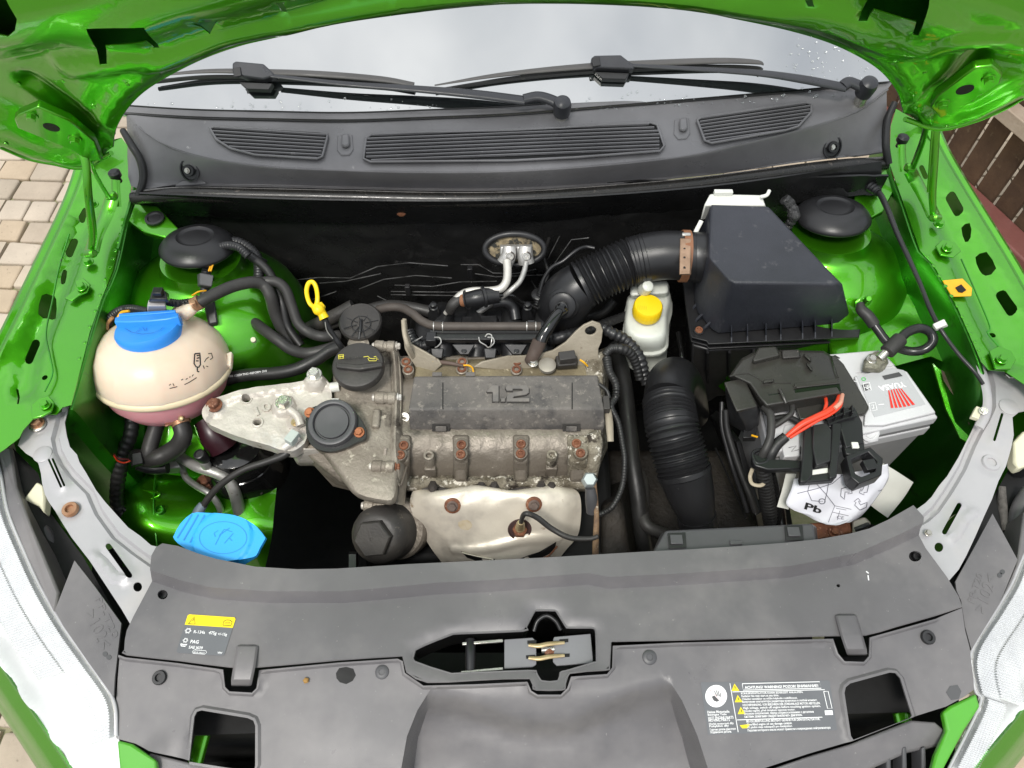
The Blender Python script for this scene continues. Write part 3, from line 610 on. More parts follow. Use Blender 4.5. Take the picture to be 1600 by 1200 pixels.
GSL = [(186,168),(300,175),(420,178),(540,180),(660,176),(800,170),(950,158),(1100,146),(1250,133),(1400,116)]
loft("screen_edge_strip", [onC(GSL, .004), onC([(x,y+5) for x,y in GSL], .005), onC([(x,y+9) for x,y in GSL], .004)], COWL, cw, n=60, k=2, thick=.004)
tube("glass_seal", onC([(x,y+11) for x,y in GSL], .002), 1.3, RUB, cw, seg=6); tube("glass_seal", onC([(x,y-2) for x,y in GSL], .003), 1.3, RUB, cw, seg=6)
def grille(outl, n, a, b, c, d):
    """outl: outline; slats between rear edge a-b and front edge c-d"""
    sheet("grille_shade_sheet", CF, outl, DEEP, cw, thick=.001, hf=lambda u,v: .0042)  # black sheet laid on the panel paints the shade inside the grille
    pts = [CF.hit(*q)+CF.n*.0065 for q in outl]; tube("grille_frame", pts+[pts[0]], 2.0, COWL, cw, seg=8, k=1)
    poly = [CF.uv(*q) for q in outl]
    def inside(p):
        r = False; m_ = len(poly)
        for i in range(m_):
            A, B = poly[i], poly[(i+1)%m_]
            if (A.y > p.y) != (B.y > p.y) and p.x < (B.x-A.x)*(p.y-A.y)/(B.y-A.y)+A.x: r = not r
        return r
    for i in range(n):
        t = (i+.7)/(n+.4); e0 = V((a[0]+(c[0]-a[0])*t, a[1]+(c[1]-a[1])*t)); e1 = V((b[0]+(d[0]-b[0])*t, b[1]+(d[1]-b[1])*t)); mid = (e0+e1)/2
        run = []
        for q in range(61):
            u = q/60; x = e0.x+(e1.x-e0.x)*u; y = e0.y+(e1.y-e0.y)*u
            if inside(CF.uv(x,y)): run.append((x,y))
        if len(run) < 4: continue
        run = run[::max(1, len(run)//8)]+[run[-1]]
        base_ = [CF.hit(*q) for q in run]
        hw = .0014
        rings("slat", [[p+CF.n*.0050+CF.v*-hw, p+CF.n*.0050+CF.v*hw, p+CF.n*.0078+CF.v*hw*.9, p+CF.n*.0080-CF.v*hw*.4] for p in base_], COWL, cw, smooth=35)
grille([(330,204),(345,202),(500,211),(513,214),(512,222),(505,249),(497,252),(400,246),(362,236),(340,222)], 8, (328,199),(520,212),(328,247),(520,256))
grille([(573,220),(584,213),(800,208),(1016,196),(1026,200),(1037,232),(1030,240),(900,250),(800,255),(580,257),(569,252)], 8, (565,212),(1045,193),(565,259),(1045,240))
grille([(1088,192),(1096,187),(1255,164),(1266,168),(1265,180),(1245,202),(1225,208),(1110,228),(1100,224)], 8, (1084,187),(1270,160),(1092,230),(1270,205))
for x, y in ((540,228),(1065,203)):
    pts = onC([(x-12,y-14),(x+11,y-16),(x+13,y+8),(x+7,y+16),(x-6,y+17),(x-13,y+9)], .004); rings("clip_recess", [[p-V((0,0,.003)) for p in pts], pts], COWL, cw, bevel=.002)
    pts = onC([(x-5,y-12),(x+7,y-13),(x+8,y+4),(x+2,y+8),(x-5,y+5)], .011); rings("clip_tab", [[p-CF.n*.007 for p in pts], pts], COWL, cw, bevel=.003)
SCREWS = ((297,266),(1300,230))
# ---------------------------------------------------------------- wipers
def wiper(label, arm, head, hinge, cap, blade, strip, group=None):
    w_ = thing("wiper", label, "wiper", WF.hit(*cap)); 
    def ow(L_, h): return [WF.hit(*q[:2])+WF.n*(h+(q[2] if len(q) > 2 else 0)) for q in L_]
    tube("arm", ow(arm, .022), [4,5.5,7.5,9.5,10], mat("wiper_black", (.035,.036,.042), (.03,.03,.034), rough=.34, scale=14), w_, flat=.45, seg=12)
    tube("arm_root", ow(hinge, .022), [10,10.5,11,12.5][:len(hinge)], MC["wiper_black"], w_, flat=.6, seg=14)
    lathe("pivot_cap", WF.hit(*cap)+WF.n*.030, [(.014,-.02),(.015,0),(.013,.008),(.008,.011),(.002,.012)], MC["wiper_black"], w_, axis=(0,-.3,1), seg=24)
    lathe("spindle", WF.hit(cap[0],cap[1]+12)+WF.n*.0, [(.010,-.03),(.010,.03)], STEEL, w_, seg=14)
    hcx = sum(q[0] for q in head)/len(head); hcy = sum(q[1] for q in head)/len(head); pts = ow([(hcx+(x-hcx)*.92, hcy+(y-hcy)*.78) for x, y in head], .024); rings("blade_holder", [[p-WF.n*.016 for p in pts], pts], MC["wiper_black"], w_, bevel=.0025)
    hx = [q[0] for q in head]; x0, x1 = min(hx), max(hx); yb = max(q[1] for q in head)
    pts = ow([(x0+4,yb-20),(x0+16,yb-22),(x0+18,yb-8),(x0+6,yb-6)], .0265); rings("release_clip", [[p-WF.n*.004 for p in pts], pts], BLACKM, w_, bevel=.001)
    pts = ow([(x0+10,yb-4),(x1-10,yb-2),(x1-16,yb+8),(x0+22,yb+7)], .014); rings("adapter", [[p-WF.n*.012 for p in pts], pts], BLACK, w_, bevel=.001)
    tube("blade", ow(blade, .011), [1.5,4.5,6.5,7,6.5,5,2][:len(blade)], mat("blade_spoiler", (.085,.08,.078), (.07,.066,.064), rough=.45, scale=12), w_, flat=.5, seg=10)
    tube("rubber_strip", ow([(x, y+6) for x, y in blade], .004), 3.2, RUB, w_, seg=6)
    return w_
wiper("left windscreen wiper, its pivot standing at the middle of the cowl", [(430,128),(540,140),(650,148),(740,156),(820,166)],
      [(368,106),(374,102),(420,107),(432,120),(440,130),(420,138),(388,133),(368,124)], [(818,164),(840,160),(862,166),(878,176)], (877,176),
      [(238,124),(330,116),(440,118),(520,122),(600,129),(648,137)], [(330,138),(430,150),(560,158),(640,166)], "windscreen wipers")
wiper("windscreen wiper on the right, pivoted beside the right end of the cowl", [(985,112),(1090,118),(1180,124),(1250,134),(1312,146)],
      [(918,100),(924,94),(968,93),(982,106),(992,112),(990,122),(950,120),(922,118)], [(1308,144),(1318,138),(1330,142),(1344,148)], (1344,146),
      [(680,138),(780,122),(900,110),(1010,104),(1120,100),(1178,102),(1190,106)], [(830,150),(960,138),(1010,140),(1160,142)], "windscreen wipers")

# darker hoses and wiring against the bulkhead
for i, (lab, L_, r_, m_) in enumerate((("matt black heater pipe crossing low along the bulkhead left of the valve", [(480,520,.74),(540,498,.76),(600,478,.76),(660,484,.76),(700,500,.75)], 9, HOSE),
    ("dark taped wiring loom drooping across the left half of the bulkhead", [(392,400,.86),(420,425,.85),(440,470,.83),(450,510,.80),(470,540,.78)], 7, RUB),
    ("flat black heat pipe rising behind the ring of the yellow dipstick", [(470,520,.74),(500,505,.76),(530,490,.78),(552,478,.79)], 11, DUSTB),
    ("thin dark cable hanging between the valve and the upper intake hose", [(858,372,.80),(850,400,.80),(856,430,.79),(838,460,.78)], 2.6, RUB))):
    tag(tube("bulkhead_pipe" if i in (0,2) else "wiring_loom", L_, r_, m_, None), lab, "pipe" if i in (0,2) else "wiring")

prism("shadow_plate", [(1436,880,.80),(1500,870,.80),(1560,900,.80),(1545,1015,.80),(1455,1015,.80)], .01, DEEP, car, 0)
# ================================================================ BONNET
HF = Fr((0,.64,1.06), (0,-.94,-.34))
hd = thing("bonnet", "raised green bonnet seen from below, with ribbed inner panel and arched rear edge", "bonnet", (0,.64,1.06))
arch = [(1414,187),(1411,169),(1404,145),(1381,115),(1347,91),(1296,67),(1229,47),(1144,29),(1070,15),(960,8),(867,6),(783,7),(665,15),(530,34),(439,57),(371,73),(304,98),(236,135),(202,165),(182,196),(176,218),(174,240)]
low = [(174,240),(128,262),(84,256),(44,248),(0,230)]; lowR = [(1600,153),(1566,172),(1516,192),(1465,202),(1414,187)]
au = [V(p) for p in crs([HF.uv(*q) for q in arch], 4)]; lu = [V(p) for p in crs([HF.uv(*q) for q in low], 3)]; ru = [V(p) for p in crs([HF.uv(*q) for q in lowR], 3)]
out = au + lu[1:] + [V((lu[-1].x-.03, lu[-1].y+.05)), V((-.80,.35)), V((-.76,.85)), V((-.5,.98)), V((.5,.98)), V((.78,.85)), V((.84,.35)), V((ru[0].x+.03, ru[0].y+.05))] + ru[:-1]
HH = [[(135,40),(180,34),(226,30),(250,71),(241,72),(229,57),(165,69),(168,93),(157,95)],[(300,25),(341,22),(329,44)],[(432,-8),(442,-8),(449,15),(440,15)],[(-20,-10),(2,0),(27,27),(24,44),(13,54),(0,51),(-20,40)],
      [(1340,27),(1357,-4),(1366,-30),(1455,-30),(1450,2),(1433,44),(1424,42),(1430,22),(1365,12),(1354,29)],[(1257,-2),(1269,-2),(1272,6),(1262,5)]]
crA = [HF.uv(*q) for q in ((101,112),(169,98),(240,92),(297,72),(344,51),(422,34),(449,33),(600,5),(780,-18),(1000,-15),(1160,5),(1290,26),(1380,60),(1440,78),(1500,62),(1600,70))]; crA = crs(crA, 4)
crB = [HF.uv(*q) for q in ((-60,60),(60,40),(160,20),(240,-10),(420,-60))]; crC = [HF.uv(*q) for q in ((1700,60),(1560,38),(1480,10),(1440,-40))]
hole_c = [HF.uv(*q) for q in ((190,60),(320,34),(440,6),(1400,20),(1265,0),(5,22))]
fold = [HF.uv(*q) for q in ((50,148),(100,165),(150,205),(170,240))]; foldR = [HF.uv(*q) for q in ((1530,95),(1490,130),(1440,165),(1420,190))]
def hfH(u, v):
    p = V((u, v)); d = min(dpoly(p, au), dpoly(p, lu), dpoly(p, ru)); h = .005*sst((d-.004)/.008) - .004*sst((d-.020)/.014) - .020*sst((d-.045)/.07)
    h += .008*sst((.022-dpoly(p, crA))/.018); h += .022*sst((.07-dpoly(p, crB))/.06) + .022*sst((.07-dpoly(p, crC))/.06)
    h += -.010*sst((.025-min(dpoly(p, fold), dpoly(p, foldR)))/.02)
    return h
sheet("inner_panel", HF, out, GREEN, hd, holes=[[HF.uv(*q) for q in L_] for L_ in HH], hf=hfH, thick=.0015, grid=.010, res=170, pxo=False, smooth=80, feats=[(crA,[0,.012,-.012,.022,-.022]),(au,[-.006,-.012,-.022,-.034,.006,.012,.022,.034])])
o2 = [p + (V((0,.30))-p).normalized()*.004 for p in out]
sheet("outer_skin", Fr(HF.A-HF.n*.030, HF.n), o2, GREENO, hd, thick=.001, grid=.05, hf=lambda u,v: -.05*sst((v-.35)/.5), pxo=False)
tube("hem_edge", [HF.pt(p.x, p.y, hfH(p.x,p.y)-.002) for p in au], 2.2, GREEN, hd, seg=8, k=3)
tube("hem_edge", [HF.pt(p.x, p.y, -.001) for p in lu], 4, GREEN, hd, seg=8)
tube("hem_edge", [HF.pt(p.x, p.y, -.001) for p in ru], 4, GREEN, hd, seg=8)
for q in ((26,152),(98,135),(146,164),(200,127),(10,221),(145,250),(1440,55),(1445,112),(1524,82),(1577,90),(1580,100),(1518,157),(1478,193)):
    bolt(hd, 0, 0, 0, 3.5, GREEN, 'dome', axis=HF.n, name="plug", world=HF.hit(*q)+HF.n*(hfH(*HF.uv(*q))))
# hinges
def hinge(label, br, bolts, hole, arms, base, side):
    pts = [HF.hit(*q)+HF.n*.016 for q in br]; h_ = rings("hinge", [[p-HF.n*.012 for p in pts], pts], GREEN, hd, bevel=.002)
    for q in bolts: bolt(h_, 0, 0, 0, 10, GREEN, 'hex', axis=HF.n, world=HF.hit(*q)+HF.n*.016)
    lathe("hinge_slot", HF.hit(*hole)+HF.n*.0165, [(.010,-.002),(.010,0),(.001,0)], DEEP, h_, axis=HF.n, seg=16)
    for L_, r in arms: tube("hinge_arm", L_, r, GREEN, h_, seg=8, flat=.45, k=4)
    tube("hinge_foot", base, 12, GREEN, h_, seg=6, flat=.5)
    for q in base[:1]+[base[-1]]: lathe("pivot", P(q[0], q[1], q[2]+.006), [(.007,-.01),(.007,.004),(.004,.007)], GREEN, h_, axis=(.9*side,-.3,.4), seg=16)
hinge("green bonnet hinge on the left, by the paved side of the bay", [(25,170),(32,163),(62,150),(112,172),(150,205),(162,236),(140,236),(112,218),(30,184)], [(52,163),(120,200)], (83,182),
      [([(116,212,1.10),(124,228,1.09),(134,256,1.07),(138,304,1.03),(145,364,.96),(143,392,.93)],[7,6,6,6,6,5]),([(138,220,1.09),(142,256,1.06),(156,285,1.0),(170,308,.95)],[5,5,5,5]),([(112,214,1.098),(122,236,1.085),(131,262,1.065),(134,306,1.03),(140,366,.955)],[2,2,2,2,2])], [(143,396,.925),(150,370,.918),(166,336,.915),(176,306,.93)], 1)
hinge("green bonnet hinge on the right, by the brown fence", [(1451,150),(1462,132),(1520,88),(1548,84),(1564,98),(1560,112),(1490,158),(1466,168)], [(1541,104),(1470,143)], (1505,122),
      [([(1478,162,1.12),(1468,180,1.10),(1463,205,1.08),(1460,256,1.03),(1457,300,.98),(1458,334,.94)],[7,6,6,6,6,5]),([(1448,196,1.09),(1440,225,1.04),(1426,262,.96)],[5,5,5]),([(1474,166,1.118),(1463,184,1.10),(1457,206,1.08),(1453,256,1.03),(1450,300,.98)],[2,2,2,2,2])], [(1460,340,.93),(1446,310,.922),(1430,282,.922),(1420,262,.95)], -1)
# ================================================================ FRONT PANEL SIDE RAILS (grey primer steel)
def stepline(F, L_):
    q = sorted([F.uv(*p) for p in L_], key=lambda p: p.x)
    def f(u):
        if u <= q[0].x: a, b = q[0], q[1]
        elif u >= q[-1].x: a, b = q[-2], q[-1]
        else:
            i = next(i for i in range(len(q)-1) if q[i+1].x >= u); a, b = q[i], q[i+1]
        return a.y+(b.y-a.y)*(u-a.x)/max(b.x-a.x, 1e-6)
    return f
def siderail(name, label, F, outl, groove, slots, hls, bolts, dimple, extra=()):
    t = thing(name, label, "body panel", F.hit(*outl[0]), "grey side panels of the front frame")
    G = [F.uv(*q) for q in groove]; D = [F.uv(*q) for q in dimple] if dimple else None; SL = [[F.uv(*q) for q in s_[:2]] for s_ in slots]
    BO = [F.uv(*b[:2]) for b in bolts]
    def hf(u, v):
        p = V((u, v)); h = -.006*sst((.0058-dpoly(p, G))/.0035)
        if D: h += .003*sst((.008-dpoly(p, D))/.004)
        for a, b in SL: h += .0018*sst((.009-dseg(p, a, b))/.004)
        for b in BO: h -= .002*sst((.017-(p-b).length)/.004)
        return h
    body = sheet("panel", F, outl, PRIMER, t, holes=[slot(*s_[0], *s_[1], s_[2]) for s_ in slots]+[ell(*h_) for h_ in hls], hf=hf, thick=.0015, grid=.006, res=120, feats=[(G,[-.0058,-.0023,.0023,.0058])]+([(D,[-.008,-.004,.004,.008])] if D else []))
    link_edge = [F.hit(*q)+V((0,0,-.004)) for q in outl]
    return t
LRF = Fr(P(110,760,.865), (.05,0,1))
lr = siderail("front_side_panel", "grey steel panel curving from the left green rail down to the front trim", LRF,
    [(262,858),(252,885),(246,930),(225,965),(204,976),(190,952),(165,914),(140,876),(126,858),(112,840),(98,818),(86,798),(76,784),(70,772),(66,756),(64,740),(60,724),(50,714),(40,708),(28,696),(32,684),(36,672),(34,660),(46,652),(60,649),(88,649),(94,640),(98,632),(108,634),(101,660),(104,680),(109,698),(120,710),(124,722),(134,738),(150,766),(164,784),(200,824),(220,838),(236,852)],
    [(97,640),(92,662),(86,684),(90,704),(100,724),(112,740),(128,756),(140,768),(146,782),(154,800),(180,836),(210,860),(250,888)],
    [((170,854),(203,900),4.5),((78,720),(97,762),1.8),((84,719),(102,760),1.8)], [(215,917,7,7.5,14)], [(60,664),(111,797)], [(146,868),(160,880),(180,904),(196,906)])
bolt(lr, 59, 664, .868, 13, STEEL, 'dome', name="washer"); bolt(lr, 59, 662, .870, 10.5, COPPER); bolt(lr, 111, 797, .864, 12.5, COPPER, 'torx')
lathe("stamped_disc", LRF.hit(67,710)+V((0,0,.0005)), [(.0125,-.002),(.0125,.0008),(.0118,.0012)], PRIMER, lr, seg=24)
RRF = Fr(P(1500,760,.861), (-.05,0,1))
rr_ = siderail("front_side_panel", "grey steel panel curving from the right green rail down beside the battery", RRF,
    [(1418,798),(1432,796),(1446,786),(1456,776),(1468,758),(1480,744),(1498,714),(1510,690),(1520,670),(1536,632),(1540,612),(1538,592),(1530,578),(1528,566),(1536,564),(1546,578),(1580,580),(1600,600),(1620,620),(1610,640),(1592,644),(1582,652),(1584,680),(1580,700),(1572,728),(1560,752),(1550,780),(1538,806),(1524,838),(1510,868),(1498,890),(1484,906),(1478,914),(1440,900),(1420,840)],
    [(1542,574),(1549,600),(1550,634),(1540,656),(1530,672),(1518,696),(1504,730),(1490,754),(1480,770),(1462,796),(1446,810),(1424,822)],
    [((1498,790),(1475,832),4),((1565,648),(1553,688),2.2)], [(1467,855,7,7.5,14)], [(1574,591),(1546,725)], [(1520,800),(1508,810),(1494,834),(1484,842)])
bolt(rr_, 1573, 593, .858, 14, STEEL, 'dome', name="washer"); bolt(rr_, 1574, 590, .860, 10.5, STEEL); bolt(rr_, 1546, 725, .858, 14, PRIMER, 'torx'); bolt(rr_, 1450, 833, .864, 6, STEEL)
lathe("stamped_disc", RRF.hit(1576,636)+V((0,0,.0005)), [(.0135,-.002),(.0135,.0008),(.0125,.0012)], PRIMER, rr_, seg=24)
tube("edge_bracket", [(1531,566,.885),(1537,590,.884),(1543,620,.883),(1541,645,.882),(1530,668,.880)], 7, PRIMER, rr_, flat=.35, seg=8)
bolt(rr_, 1537, 642, .89, 6.5, STEEL, axis=(-.5,-.3,1)); prism("edge_clip", [(1518,650,.884),(1526,634,.884),(1536,638,.884),(1530,654,.884)], .008, CREAM, rr_, .001)
# ================================================================ FRONT COVERS
TF = HZ(.868)
tup = thing("front_trim_cover", "dark grey plastic cover across the front of the bay with the latch cut-out", "trim cover", P(800,960,.868))
to = [(262,857),(286,861),(318,873),(345,881),(405,893),(470,897),(530,896),(641,889),(766,883),(867,878),(1016,869),(1060,867),(1140,862),(1222,856),(1276,850),(1320,842),(1350,834),(1378,821),(1397,810),(1418,798),(1434,816),(1433,831),(1446,856),(1480,902),(1498,932),(1503,947),
      (1460,961),(1400,978),(1353,991),(1303,992),(1229,994),(1060,999),(960,1001),(954,1004),(952,1040),(946,1046),(890,1051),(883,1072),(878,1077),(838,1077),(833,1072),(827,1059),(740,1062),(668,1065),(640,1052),(635,1046),(630,1026),(624,1024),(530,1030),(405,1041),(358,1041),(280,1031),(198,1022),(194,1016),(195,1000),(198,985),(209,962),(243,898),(245,876),(252,863)]
lh_ = [(648,1014),(664,1006),(702,991),(720,988),(817,984),(822,978),(834,955),(840,952),(865,952),(871,955),(884,976),(890,979),(924,979),(930,982),(932,988),(933,1030),(929,1034),(886,1047),(876,1050),(872,1063),(846,1063),(838,1050),(826,1047),(719,1051),(699,1050),(648,1033),(645,1025)]
FSP = [(200,872),(246,899),(290,914),(337,925),(422,931),(540,931),(641,922),(680,918),(766,914),(918,903),(950,909),(1070,903),(1229,892),(1330,872),(1395,844),(1431,826),(1470,800)]; FSL = [TF.uv(*q) for q in FSP]
fstep = stepline(TF, [(200,872),(246,899),(290,914),(337,925),(422,931),(540,931),(641,922),(680,918),(766,914),(918,903),(950,909),(1070,903),(1229,892),(1330,872),(1395,844),(1431,826),(1470,800)])
def hfT(u, v):
    return .018*max(0, min(1, (v-fstep(u)+.009)/.009)) - .0035*sst((dvv(u, v)))
lhu = [TF.uv(*q) for q in lh_]; lhc = lhu+[lhu[0]]
teu = [TF.uv(*q) for q in to[25:55]]
def dvv(u, v):
    p = V((u, v)); return (.006-dpoly(p, lhc))/.005 if (abs(u) < .25 and v < .08) else -1
sheet("cover_panel", TF, to, TRIM, tup, holes=[lh_, ell(254,929,8,7.5,14), ell(1430,869,10,8.5,14), ell(1310,915,3,2.6,10)], hf=hfT, thick=.0025, grid=.009, res=140, feats=[(FSL,[-.009,-.0105,0,.0015]),(lhc,[-.001,-.006]),])
for x, y in ((254,930),(1430,870)): lathe("screw_well", P(x,y,.866), [(.008,-.012),(.0078,-.001)], BLACKM, tup, cap=(1,0), seg=18); bolt(tup, x+2, y, .858, 6.5, BLACK, 'torx', name="screw")
# rolled front edge of the cover and latch rim
tube("cover_edge", [TF.hit(*q)+V((0,0,-.0015)) for q in to[25:54]], 1.6, TRIM, tup, k=2, seg=6)
tube("latch_rim", [TF.hit(*q)+V((0,0,-.004)) for q in lh_+lh_[:1]], 1.8, TRIM, tup, k=2, seg=6)
rings("latch_well", [[TF.hit(*q)+V((0,0,-.004)) for q in lh_],[TF.hit(*q)+V((0,0,-.05)) for q in lh_]], GLOSS, tup, cap=(0,0))
for (x, y), sg in (((382,1040),1),((1326,992),-1)):
    w_ = 17; dx = -4*sg
    rr3 = []
    for yy, zz, ww, xx in ((-33,.8685,15,dx*-1.2),(-30,.873,17,dx*-1.2),(0,.8765,17.5,0),(22,.872,17,dx*1),(30,.864,16,dx*1.2),(32,.85,15,dx*1.3)):
        c_ = x+xx+(8 if sg < 0 else 0)*(yy+33)/60; rr3.append([P(c_-ww, y+yy, zz-.012), P(c_-ww, y+yy, zz-.003), P(c_-ww+4, y+yy, zz), P(c_+ww-4, y+yy, zz), P(c_+ww, y+yy, zz-.003), P(c_+ww, y+yy, zz-.012)])
    rings("hook_clip", rr3, TRIM, tup, bevel=.0008)
# stickers
def quadF(F, q0, q1, q3):
    """map (s,t) in 0..1 to pixels for a label whose corners are q0 (origin), q1 (+s), q3 (+t)"""
    return lambda s_, t: (q0[0]+(q1[0]-q0[0])*s_+(q3[0]-q0[0])*t, q0[1]+(q1[1]-q0[1])*s_+(q3[1]-q0[1])*t)
TS = HZ(.8684)
q = quadF(TS, (294,960), (369,965), (275,1020))
st = thing("refrigerant_sticker", "small yellow-topped grey refrigerant sticker on the left of the front cover", "sticker", P(*q(.5,.5), .8684))
flat("sticker_base", TS, [q(.03,0),(q(.97,0)),q(1,.04),q(1,.96),q(.96,1),q(.04,1),q(0,.96),q(0,.03)], mat("sticker_grey", (.135,.14,.15), rough=.35), st, h=.0003)
flat("yellow_band", TS, [q(.03,0),q(.97,0),q(1,.04),q(1,.27),q(0,.27),q(0,.03)], INKY, st, h=.0006)
strokes("warning_triangle", TS, [[q(.07,.24),q(.145,.05),q(.21,.24),q(.07,.24)],[q(.145,.1),q(.142,.17)],[q(.78,.12),q(.82,.08),q(.9,.08),q(.95,.12),q(.95,.22),q(.78,.22),q(.78,.12)],[q(.81,.16),q(.92,.15)]], .9, INKK, st, h=.0009)
def star(cx, cy, r_): return [[q(cx+r_*math.cos(a*.5236*2)*(1 if 1 else 1), cy+r_*1.15*math.sin(a*.5236*2)), q(cx+r_*.55*math.cos((a+.5)*.5236*2), cy+r_*.63*math.sin((a+.5)*.5236*2))] for a in range(6)] + [[q(cx+r_*math.cos((a+1)*.5236*2), cy+r_*1.15*math.sin((a+1)*.5236*2)), q(cx+r_*.55*math.cos((a+.5)*.5236*2), cy+r_*.63*math.sin((a+.5)*.5236*2))] for a in range(6)]
strokes("star_symbols", TS, star(.11,.42,.065)+star(.12,.67,.055)+[[q(.04,.76),q(.07,.82),q(.15,.82),q(.18,.77),q(.1,.78),q(.04,.76)]], 1.5, INKW, st, h=.0008)
for s_, a, b, bo in (("R-134a",(.235,.47),(.47,.47),.01),("475g",(.545,.47),(.71,.47),.012),("+/-15g",(.74,.48),(.93,.48),.012),("PAG",(.23,.73),(.40,.73),.02),("SAE J639",(.23,.87),(.52,.87),.012),("BEHR HELLA",(.36,.975),(.59,.975),.0),("VW",(.85,.955),(.95,.955),.02)):
    text("lettering", s_, q(*a), q(*b), TS, INKW, st, h=.0008, bold=bo)
strokes("oval_outline", TS, [[q(.36,.90),q(.6,.90),q(.63,.945),q(.6,.99),q(.36,.99),q(.33,.945),q(.36,.90)]], .7, INKW, st, h=.0008)
# lower cover
LF = Fr(P(800,1040,.854), (0,-.16,1))
tlo = thing("radiator_cover", "dark grey plastic radiator cover in the foreground with two square openings", "trim cover", P(800,1120,.85))
lo_ = [(187,1020),(198,1024),(280,1033),(350,1043),(353,1070),(360,1077),(395,1079),(402,1072),(406,1044),(530,1032),(622,1026),(630,1030),(633,1048),(662,1068),(740,1066),(824,1062),(830,1076),(840,1082),(876,1082),(886,1072),(892,1054),(948,1050),(956,1040),(957,1006),(1060,1001),(1229,997),(1300,995),(1308,1018),(1318,1030),(1348,1031),(1356,1022),(1357,993),(1400,981),(1460,964),(1503,950),(1508,985),(1515,1012),(1521,1060),(1522,1077),(1508,1088),(1478,1104),(1424,1121),(1330,1158),(1262,1178),(1195,1200),(1150,1260),(700,1290),(300,1230),(297,1188),(233,1173),(212,1162),(182,1154),(180,1120),(184,1060)]
lo_ = [(x, y+3.5) if i < 34 else (x, y) for i, (x, y) in enumerate(lo_)]
hl_ = [(305,1120),(309,1112),(316,1110),(388,1122),(397,1126),(400,1134),(400,1196),(398,1206),(297,1190)]
hr_ = [(1318,1083),(1320,1074),(1327,1068),(1389,1051),(1398,1052),(1405,1060),(1423,1118),(1420,1122),(1332,1156),(1328,1150)]
RL = [LF.uv(*q) for q in hl_+hl_[:1]]; RR2 = [LF.uv(*q) for q in hr_+hr_[:1]]; EDG = [LF.uv(*q) for q in lo_[0:34]]
bowl = stepline(LF, [(600,1060),(680,1075),(720,1080),(760,1097),(805,1115),(850,1119),(900,1116),(950,1090),(990,1068),(1038,1057),(1120,1040)])
cl = [LF.uv(*q) for q in ((676,1072),(652,1110),(636,1150),(627,1200),(622,1290))]; cr_ = [LF.uv(*q) for q in ((1040,1055),(1066,1095),(1090,1150),(1106,1200),(1125,1290))]
def xat(L_, v):
    for a, b in zip(L_, L_[1:]):
        if b.y <= v <= a.y: return a.x+(b.x-a.x)*(a.y-v)/max(a.y-b.y, 1e-6)
    return L_[0].x if v > L_[0].y else L_[-1].x
def hfLo(u, v):
    p = V((u, v)); h = .0035*sst((.0045-dpoly(p, EDG))/.002)
    h += .003*sst((.006-dpoly(p, RL))/.003) + .003*sst((.006-dpoly(p, RR2))/.003)
    xl, xr = xat(cl, v), xat(cr_, v); b = bowl(u)-v
    if v < cl[0].y+.01:
        ins = max(0,min(1,(u-xl)/.008))*max(0,min(1,(xr-u)/.008)); dep = .020*sst(b/.03) + .026*sst((b-.01)/.10)
        side = .016*sst((cl[0].y-v)/.05)
        h -= ins*(dep+side*1.0); pass
    h += .005*math.exp(-((u+.415-(v+.11)*.2)/.010)**2)*sst((-.07-v)/.03) if u < -.3 else 0
    return h
sheet("cover_panel", LF, lo_, TRIM, tlo, holes=[hl_, hr_], hf=hfLo, thick=.0025, grid=.008, res=170, feats=[(EDG,[-.002,-.0045,.002,.0045]),(cl,[0,.004,.008]),(cr_,[0,-.004,-.008]),(RL,[.003,.006,-.003,-.006]),(RR2,[.003,.006,-.003,-.006])])
def pin(x, y, r, k, m=BLACKM, nm="push_pin"): bolt(tlo, 0, 0, 0, r, m, k, name=nm, world=LF.hit(x, y)+LF.n*hfLo(*LF.uv(x,y)), axis=LF.n)
pin(250,1059,11,'torx',BLACK,"screw"); pin(597,1050,11,'dome',TRIMB); pin(1015,1027,11.5,'dome',TRIMB); pin(1449,996,11,'torx',BLACK,"screw")
flat("torn_patch", LF, [(525,1052),(530,1044),(541,1042),(552,1045),(556,1055),(551,1064),(541,1069),(531,1066),(526,1060)], DEEP, tlo, h=.0004)
flat("worn_spot", LF, [(1478,1082),(1484,1072),(1496,1070),(1502,1080),(1498,1092),(1486,1094)], EMB, tlo, h=.0004)
lathe("dry_leaf_speck", LF.hit(479,1064)+V((0,0,.003)), [(.004,0),(.003,.002),(.001,.003)], mat("dry_leaf", (.35,.2,.06), rough=.8), tlo, seg=5)
strokes("bird_mark", TF, [[(1353,893),(1357,896)],[(1356,899),(1357,907)]], 1.8, INKW, tup, h=.0006)
# warning label
q = quadF(LF, (1095,1068), (1293,1063), (1108,1148))
q_ = lambda s_, t: ((1094.5*(1-s_)+1296*s_)*(1-t)+(1106*(1-s_)+1308*s_)*t, (1066*(1-s_)+1063*s_)*(1-t)+(1148*(1-s_)+1141*s_)*t)
wl = thing("warning_sticker", "wide grey multilingual warning sticker with a crossed-out hand, right of the radiator cover", "sticker", LF.hit(*q(.5,.5)))
H1, H2 = .0004, .0008
flat("sticker_base", LF, [q_(0,0),q_(1,0),q_(1,1),q_(0,1)], mat("sticker_grey", (.1,.1,.1)), wl, h=H1)
cx, cy = q_(.105,.27)
flat("round_sign", LF, ell(cx, cy, 17, 17.5, 24), INKW, wl, h=.0007)
c12 = ell(cx, cy, 12.5, 13, 24); strokes("crossed_hand", LF, [c12+[c12[0]], [(cx-9,cy-9),(cx+9,cy+9)]], 1.1, INKP, wl, h=.0010)
flat("hand_symbol", LF, [(cx-7,cy+1),(cx-3,cy-1),(cx+5,cy+7),(cx+1,cy+9),(cx-4,cy+7)], EMB, wl, h=.0011)
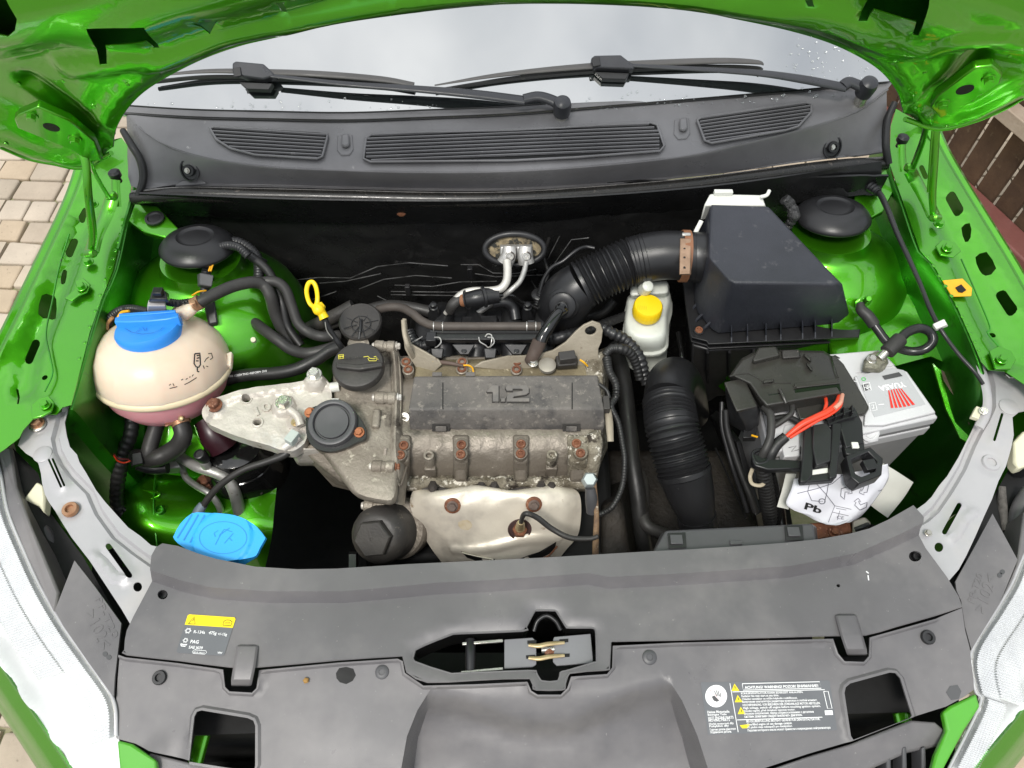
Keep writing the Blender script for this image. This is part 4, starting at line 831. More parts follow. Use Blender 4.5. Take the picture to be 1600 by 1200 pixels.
strokes("hand_fingers", LF, [[(cx-3,cy-8),(cx+1,cy+0)],[(cx,cy-9),(cx+3,cy)],[(cx+3,cy-8),(cx+5,cy)],[(cx+7,cy-5),(cx+6,cy+2)]], 1.2, EMB, wl, h=.0011)
strokes("rules", LF, [[q_(.225,.03),q_(.235,.97)],[q_(.235,.195),q_(.95,.185)],[q_(.24,.735),q_(.90,.73)],[q_(.32,.04),q_(.92,.025),q_(.925,.155),q_(.32,.165),q_(.32,.04)],[q_(.94,.22),q_(.975,.22),q_(.985,.56),q_(.95,.56),q_(.94,.22)]], 1.0, INKW, wl, h=H2)
flat("small_box_sign", LF, [q_(.925,.60),q_(.985,.60),q_(.985,.69),q_(.925,.69)], INKW, wl, h=H2)
text("lettering", "ACHTUNG! WARNING! POZOR! ВНИМАНИЕ!", q_(.335,.14), q_(.905,.13), LF, INKW, wl, h=H2, bold=.02)
for x, t in ((.26,.145),(.272,.365),(.282,.595)):
    flat("yellow_triangle", LF, [q_(x-.03,t+.03),q_(x+.03,t+.03),q_(x,t-.11)], INKY, wl, h=H2); strokes("exclamation", LF, [[q_(x,t-.06),q_(x,t-.01)]], 1.2, INKK, wl, h=.0011)
flat("yellow_oil_can", LF, [q_(.255,.84),q_(.30,.83),q_(.335,.82),q_(.32,.87),q_(.31,.90),q_(.27,.90)], INKY, wl, h=H2)
rows = [("KÜHLERVENTILATOR KANN JEDERZEIT ANLAUFEN.",.30,.78),("Radiator fan may start at any time.",.30,.59),("Chladicí ventilátor se může kdykoliv rozběhnout.",.30,.73),("Включение вентилятора радиатора возможно в любой момент.",.30,.88),
        ("HOCHSPANNUNG. VOR BERÜHREN DER ZÜNDANLAGE MOTOR ABSTELLEN.",.30,.90),("High voltage, switch off engine before touching ignition system.",.30,.90),("Vysoké napětí, před dotykem vypnout motor.",.30,.70),("Высокое напряжение, перед соприкосновением с деталями",.30,.84),("системы зажигания следует выключить двигатель.",.30,.75),
        ("BEI ÖLÜBERFÜLLUNG BESTEHT GEFAHR FÜR DEN KATALYSATOR.",.31,.88),("Overfilled engine oil can damage catalyst.",.31,.66),("Při plnění oleje nebezpečí pro katalyzátor.",.31,.66),("Перелив моторного масла может привести к повреждению нейтрализатора",.31,.95)]
for (s_, a, b), t in zip(rows, (.245,.30,.355,.41,.475,.53,.585,.64,.70,.79,.85,.905,.965)):
    text("lettering", s_, q_(a, t), q_(b, t-.004), LF, INKW, wl, h=H2, bold=.012, maxh=.0032)
for s_, b, t in (("Heisse Motorteile",.19,.595),("Bewegte Teile",.165,.64),("HOT ENGINE PARTS",.215,.71),("MOVING PARTS",.185,.755),("Horké motorové díly",.21,.815),("Pohyblivé díly",.17,.86),("Горячие детали двигателя",.22,.925),("Подвижные детали.",.185,.975)):
    text("lettering", s_, q_(.02, t), q_(b, t-.003), LF, INKW, wl, h=H2, bold=.012, maxh=.0030)
# bumper carrier below the cover, with ribs
bp = thing("bumper_grille", "dark ribbed grille edge of the front bumper below the radiator cover", "bumper", P(1330,1190,.80))
prism("lower_lip", [(1195,1205,.835),(1262,1182,.835),(1330,1162,.835),(1424,1125,.835),(1462,1128,.835),(1476,1140,.83),(1470,1165,.82),(1420,1175,.82),(1300,1230,.81),(1180,1260,.81)], .02, TRIM, bp, .003)
prism("lower_lip", [(233,1176,.835),(297,1192,.835),(402,1204,.835),(420,1260,.82),(260,1240,.82),(226,1186,.83)], .02, TRIM, bp, .003)
for x in (1360,1385,1410,1440): prism("grille_rib", [(x,1168,.826),(x+7,1166,.826),(x+9,1230,.80),(x+1,1230,.80)], .03, TRIMB, bp, .002)
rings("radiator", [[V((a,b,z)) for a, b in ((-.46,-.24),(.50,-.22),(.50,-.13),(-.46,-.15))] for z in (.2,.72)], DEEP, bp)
for nm, L_ in (("green_tab",[(182,1156,.845),(206,1162,.845),(243,1188,.845),(246,1230,.83),(200,1230,.83),(186,1200,.84)]),("green_tab",[(1484,1103,.845),(1526,1083,.845),(1532,1104,.845),(1508,1140,.84),(1476,1200,.835),(1450,1230,.83),(1462,1180,.835),(1480,1140,.84),(1474,1112,.845)])):
    prism(nm, L_, .012, mat("green_paint_flat", (.075,.34,.02), (.07,.31,.02), rough=.35, coat=.5), car, .003)
tube("green_bumper_bar", [(300,1210,.78),(314,1160,.78),(330,1100,.78)], 12, GREEN, car, flat=.5); tube("green_bumper_bar", [(1385,1050,.78),(1400,1085,.78),(1412,1130,.78)], 14, GREEN, car, flat=.5)
# ================================================================ BONNET LATCH
la = thing("bonnet_latch", "grey metal bonnet latch with brass-coloured catch in the opening of the front cover", "latch", P(855,1015,.84))
def plate(nm, L_, z, h, m, bev=.0008): return prism(nm, [(x,y,z) for x, y in L_], h, m, la, bev)
plate("latch_plate", [(788,999),(832,996),(838,1002),(838,1038),(832,1042),(788,1045)], .852, .004, mat("latch_grey", (.19,.19,.20), (.16,.16,.17), rough=.4))
plate("latch_plate", [(866,995),(923,990),(927,1036),(870,1040),(864,1034),(864,1000)], .852, .004, MC["latch_grey"])
plate("side_strip", [(722,1003),(786,998),(786,1003),(722,1008)], .853, .004, STEEL); plate("side_strip", [(720,1048),(786,1042),(786,1047),(720,1052)], .853, .004, STEEL)
tube("roller", [(735,1000,.848),(735,1022,.85),(735,1048,.848)], 8, BLACKM, la, k=3, seg=16)
for y in (1006,1026): tube("catch_blade", [(826,y+2,.856),(842,y+3,.858),(858,y,.858),(882,y-2,.856)], [2.5,3.5,3.5,2.5], BRASS, la, flat=.5, seg=8)
tube("catch_pin", [(846,1016,.85),(866,1014,.85)], 5, STEEL, la); lathe("catch_spring", P(858,1020,.846), [(.006,0),(.006,.006),(.003,.008)], RUST, la, seg=12)
tube("striker_guide", [(834,986,.845),(840,970,.85),(854,962,.852),(868,970,.85),(876,984,.845)], 3.5, BLACK, la, seg=10)
for a, b in ((824,1001),(822,1024),(874,999),(876,1022)): plate("latch_slot", [(a,b),(a+14,b-1),(a+14,b+4),(a,b+5)], .853, .002, DEEP, 0)
# ================================================================ HEADLAMPS
CHR2 = mat("fluted_chrome", (.90,.90,.90), (.80,.80,.81), rough=.28, rvar=.05, metal=.5, scale=14)
def lamp(label, F, lens, house, inner, fendL, flow):
    t = thing("headlamp", label, "headlamp", F.hit(*lens[2]), "headlamps")
    fu, fv = F.uv(*flow[0]), F.uv(*flow[1]); d = (fv-fu).normalized(); edge = [F.uv(*q) for q in inner]
    LCL = [F.uv(*q) for q in lens+lens[:1]]
    def hf(u, v):
        p = V((u, v)); s_ = (p-fu).dot(d); e = dpoly(p, edge)
        do = dpoly(p, LCL); h = -.001 - (.011 + .010*sst((e-.03)/.05))*sst(do/.012); h += .0016*abs(math.sin(s_*math.pi/.0048))*sst((.045-e)/.01); h += .0025*math.sin(e*260)*sst((e-.05)/.02) + .002*math.sin(s_*90+e*60)*sst((e-.05)/.02)
        return h
    sheet("reflector", F, lens, SKYWHITE, t, thick=.001, grid=.0028, res=170, hf=hf)
    LI = [q for q in inner]; sg = -1 if inner[0][0] < 800 else 1
    for nm, a_, b_, nn, am, da, db in (("fluted_band",12,40,300,.0012,.0006,.0004),("fluted_band",42,80,190,.0016,.0004,.0002)):
        rows_ = [[F.hit(x+sg*o_, y+o_*.35)+F.n*d_ for x, y in (LI if a_ < 40 else LI[:-2])] for o_, d_ in ((a_,da),((a_+b_)/2,(da+db)/2),(b_,db))]
        loft(nm, rows_, CHR2, t, n=nn, thick=0, smooth=0, hf=(lambda am_: (lambda u, v: F.n*(am_*(1 if int(round(u*nn)) % 2 else -1))))(am))
    sheet("lens_cover", F, lens, LAMPG, t, thick=0, grid=.02, hf=lambda u,v: .004)
    tube("lens_rim", [F.hit(*q)+F.n*.001 for q in inner], 2.4, mat("lens_rim_grey", (.45,.45,.46), rough=.3), t, seg=8)
    tube("lens_inner_rim", [F.hit(q[0]+(-8 if inner[0][0] < 800 else 8), q[1]+3)-F.n*.004 for q in inner], 1.0, STEEL, t, seg=6)
    if house: prism("lamp_housing", house, .05, TRIM, t, .003)
    return t
LFm = Fr(P(66,920,.835), (-.42,-.32,1)); RFm = Fr(P(1556,952,.84), (.42,-.30,1))
lmp = lamp("left headlamp with bright fluted reflector at the lower left of the picture", LFm, [(-90,560),(-30,640),(2,740),(14,800),(26,834),(40,864),(66,920),(84,952),(100,978),(122,1010),(140,1035),(160,1066),(178,1092),(182,1130),(186,1160),(200,1230),(130,1230),(111,1200),(67,1134),(37,1090),(0,1036),(-50,960),(-100,850),(-130,700)],
     [(-10,650,.845),(0,690,.845),(18,700,.845),(26,760,.845),(48,820,.845),(92,925,.845),(88,954,.845),(100,978,.84),(66,922,.838),(40,866,.838),(14,802,.838),(0,744,.838)],
     [(-10,700),(2,740),(14,800),(40,864),(66,920),(100,978),(140,1035),(178,1092),(184,1150)], None, ((14,800),(178,1092)))
rmp = lamp("right headlamp with bright fluted reflector at the lower right of the picture", RFm, [(1700,740),(1640,800),(1600,864),(1580,911),(1556,952),(1535,986),(1516,1019),(1519,1050),(1522,1077),(1530,1090),(1532,1106),(1508,1144),(1482,1200),(1470,1240),(1500,1240),(1530,1190),(1600,1105),(1680,1000),(1740,880)],
     [(1600,800,.85),(1590,876,.85),(1588,885,.85),(1562,945,.848),(1556,950,.843),(1580,911,.843),(1602,862,.843),(1640,800,.845),(1640,770,.85)],
     [(1640,800),(1600,864),(1580,911),(1556,952),(1516,1019),(1522,1077),(1530,1100),(1482,1200)], None, ((1600,864),(1516,1040)))
loft("left_front_wing", [[LFm.hit(*q)+V((0,0,dz)) for q in ((-130,860),(-50,962),(0,1038),(37,1092),(67,1136),(111,1202),(150,1260))] for dz in (.002,)]+
     [[LFm.hit(*q)+V((a,b,c)) for q in ((-130,860),(-50,962),(0,1038),(37,1092),(67,1136),(111,1202),(150,1260))] for a,b,c in ((-.02,-.022,-.03),(-.03,-.04,-.10),(-.03,-.04,-.45))], GREEN, car, n=24, k=4)
loft("right_front_wing", [[RFm.hit(*q)+V((a,b,c)) for q in ((1760,880),(1680,1002),(1600,1107),(1565,1150),(1530,1192),(1500,1242),(1470,1280))] for a,b,c in ((0,0,.002),(.02,-.022,-.03),(.03,-.04,-.10),(.03,-.04,-.45))], GREEN, car, n=24, k=4)
# plates behind the lamps, and the bits in the dark gaps
for lab, L_, tx in (("flat grey lamp backing plate left of the front cover", [(118,877),(88,954),(100,978),(140,1036),(179,1090),(181,1060),(191,975),(150,918)], (((133,962),(160,1018)),((150,938),(178,1000)))),
                ("flat grey lamp backing plate right of the front cover", [(1549,804),(1520,858),(1491,910),(1493,924),(1500,940),(1506,980),(1516,1016),(1560,944),(1588,876)], (((1537,962),(1556,905)),((1520,945),(1534,900))))):
    t = thing("lamp_backing_plate", lab, "panel", P(*L_[0], .85), "lamp backing plates")
    F = HZ(.852); sheet("plate", F, L_, TRIM, t, thick=.003, grid=.01, hf=lambda u,v: .003)
    text("embossed_marks", ">102<", *tx[0], F, TRIM, t, h=.0036, ext=.001, maxh=.014); text("embossed_marks", "PP-T20", *tx[1], F, TRIM, t, h=.0036, ext=.001, maxh=.008)
    a = tx[0][1]; sg = 1 if a[0] < 800 else -1
    for k in (10, 20): flat("embossed_dot", F, ell(a[0]+(6 if sg > 0 else 4)*k/10, a[1]+k*.5*(1 if sg > 0 else -1), 4, 4, 12), EMB, t, h=.0036, t=.003)
gap_l = thing("lamp_wiring_cover", "black and cream lamp housing pieces in the dark gap left of the grey panel", "lamp housing", P(60,820,.80))
prism("cream_bracket", [(36,780,.83),(57,752,.84),(66,758,.84),(71,776,.83),(68,802,.82),(60,790,.825)], .02, CREAM, gap_l, .003)
tube("bulb_cover", [(38,790,.80),(55,800,.80),(68,806,.80)], 14, BLACKM, gap_l); tube("wire_sleeve", [(55,812,.80),(70,838,.80),(82,880,.78),(90,925,.76)], [9,13,15,10], TRIMB, gap_l)
rings("housing_wall", [[(20,700,.84),(60,740,.80),(78,800,.80),(130,870,.80),(190,975,.80),(182,1080,.8),(100,978,.8),(40,864,.8)],[(20,700,.6),(60,740,.6),(78,800,.6),(130,870,.6),(190,975,.6),(182,1080,.6),(100,978,.6),(40,864,.6)]], DEEP, gap_l)
gap_r = thing("lamp_wiring_cover", "black and cream lamp housing pieces in the dark gap right of the grey panel", "lamp housing", P(1580,760,.80))
prism("cream_bracket", [(1584,690,.85),(1600,672,.85),(1630,690,.85),(1610,726,.84),(1592,732,.84),(1584,722,.84)], .02, CREAM, gap_r, .003)
tube("bulb_cover", [(1588,735,.82),(1606,722,.82),(1630,715,.82)], 14, BLACKM, gap_r); tube("wire_sleeve", [(1612,770,.82),(1592,800,.81),(1580,845,.80)], [16,13,7], TRIM, gap_r)
tube("wire_sleeve", [(1566,760,.81),(1566,790,.80),(1572,830,.8)], [5,7,6], mat("grubby_foam", (.14,.13,.12), (.07,.065,.06), rough=.9, scale=60, bump=3, bscale=200), gap_r)
rings("housing_wall", [[(1600,690,.80),(1640,700,.80),(1640,820,.8),(1590,880,.80),(1516,1015,.80),(1500,940,.80),(1490,905,.8),(1550,780,.80)],[(1600,690,.6),(1640,700,.6),(1640,820,.6),(1590,880,.6),(1516,1015,.6),(1500,940,.6),(1490,905,.6),(1550,780,.6)]], DEEP, gap_r)
# ================================================================ ENGINE
from mathutils.bvhtree import BVHTree
def bvh(*obs):
    vs, fs = [], []
    for o in obs:
        k = len(vs); vs += [v.co+ORG[o.name] for v in o.data.vertices]; fs += [[i+k for i in p.vertices] for p in o.data.polygons]
    return BVHTree.FromPolygons(vs, fs)
def onm(B, x, y):
    d = ray(x, y).normalized(); h = B.ray_cast(CAM, d)
    return (h[0], (h[1] if h[1].dot(d) < 0 else -h[1])) if h[0] else (None, None)
def decal(name, B, lists, wpx, m, parent, h=.0005):
    vs, fs = [], []
    for L_ in lists:
        L2 = []
        for a, b in zip(L_, L_[1:]):
            n = max(1, int(math.dist(a, b)/3)); L2 += [(a[0]+(b[0]-a[0])*i/n, a[1]+(b[1]-a[1])*i/n) for i in range(n)]
        L2.append(L_[-1]); pr_ = None
        for i, q in enumerate(L2):
            a, b = L2[max(i-1,0)], L2[min(i+1,len(L2)-1)]; dx, dy = b[0]-a[0], b[1]-a[1]; l = math.hypot(dx, dy) or 1; nx, ny = -dy/l*wpx/2, dx/l*wpx/2
            p0, n0 = onm(B, q[0]+nx, q[1]+ny); p1, n1 = onm(B, q[0]-nx, q[1]-ny)
            if p0 is None or p1 is None: pr_ = None; continue
            k = len(vs); vs += [p0+n0*h, p1+n1*h]
            if pr_ is not None: fs.append([pr_, pr_+1, k+1, k])
            pr_ = k
    return link(name, vs, fs, m, parent, smooth=0)
def decal_text(name, B, s_, p0, p1, hpx, m, parent, h=.0005, bold=0, skew=0):
    cu = bpy.data.curves.new(name, 'FONT'); cu.body = s_; cu.resolution_u = 2; cu.offset = bold
    to = bpy.data.objects.new("tmp", cu); COL.objects.link(to); me = bpy.data.meshes.new_from_object(to); bpy.data.objects.remove(to)
    xs = [v.co.x for v in me.vertices]; ys = [v.co.y for v in me.vertices]; dx, dy = p1[0]-p0[0], p1[1]-p0[1]; l = math.hypot(dx, dy); ux, uy = dx/l, dy/l
    vs = []
    for v in me.vertices:
        t = (v.co.x-min(xs))/(max(xs)-min(xs)); e = (v.co.y-min(ys))/(max(ys)-min(ys))*hpx; p, n = onm(B, p0[0]+dx*t+uy*e+skew*e, p0[1]+dy*t-ux*e)
        if p is None: p, n = (V(vs[-1]), V((0,0,0))) if vs else (P(*p0,.8), V((0,0,0)))
        vs.append(p+n*h)
    fs = [list(p.vertices) for p in me.polygons]; bpy.data.meshes.remove(me); return link(name, vs, fs, m, parent, smooth=0)
en = thing("engine", "dirty alloy engine with a dusty cover embossed with the figures one point two", "engine", P(790,650,.6))
# cam housing: rounded brown casting below the cover
cx_ = [620,650,700,760,820,870,928]
loft("cam_housing", [[(x,590,.70) for x in cx_],[(x,592,.785) for x in cx_],[(x,660,.790) for x in cx_],[(x,690,.785) for x in cx_],[(x,715,.770) for x in cx_],[(x,738,.745) for x in cx_],[(x,752,.715) for x in cx_],[(x,756,.66) for x in cx_]], CAST2, en, n=60, k=5, thick=.004,
     hf=lambda u,v: V((0,0,.003*math.sin(u*40)*math.exp(-((v-.7)/.1)**2)+.002*mn.noise(V((u*30,v*14,3))))))
rings("cylinder_head", [[(622,560,.62),(622,770,.60),(925,770,.60),(925,560,.62)],[(616,556,.772),(622,700,.768),(930,700,.768),(940,556,.772)]], CAST2, en, bevel=.004)
# crusty gasket flange along the front of the head
loft("corroded_flange", [[(x,742+2*math.sin(x*.07),.735) for x in range(636,935,12)],[(x,751+2.5*math.sin(x*.11),.742) for x in range(636,935,12)],[(x,763+3*math.sin(x*.09),.730) for x in range(636,935,12)],[(x,768,.70) for x in range(636,935,12)]], CRUST, en, n=110, k=4,
     hf=lambda u,v: V((0,0,.004*mn.noise(V((u*60,v*6,0)))+.002*mn.noise(V((u*160,v*12,5))))))
# bearing saddles with rusty bolt pairs
for x, y in ((629,700),(720,700),(814,700),(903,700)):
    w_ = 15 if x < 900 else 20
    rings("bearing_saddle", [[(x-w_,y-22,.77),(x+w_,y-22,.77),(x+w_*.8,y+50,.735),(x-w_*.8,y+50,.735)],[(x-w_*.85,y-20,.796),(x+w_*.85,y-20,.796),(x+w_*.7,y+22,.786),(x-w_*.7,y+22,.786)]], CAST2 if x < 900 else CRUST, en, bevel=.005, seg=3)
    rings("saddle_rib", [[(x-w_*.8,y+16,.74),(x+w_*.8,y+16,.74),(x+w_*.8,y+56,.71),(x-w_*.8,y+56,.71)],[(x-w_*.6,y+16,.780),(x+w_*.6,y+16,.780),(x+w_*.6,y+52,.748),(x-w_*.6,y+52,.748)]], CAST2, en, bevel=.005, seg=3)
BP = [(631,697),(625.5,712),(721,696),(720,711),(814,695),(813.5,710),(900.6,694),(907,709)]
for i, (x, y) in enumerate(BP):
    lathe("bolt_seat", P(x,y,.790), [(.0105,-.006),(.0105,.005),(.009,.006)], CAST2 if i < 6 else CRUST, en, seg=18)
    bolt(en, x, y-.5, .796, 7.6, RUST, 'torx')
for x, y in ((673,712),(861,711)):
    lathe("threaded_post", P(x,y+16,.755), [(.0085,-.01),(.0080,.022),(.0078,.036),(.0060,.037),(.0045,.036),(.0045,.028)], CAST if x < 700 else CRUST, en, seg=18)
    boxw("post_foot", P(x,y+20,.75), .018, .018, .026, CAST2, en, bevel=.002)
# rear ledge with bolts
rings("rear_ledge", [[(642,604,.75),(642,556,.75),(940,550,.75),(944,604,.75)],[(648,602,.795),(650,570,.795),(934,566,.795),(940,602,.795)]], mat("ochre_dusty_alloy", (.21,.175,.105), (.13,.105,.065), rough=.7, scale=14, c3=(.36,.31,.22), s3=70, t3=.62, w3=.06, bump=2, bscale=120), en, bevel=.004)
for x, y in ((634.6,567),(638,579),(722,567),(721.7,578),(808,567),(807,579)):
    lathe("bolt_seat", P(x,y,.798), [(.0095,-.02),(.0095,.002),(.008,.003)], CAST2, en, seg=16); bolt(en, x, y-1, .800, 7.2, RUST, 'torx')
# ignition coil cover "1.2"
lr_ = [(648,594,.782),(647,588,.823),(638,639,.823),(640,667,.797),(641,678,.776)]; rr4 = [(933,592,.782),(934,586,.823),(944,638,.823),(945,667,.797),(943,678,.776)]
def mixr(t, dz=0): return [P(*a).lerp(P(*b), t)+V((0,0,dz)) for a, b in zip(lr_, rr4)]
cc = rings("coil_cover", [mixr(t) for t in (0,.17,.5,.83,1)], VCOV, en, bevel=.003, seg=3)
CVF = HZ(.823)
RAISED = mat("raised_figure_plastic", (.17,.155,.14), (.12,.112,.105), rough=.5, scale=60)  # figures paler than the cover, with dark outlines
for L_ in ([(761,613),(768,604),(779,604),(779,629),(770,629),(770,614),(761,614)],[(783,624),(789,624),(789,629),(783,629)],
           [(792,604),(822,604),(826,608),(826,615),(822,618),(803,621),(801,624),(827,624),(827,629),(792,629),(792,621),(797,616),(816,613),(817,611),(815,609),(801,609),(801,612),(792,612),(790,608)]):
    c_ = (sum(q[0] for q in L_)/len(L_), sum(q[1] for q in L_)/len(L_))
    sheet("numeral", CVF, L_, RAISED, cc, thick=.004, hf=lambda u,v: .0035)
    tube("numeral_outline", [CVF.hit(*q)+V((0,0,.0004)) for q in L_+L_[:1]], 1.5, DUSTB, cc, k=1, seg=6)
for x in (692,894): rings("crack_groove", [[CVF.hit(x-.8,598)+V((0,0,.0005)), CVF.hit(x+.8,598)+V((0,0,.0005)), CVF.hit(x+.8,639)+V((0,0,.0005)), CVF.hit(x-.8,639)+V((0,0,.0005))],[CVF.hit(x-.8,598)-V((0,0,.001)), CVF.hit(x+.8,598)-V((0,0,.001)), CVF.hit(x+.8,639)-V((0,0,.001)), CVF.hit(x-.8,639)-V((0,0,.001))]], DEEP, cc, smooth=0)
for x in (689,893):
    rings("clip_slot", [[(x-14,662,.8035),(x+14,662,.8035),(x+14,674,.792),(x-14,674,.792)],[(x-14,662,.800),(x+14,662,.800),(x+14,674,.788),(x-14,674,.788)]], DUSTB, cc, bevel=.0006)
    rings("clip_tongue", [[(x-9,666,.802),(x+9,666,.802),(x+9,675,.793),(x-9,675,.793)],[(x-8,666,.8055),(x+8,666,.8055),(x+8,674,.797),(x-8,674,.797)]], VCOV, cc, bevel=.001)
for x in (683,735): boxw("cover_tab", P(x, 585, .823), .015, .007, .004, VCOV, cc, bevel=.001)
# timing cover
TC = [(520,600),(524,575),(545,556),(580,545),(604,543),(614,556),(619,620),(622,690),(624,740),(618,784),(600,788),(560,778),(536,752),(514,722),(498,696),(510,660),(520,640)]
def tcr(z, s_=1, cx=566, cy=665): return [P(cx+(x-cx)*s_, cy+(y-cy)*s_, z) for x, y in sm(TC, 3)]
rings("timing_cover", [tcr(.60,.96), tcr(.70,1.0), tcr(.77,1.0), tcr(.785,.985), tcr(.794,.94), tcr(.797,.86)], CAST, en, smooth=50)
loft("timing_flange", [[(607,541,.79),(611,560,.80),(613,620,.80),(610,700,.80),(614,740,.79),(612,786,.75)],[(613,541,.80),(617,560,.81),(620,620,.81),(618,700,.805),(624,740,.79),(622,788,.75)],[(622,545,.79),(628,570,.79),(630,620,.79),(630,700,.785),(636,745,.76),(632,790,.73)]], CAST, en, n=30, thick=.012, k=3)
for x, y, z in ((600,541,.80),(601,621,.805),(597,729,.795),(584,790,.72)):
    c = P(x,y,z); lathe("flange_boss", c-V((.013,0,0)), [(.008,-.002),(.0100,0),(.0100,.012),(.0085,.014),(.0085,.018),(.0100,.020),(.0100,.030),(.008,.032)], CAST, en, axis=(1,-.05,0), seg=18)
    bolt(en, 0,0,0, 7.5, ALU if y < 700 else RUST, axis=(1,0,0), world=c+V((.020,0,0)), name="flange_bolt"); lathe("boss_end", c-V((.019,0,0)), [(.0052,0),(.006,.002),(.006,.006)], ALU, en, axis=(1,0,0), seg=14)
boxw("casting_rib", P(588,655,.80), .012, .032, .012, CAST, en, bevel=.003); boxw("casting_rib", P(560,604,.80), .012, .014, .01, CAST, en, bevel=.003)
rings("oily_seam", [[(600,700,.80),(604,700,.80),(598,775,.76),(594,775,.76)],[(600,700,.803),(604,700,.803),(598,775,.763),(594,775,.763)]], CAST2, en)
for i in range(4): tube("casting_web", [(640,700-i*0+i*4,.77),(626,668+i*30,.78),(620,650+i*32,.785)], 2.5, CAST2, en, seg=8)
tube("side_web", [(648,690,.765),(628,664,.78),(618,650,.785)], 5, CAST2, en, flat=.6); tube("side_web", [(648,590,.775),(630,575,.785),(618,560,.79)], 5, CAST2, en, flat=.6)
lathe("round_plug", P(633,652,.79), [(.008,-.006),(.0085,0),(.0075,.003),(.004,.003),(.0035,0)], STEEL, en, seg=18, axis=(-.2,-.6,1))
# oil filler
lathe("filler_neck", P(558,578,.81), [(.036,-.03),(.032,0),(.030,.012)], CAST, en, seg=28)
oc = lathe("oil_filler_cap", P(562,577,.825), [(.037,0),(.040,.003),(.0405,.012),(.038,.0165),(.034,.018),(.001,.0185)], DUSTB, en, seg=48, axis=(0,-.12,1), mod=lambda t, i: 1+(.012*math.sin(t*2*math.pi*24) if 0 < i < 3 else 0))
OF = Fr(P(562,577,.8445), (0,-.12,1))
pts = [OF.hit(*q)+OF.n*.007 for q in ((526,569),(560,572),(598,568),(599,575),(562,581),(526,577))]; rings("grip_bar", [[p-OF.n*.008 for p in pts], pts], DUSTB, oc, bevel=.002)
text("oil_symbol", "oo", (530,559), (537,558), OF, INKOLD, oc, h=.0006, maxh=.003); strokes("oil_symbol", OF, [[(529,555),(537,554),(537,560),(529,561),(529,555)],[(529,558),(537,557)],[(568,558),(575,557),(578,560),(585,561),(589,559),(588,564),(577,564),(575,560)],[(590,561),(591,562)],[(584,558),(588,557)]], 1.1, INKOLD, oc, h=.0006)
text("embossed_word", "ENGINE OIL", (539,562), (567,560), OF, DUSTB, oc, h=.0008)
# breather cap with radial ribs
bc = lathe("breather_cap", P(564,506,.80), [(.028,-.03),(.034,-.008),(.0355,0),(.0355,.008),(.033,.011),(.002,.012)], DUSTB, en, seg=48, axis=(0,-.1,1), mod=lambda t, i: 1+(.01*math.sin(t*2*math.pi*30) if i == 2 else 0))
bcc = P(564,506,.8125)
for k in range(8):
    a = k*math.pi/4+.3; tube("rib", [bcc+V((.007*math.cos(a),.007*math.sin(a),0)), bcc+V((.029*math.cos(a),.029*math.sin(a),-.001))], .7, BLACK, bc, k=2, seg=6)
tube("rib", [(564,499,.8135),(563,512,.8135),(561,530,.805)], 2.3, BLACK, bc, seg=8)
tube("ring_rib", [bcc+V((.016*math.cos(a*.3),.016*math.sin(a*.3),.0003)) for a in range(0,22)], .7, BLACK, bc, k=1, seg=6)
rings("breather_neck", [[P(562+20*math.cos(a*.628), 548+14*math.sin(a*.628), .78) for a in range(10)],[P(560+17*math.cos(a*.628), 536+12*math.sin(a*.628), .80) for a in range(10)]], CAST, en, smooth=60)
# round black cover with two copper bolts
F2 = Fr(P(523,664,.815), (-.05,-.22,1))
fl = sm([(484,640),(498,633),(520,630),(546,634),(562,652),(572,672),(570,686),(556,692),(540,700),(516,706),(492,700),(480,684),(478,660)], 3)
sheet("round_cover_flange", F2, fl, BLACKM, en, thick=.008, bevel=.001)
rings("round_cover_body", [[F2.hit(*q)-F2.n*.008 for q in fl],[F2.hit(*q)-F2.n*.06 for q in fl]], CAST, en)
lathe("round_cover_dome", F2.hit(521,662), [(.037,-.002),(.037,.006),(.0355,.010),(.032,.011),(.029,.010),(.0275,.004),(.0255,.004),(.0245,.008),(.010,.007),(.001,.0065)], TRIMB, en, axis=F2.n, seg=56)
for x, y in ((484.5,645),(561.5,676)): bolt(en, 0,0,0, 8.5, mat("copper_bolt", (.42,.16,.07), (.30,.11,.05), rough=.5, metal=.4, scale=80), axis=F2.n, world=F2.hit(x,y)+F2.n*.001)
# lower left casting below the mount
rings("thermostat_housing", [[(470,700,.62),(515,690,.62),(560,770,.56),(520,760,.56)],[(462,698,.78),(512,690,.79),(590,768,.74),(530,752,.74)]], CAST, en, bevel=.006, seg=3)
rings("mount_foot", [[(456,712,.66),(500,716,.66),(498,728,.62),(466,728,.62)],[(452,700,.79),(500,700,.79),(506,722,.75),(462,722,.75)]], ALU, en, bevel=.005, seg=3)
# oil filter housing
ax = (P(575,846,.745)-P(612,826,.665)).normalized()
lathe("filter_seat", P(620,822,.672), [(.052,-.05),(.0535,-.01),(.052,.010),(.048,.014)], CAST2, en, axis=ax, seg=40)
fc = lathe("oil_filter_cap", P(606,829,.68), [(.0475,-.01),(.0475,.004),(.0465,.006),(.0455,.03),(.0425,.042),(.034,.051),(.028,.053)], DUSTB, en, axis=ax, seg=48, mod=lambda t,i: 1+.006*math.sin(t*2*math.pi*20)*(1 if i in (3,4) else 0))
lathe("hexagon", P(606,829,.68)+ax*.052, [(.029,0),(.029,.013),(.027,.015),(.003,.0152),(.0028,.014)], DUSTB, fc, axis=ax, seg=6)
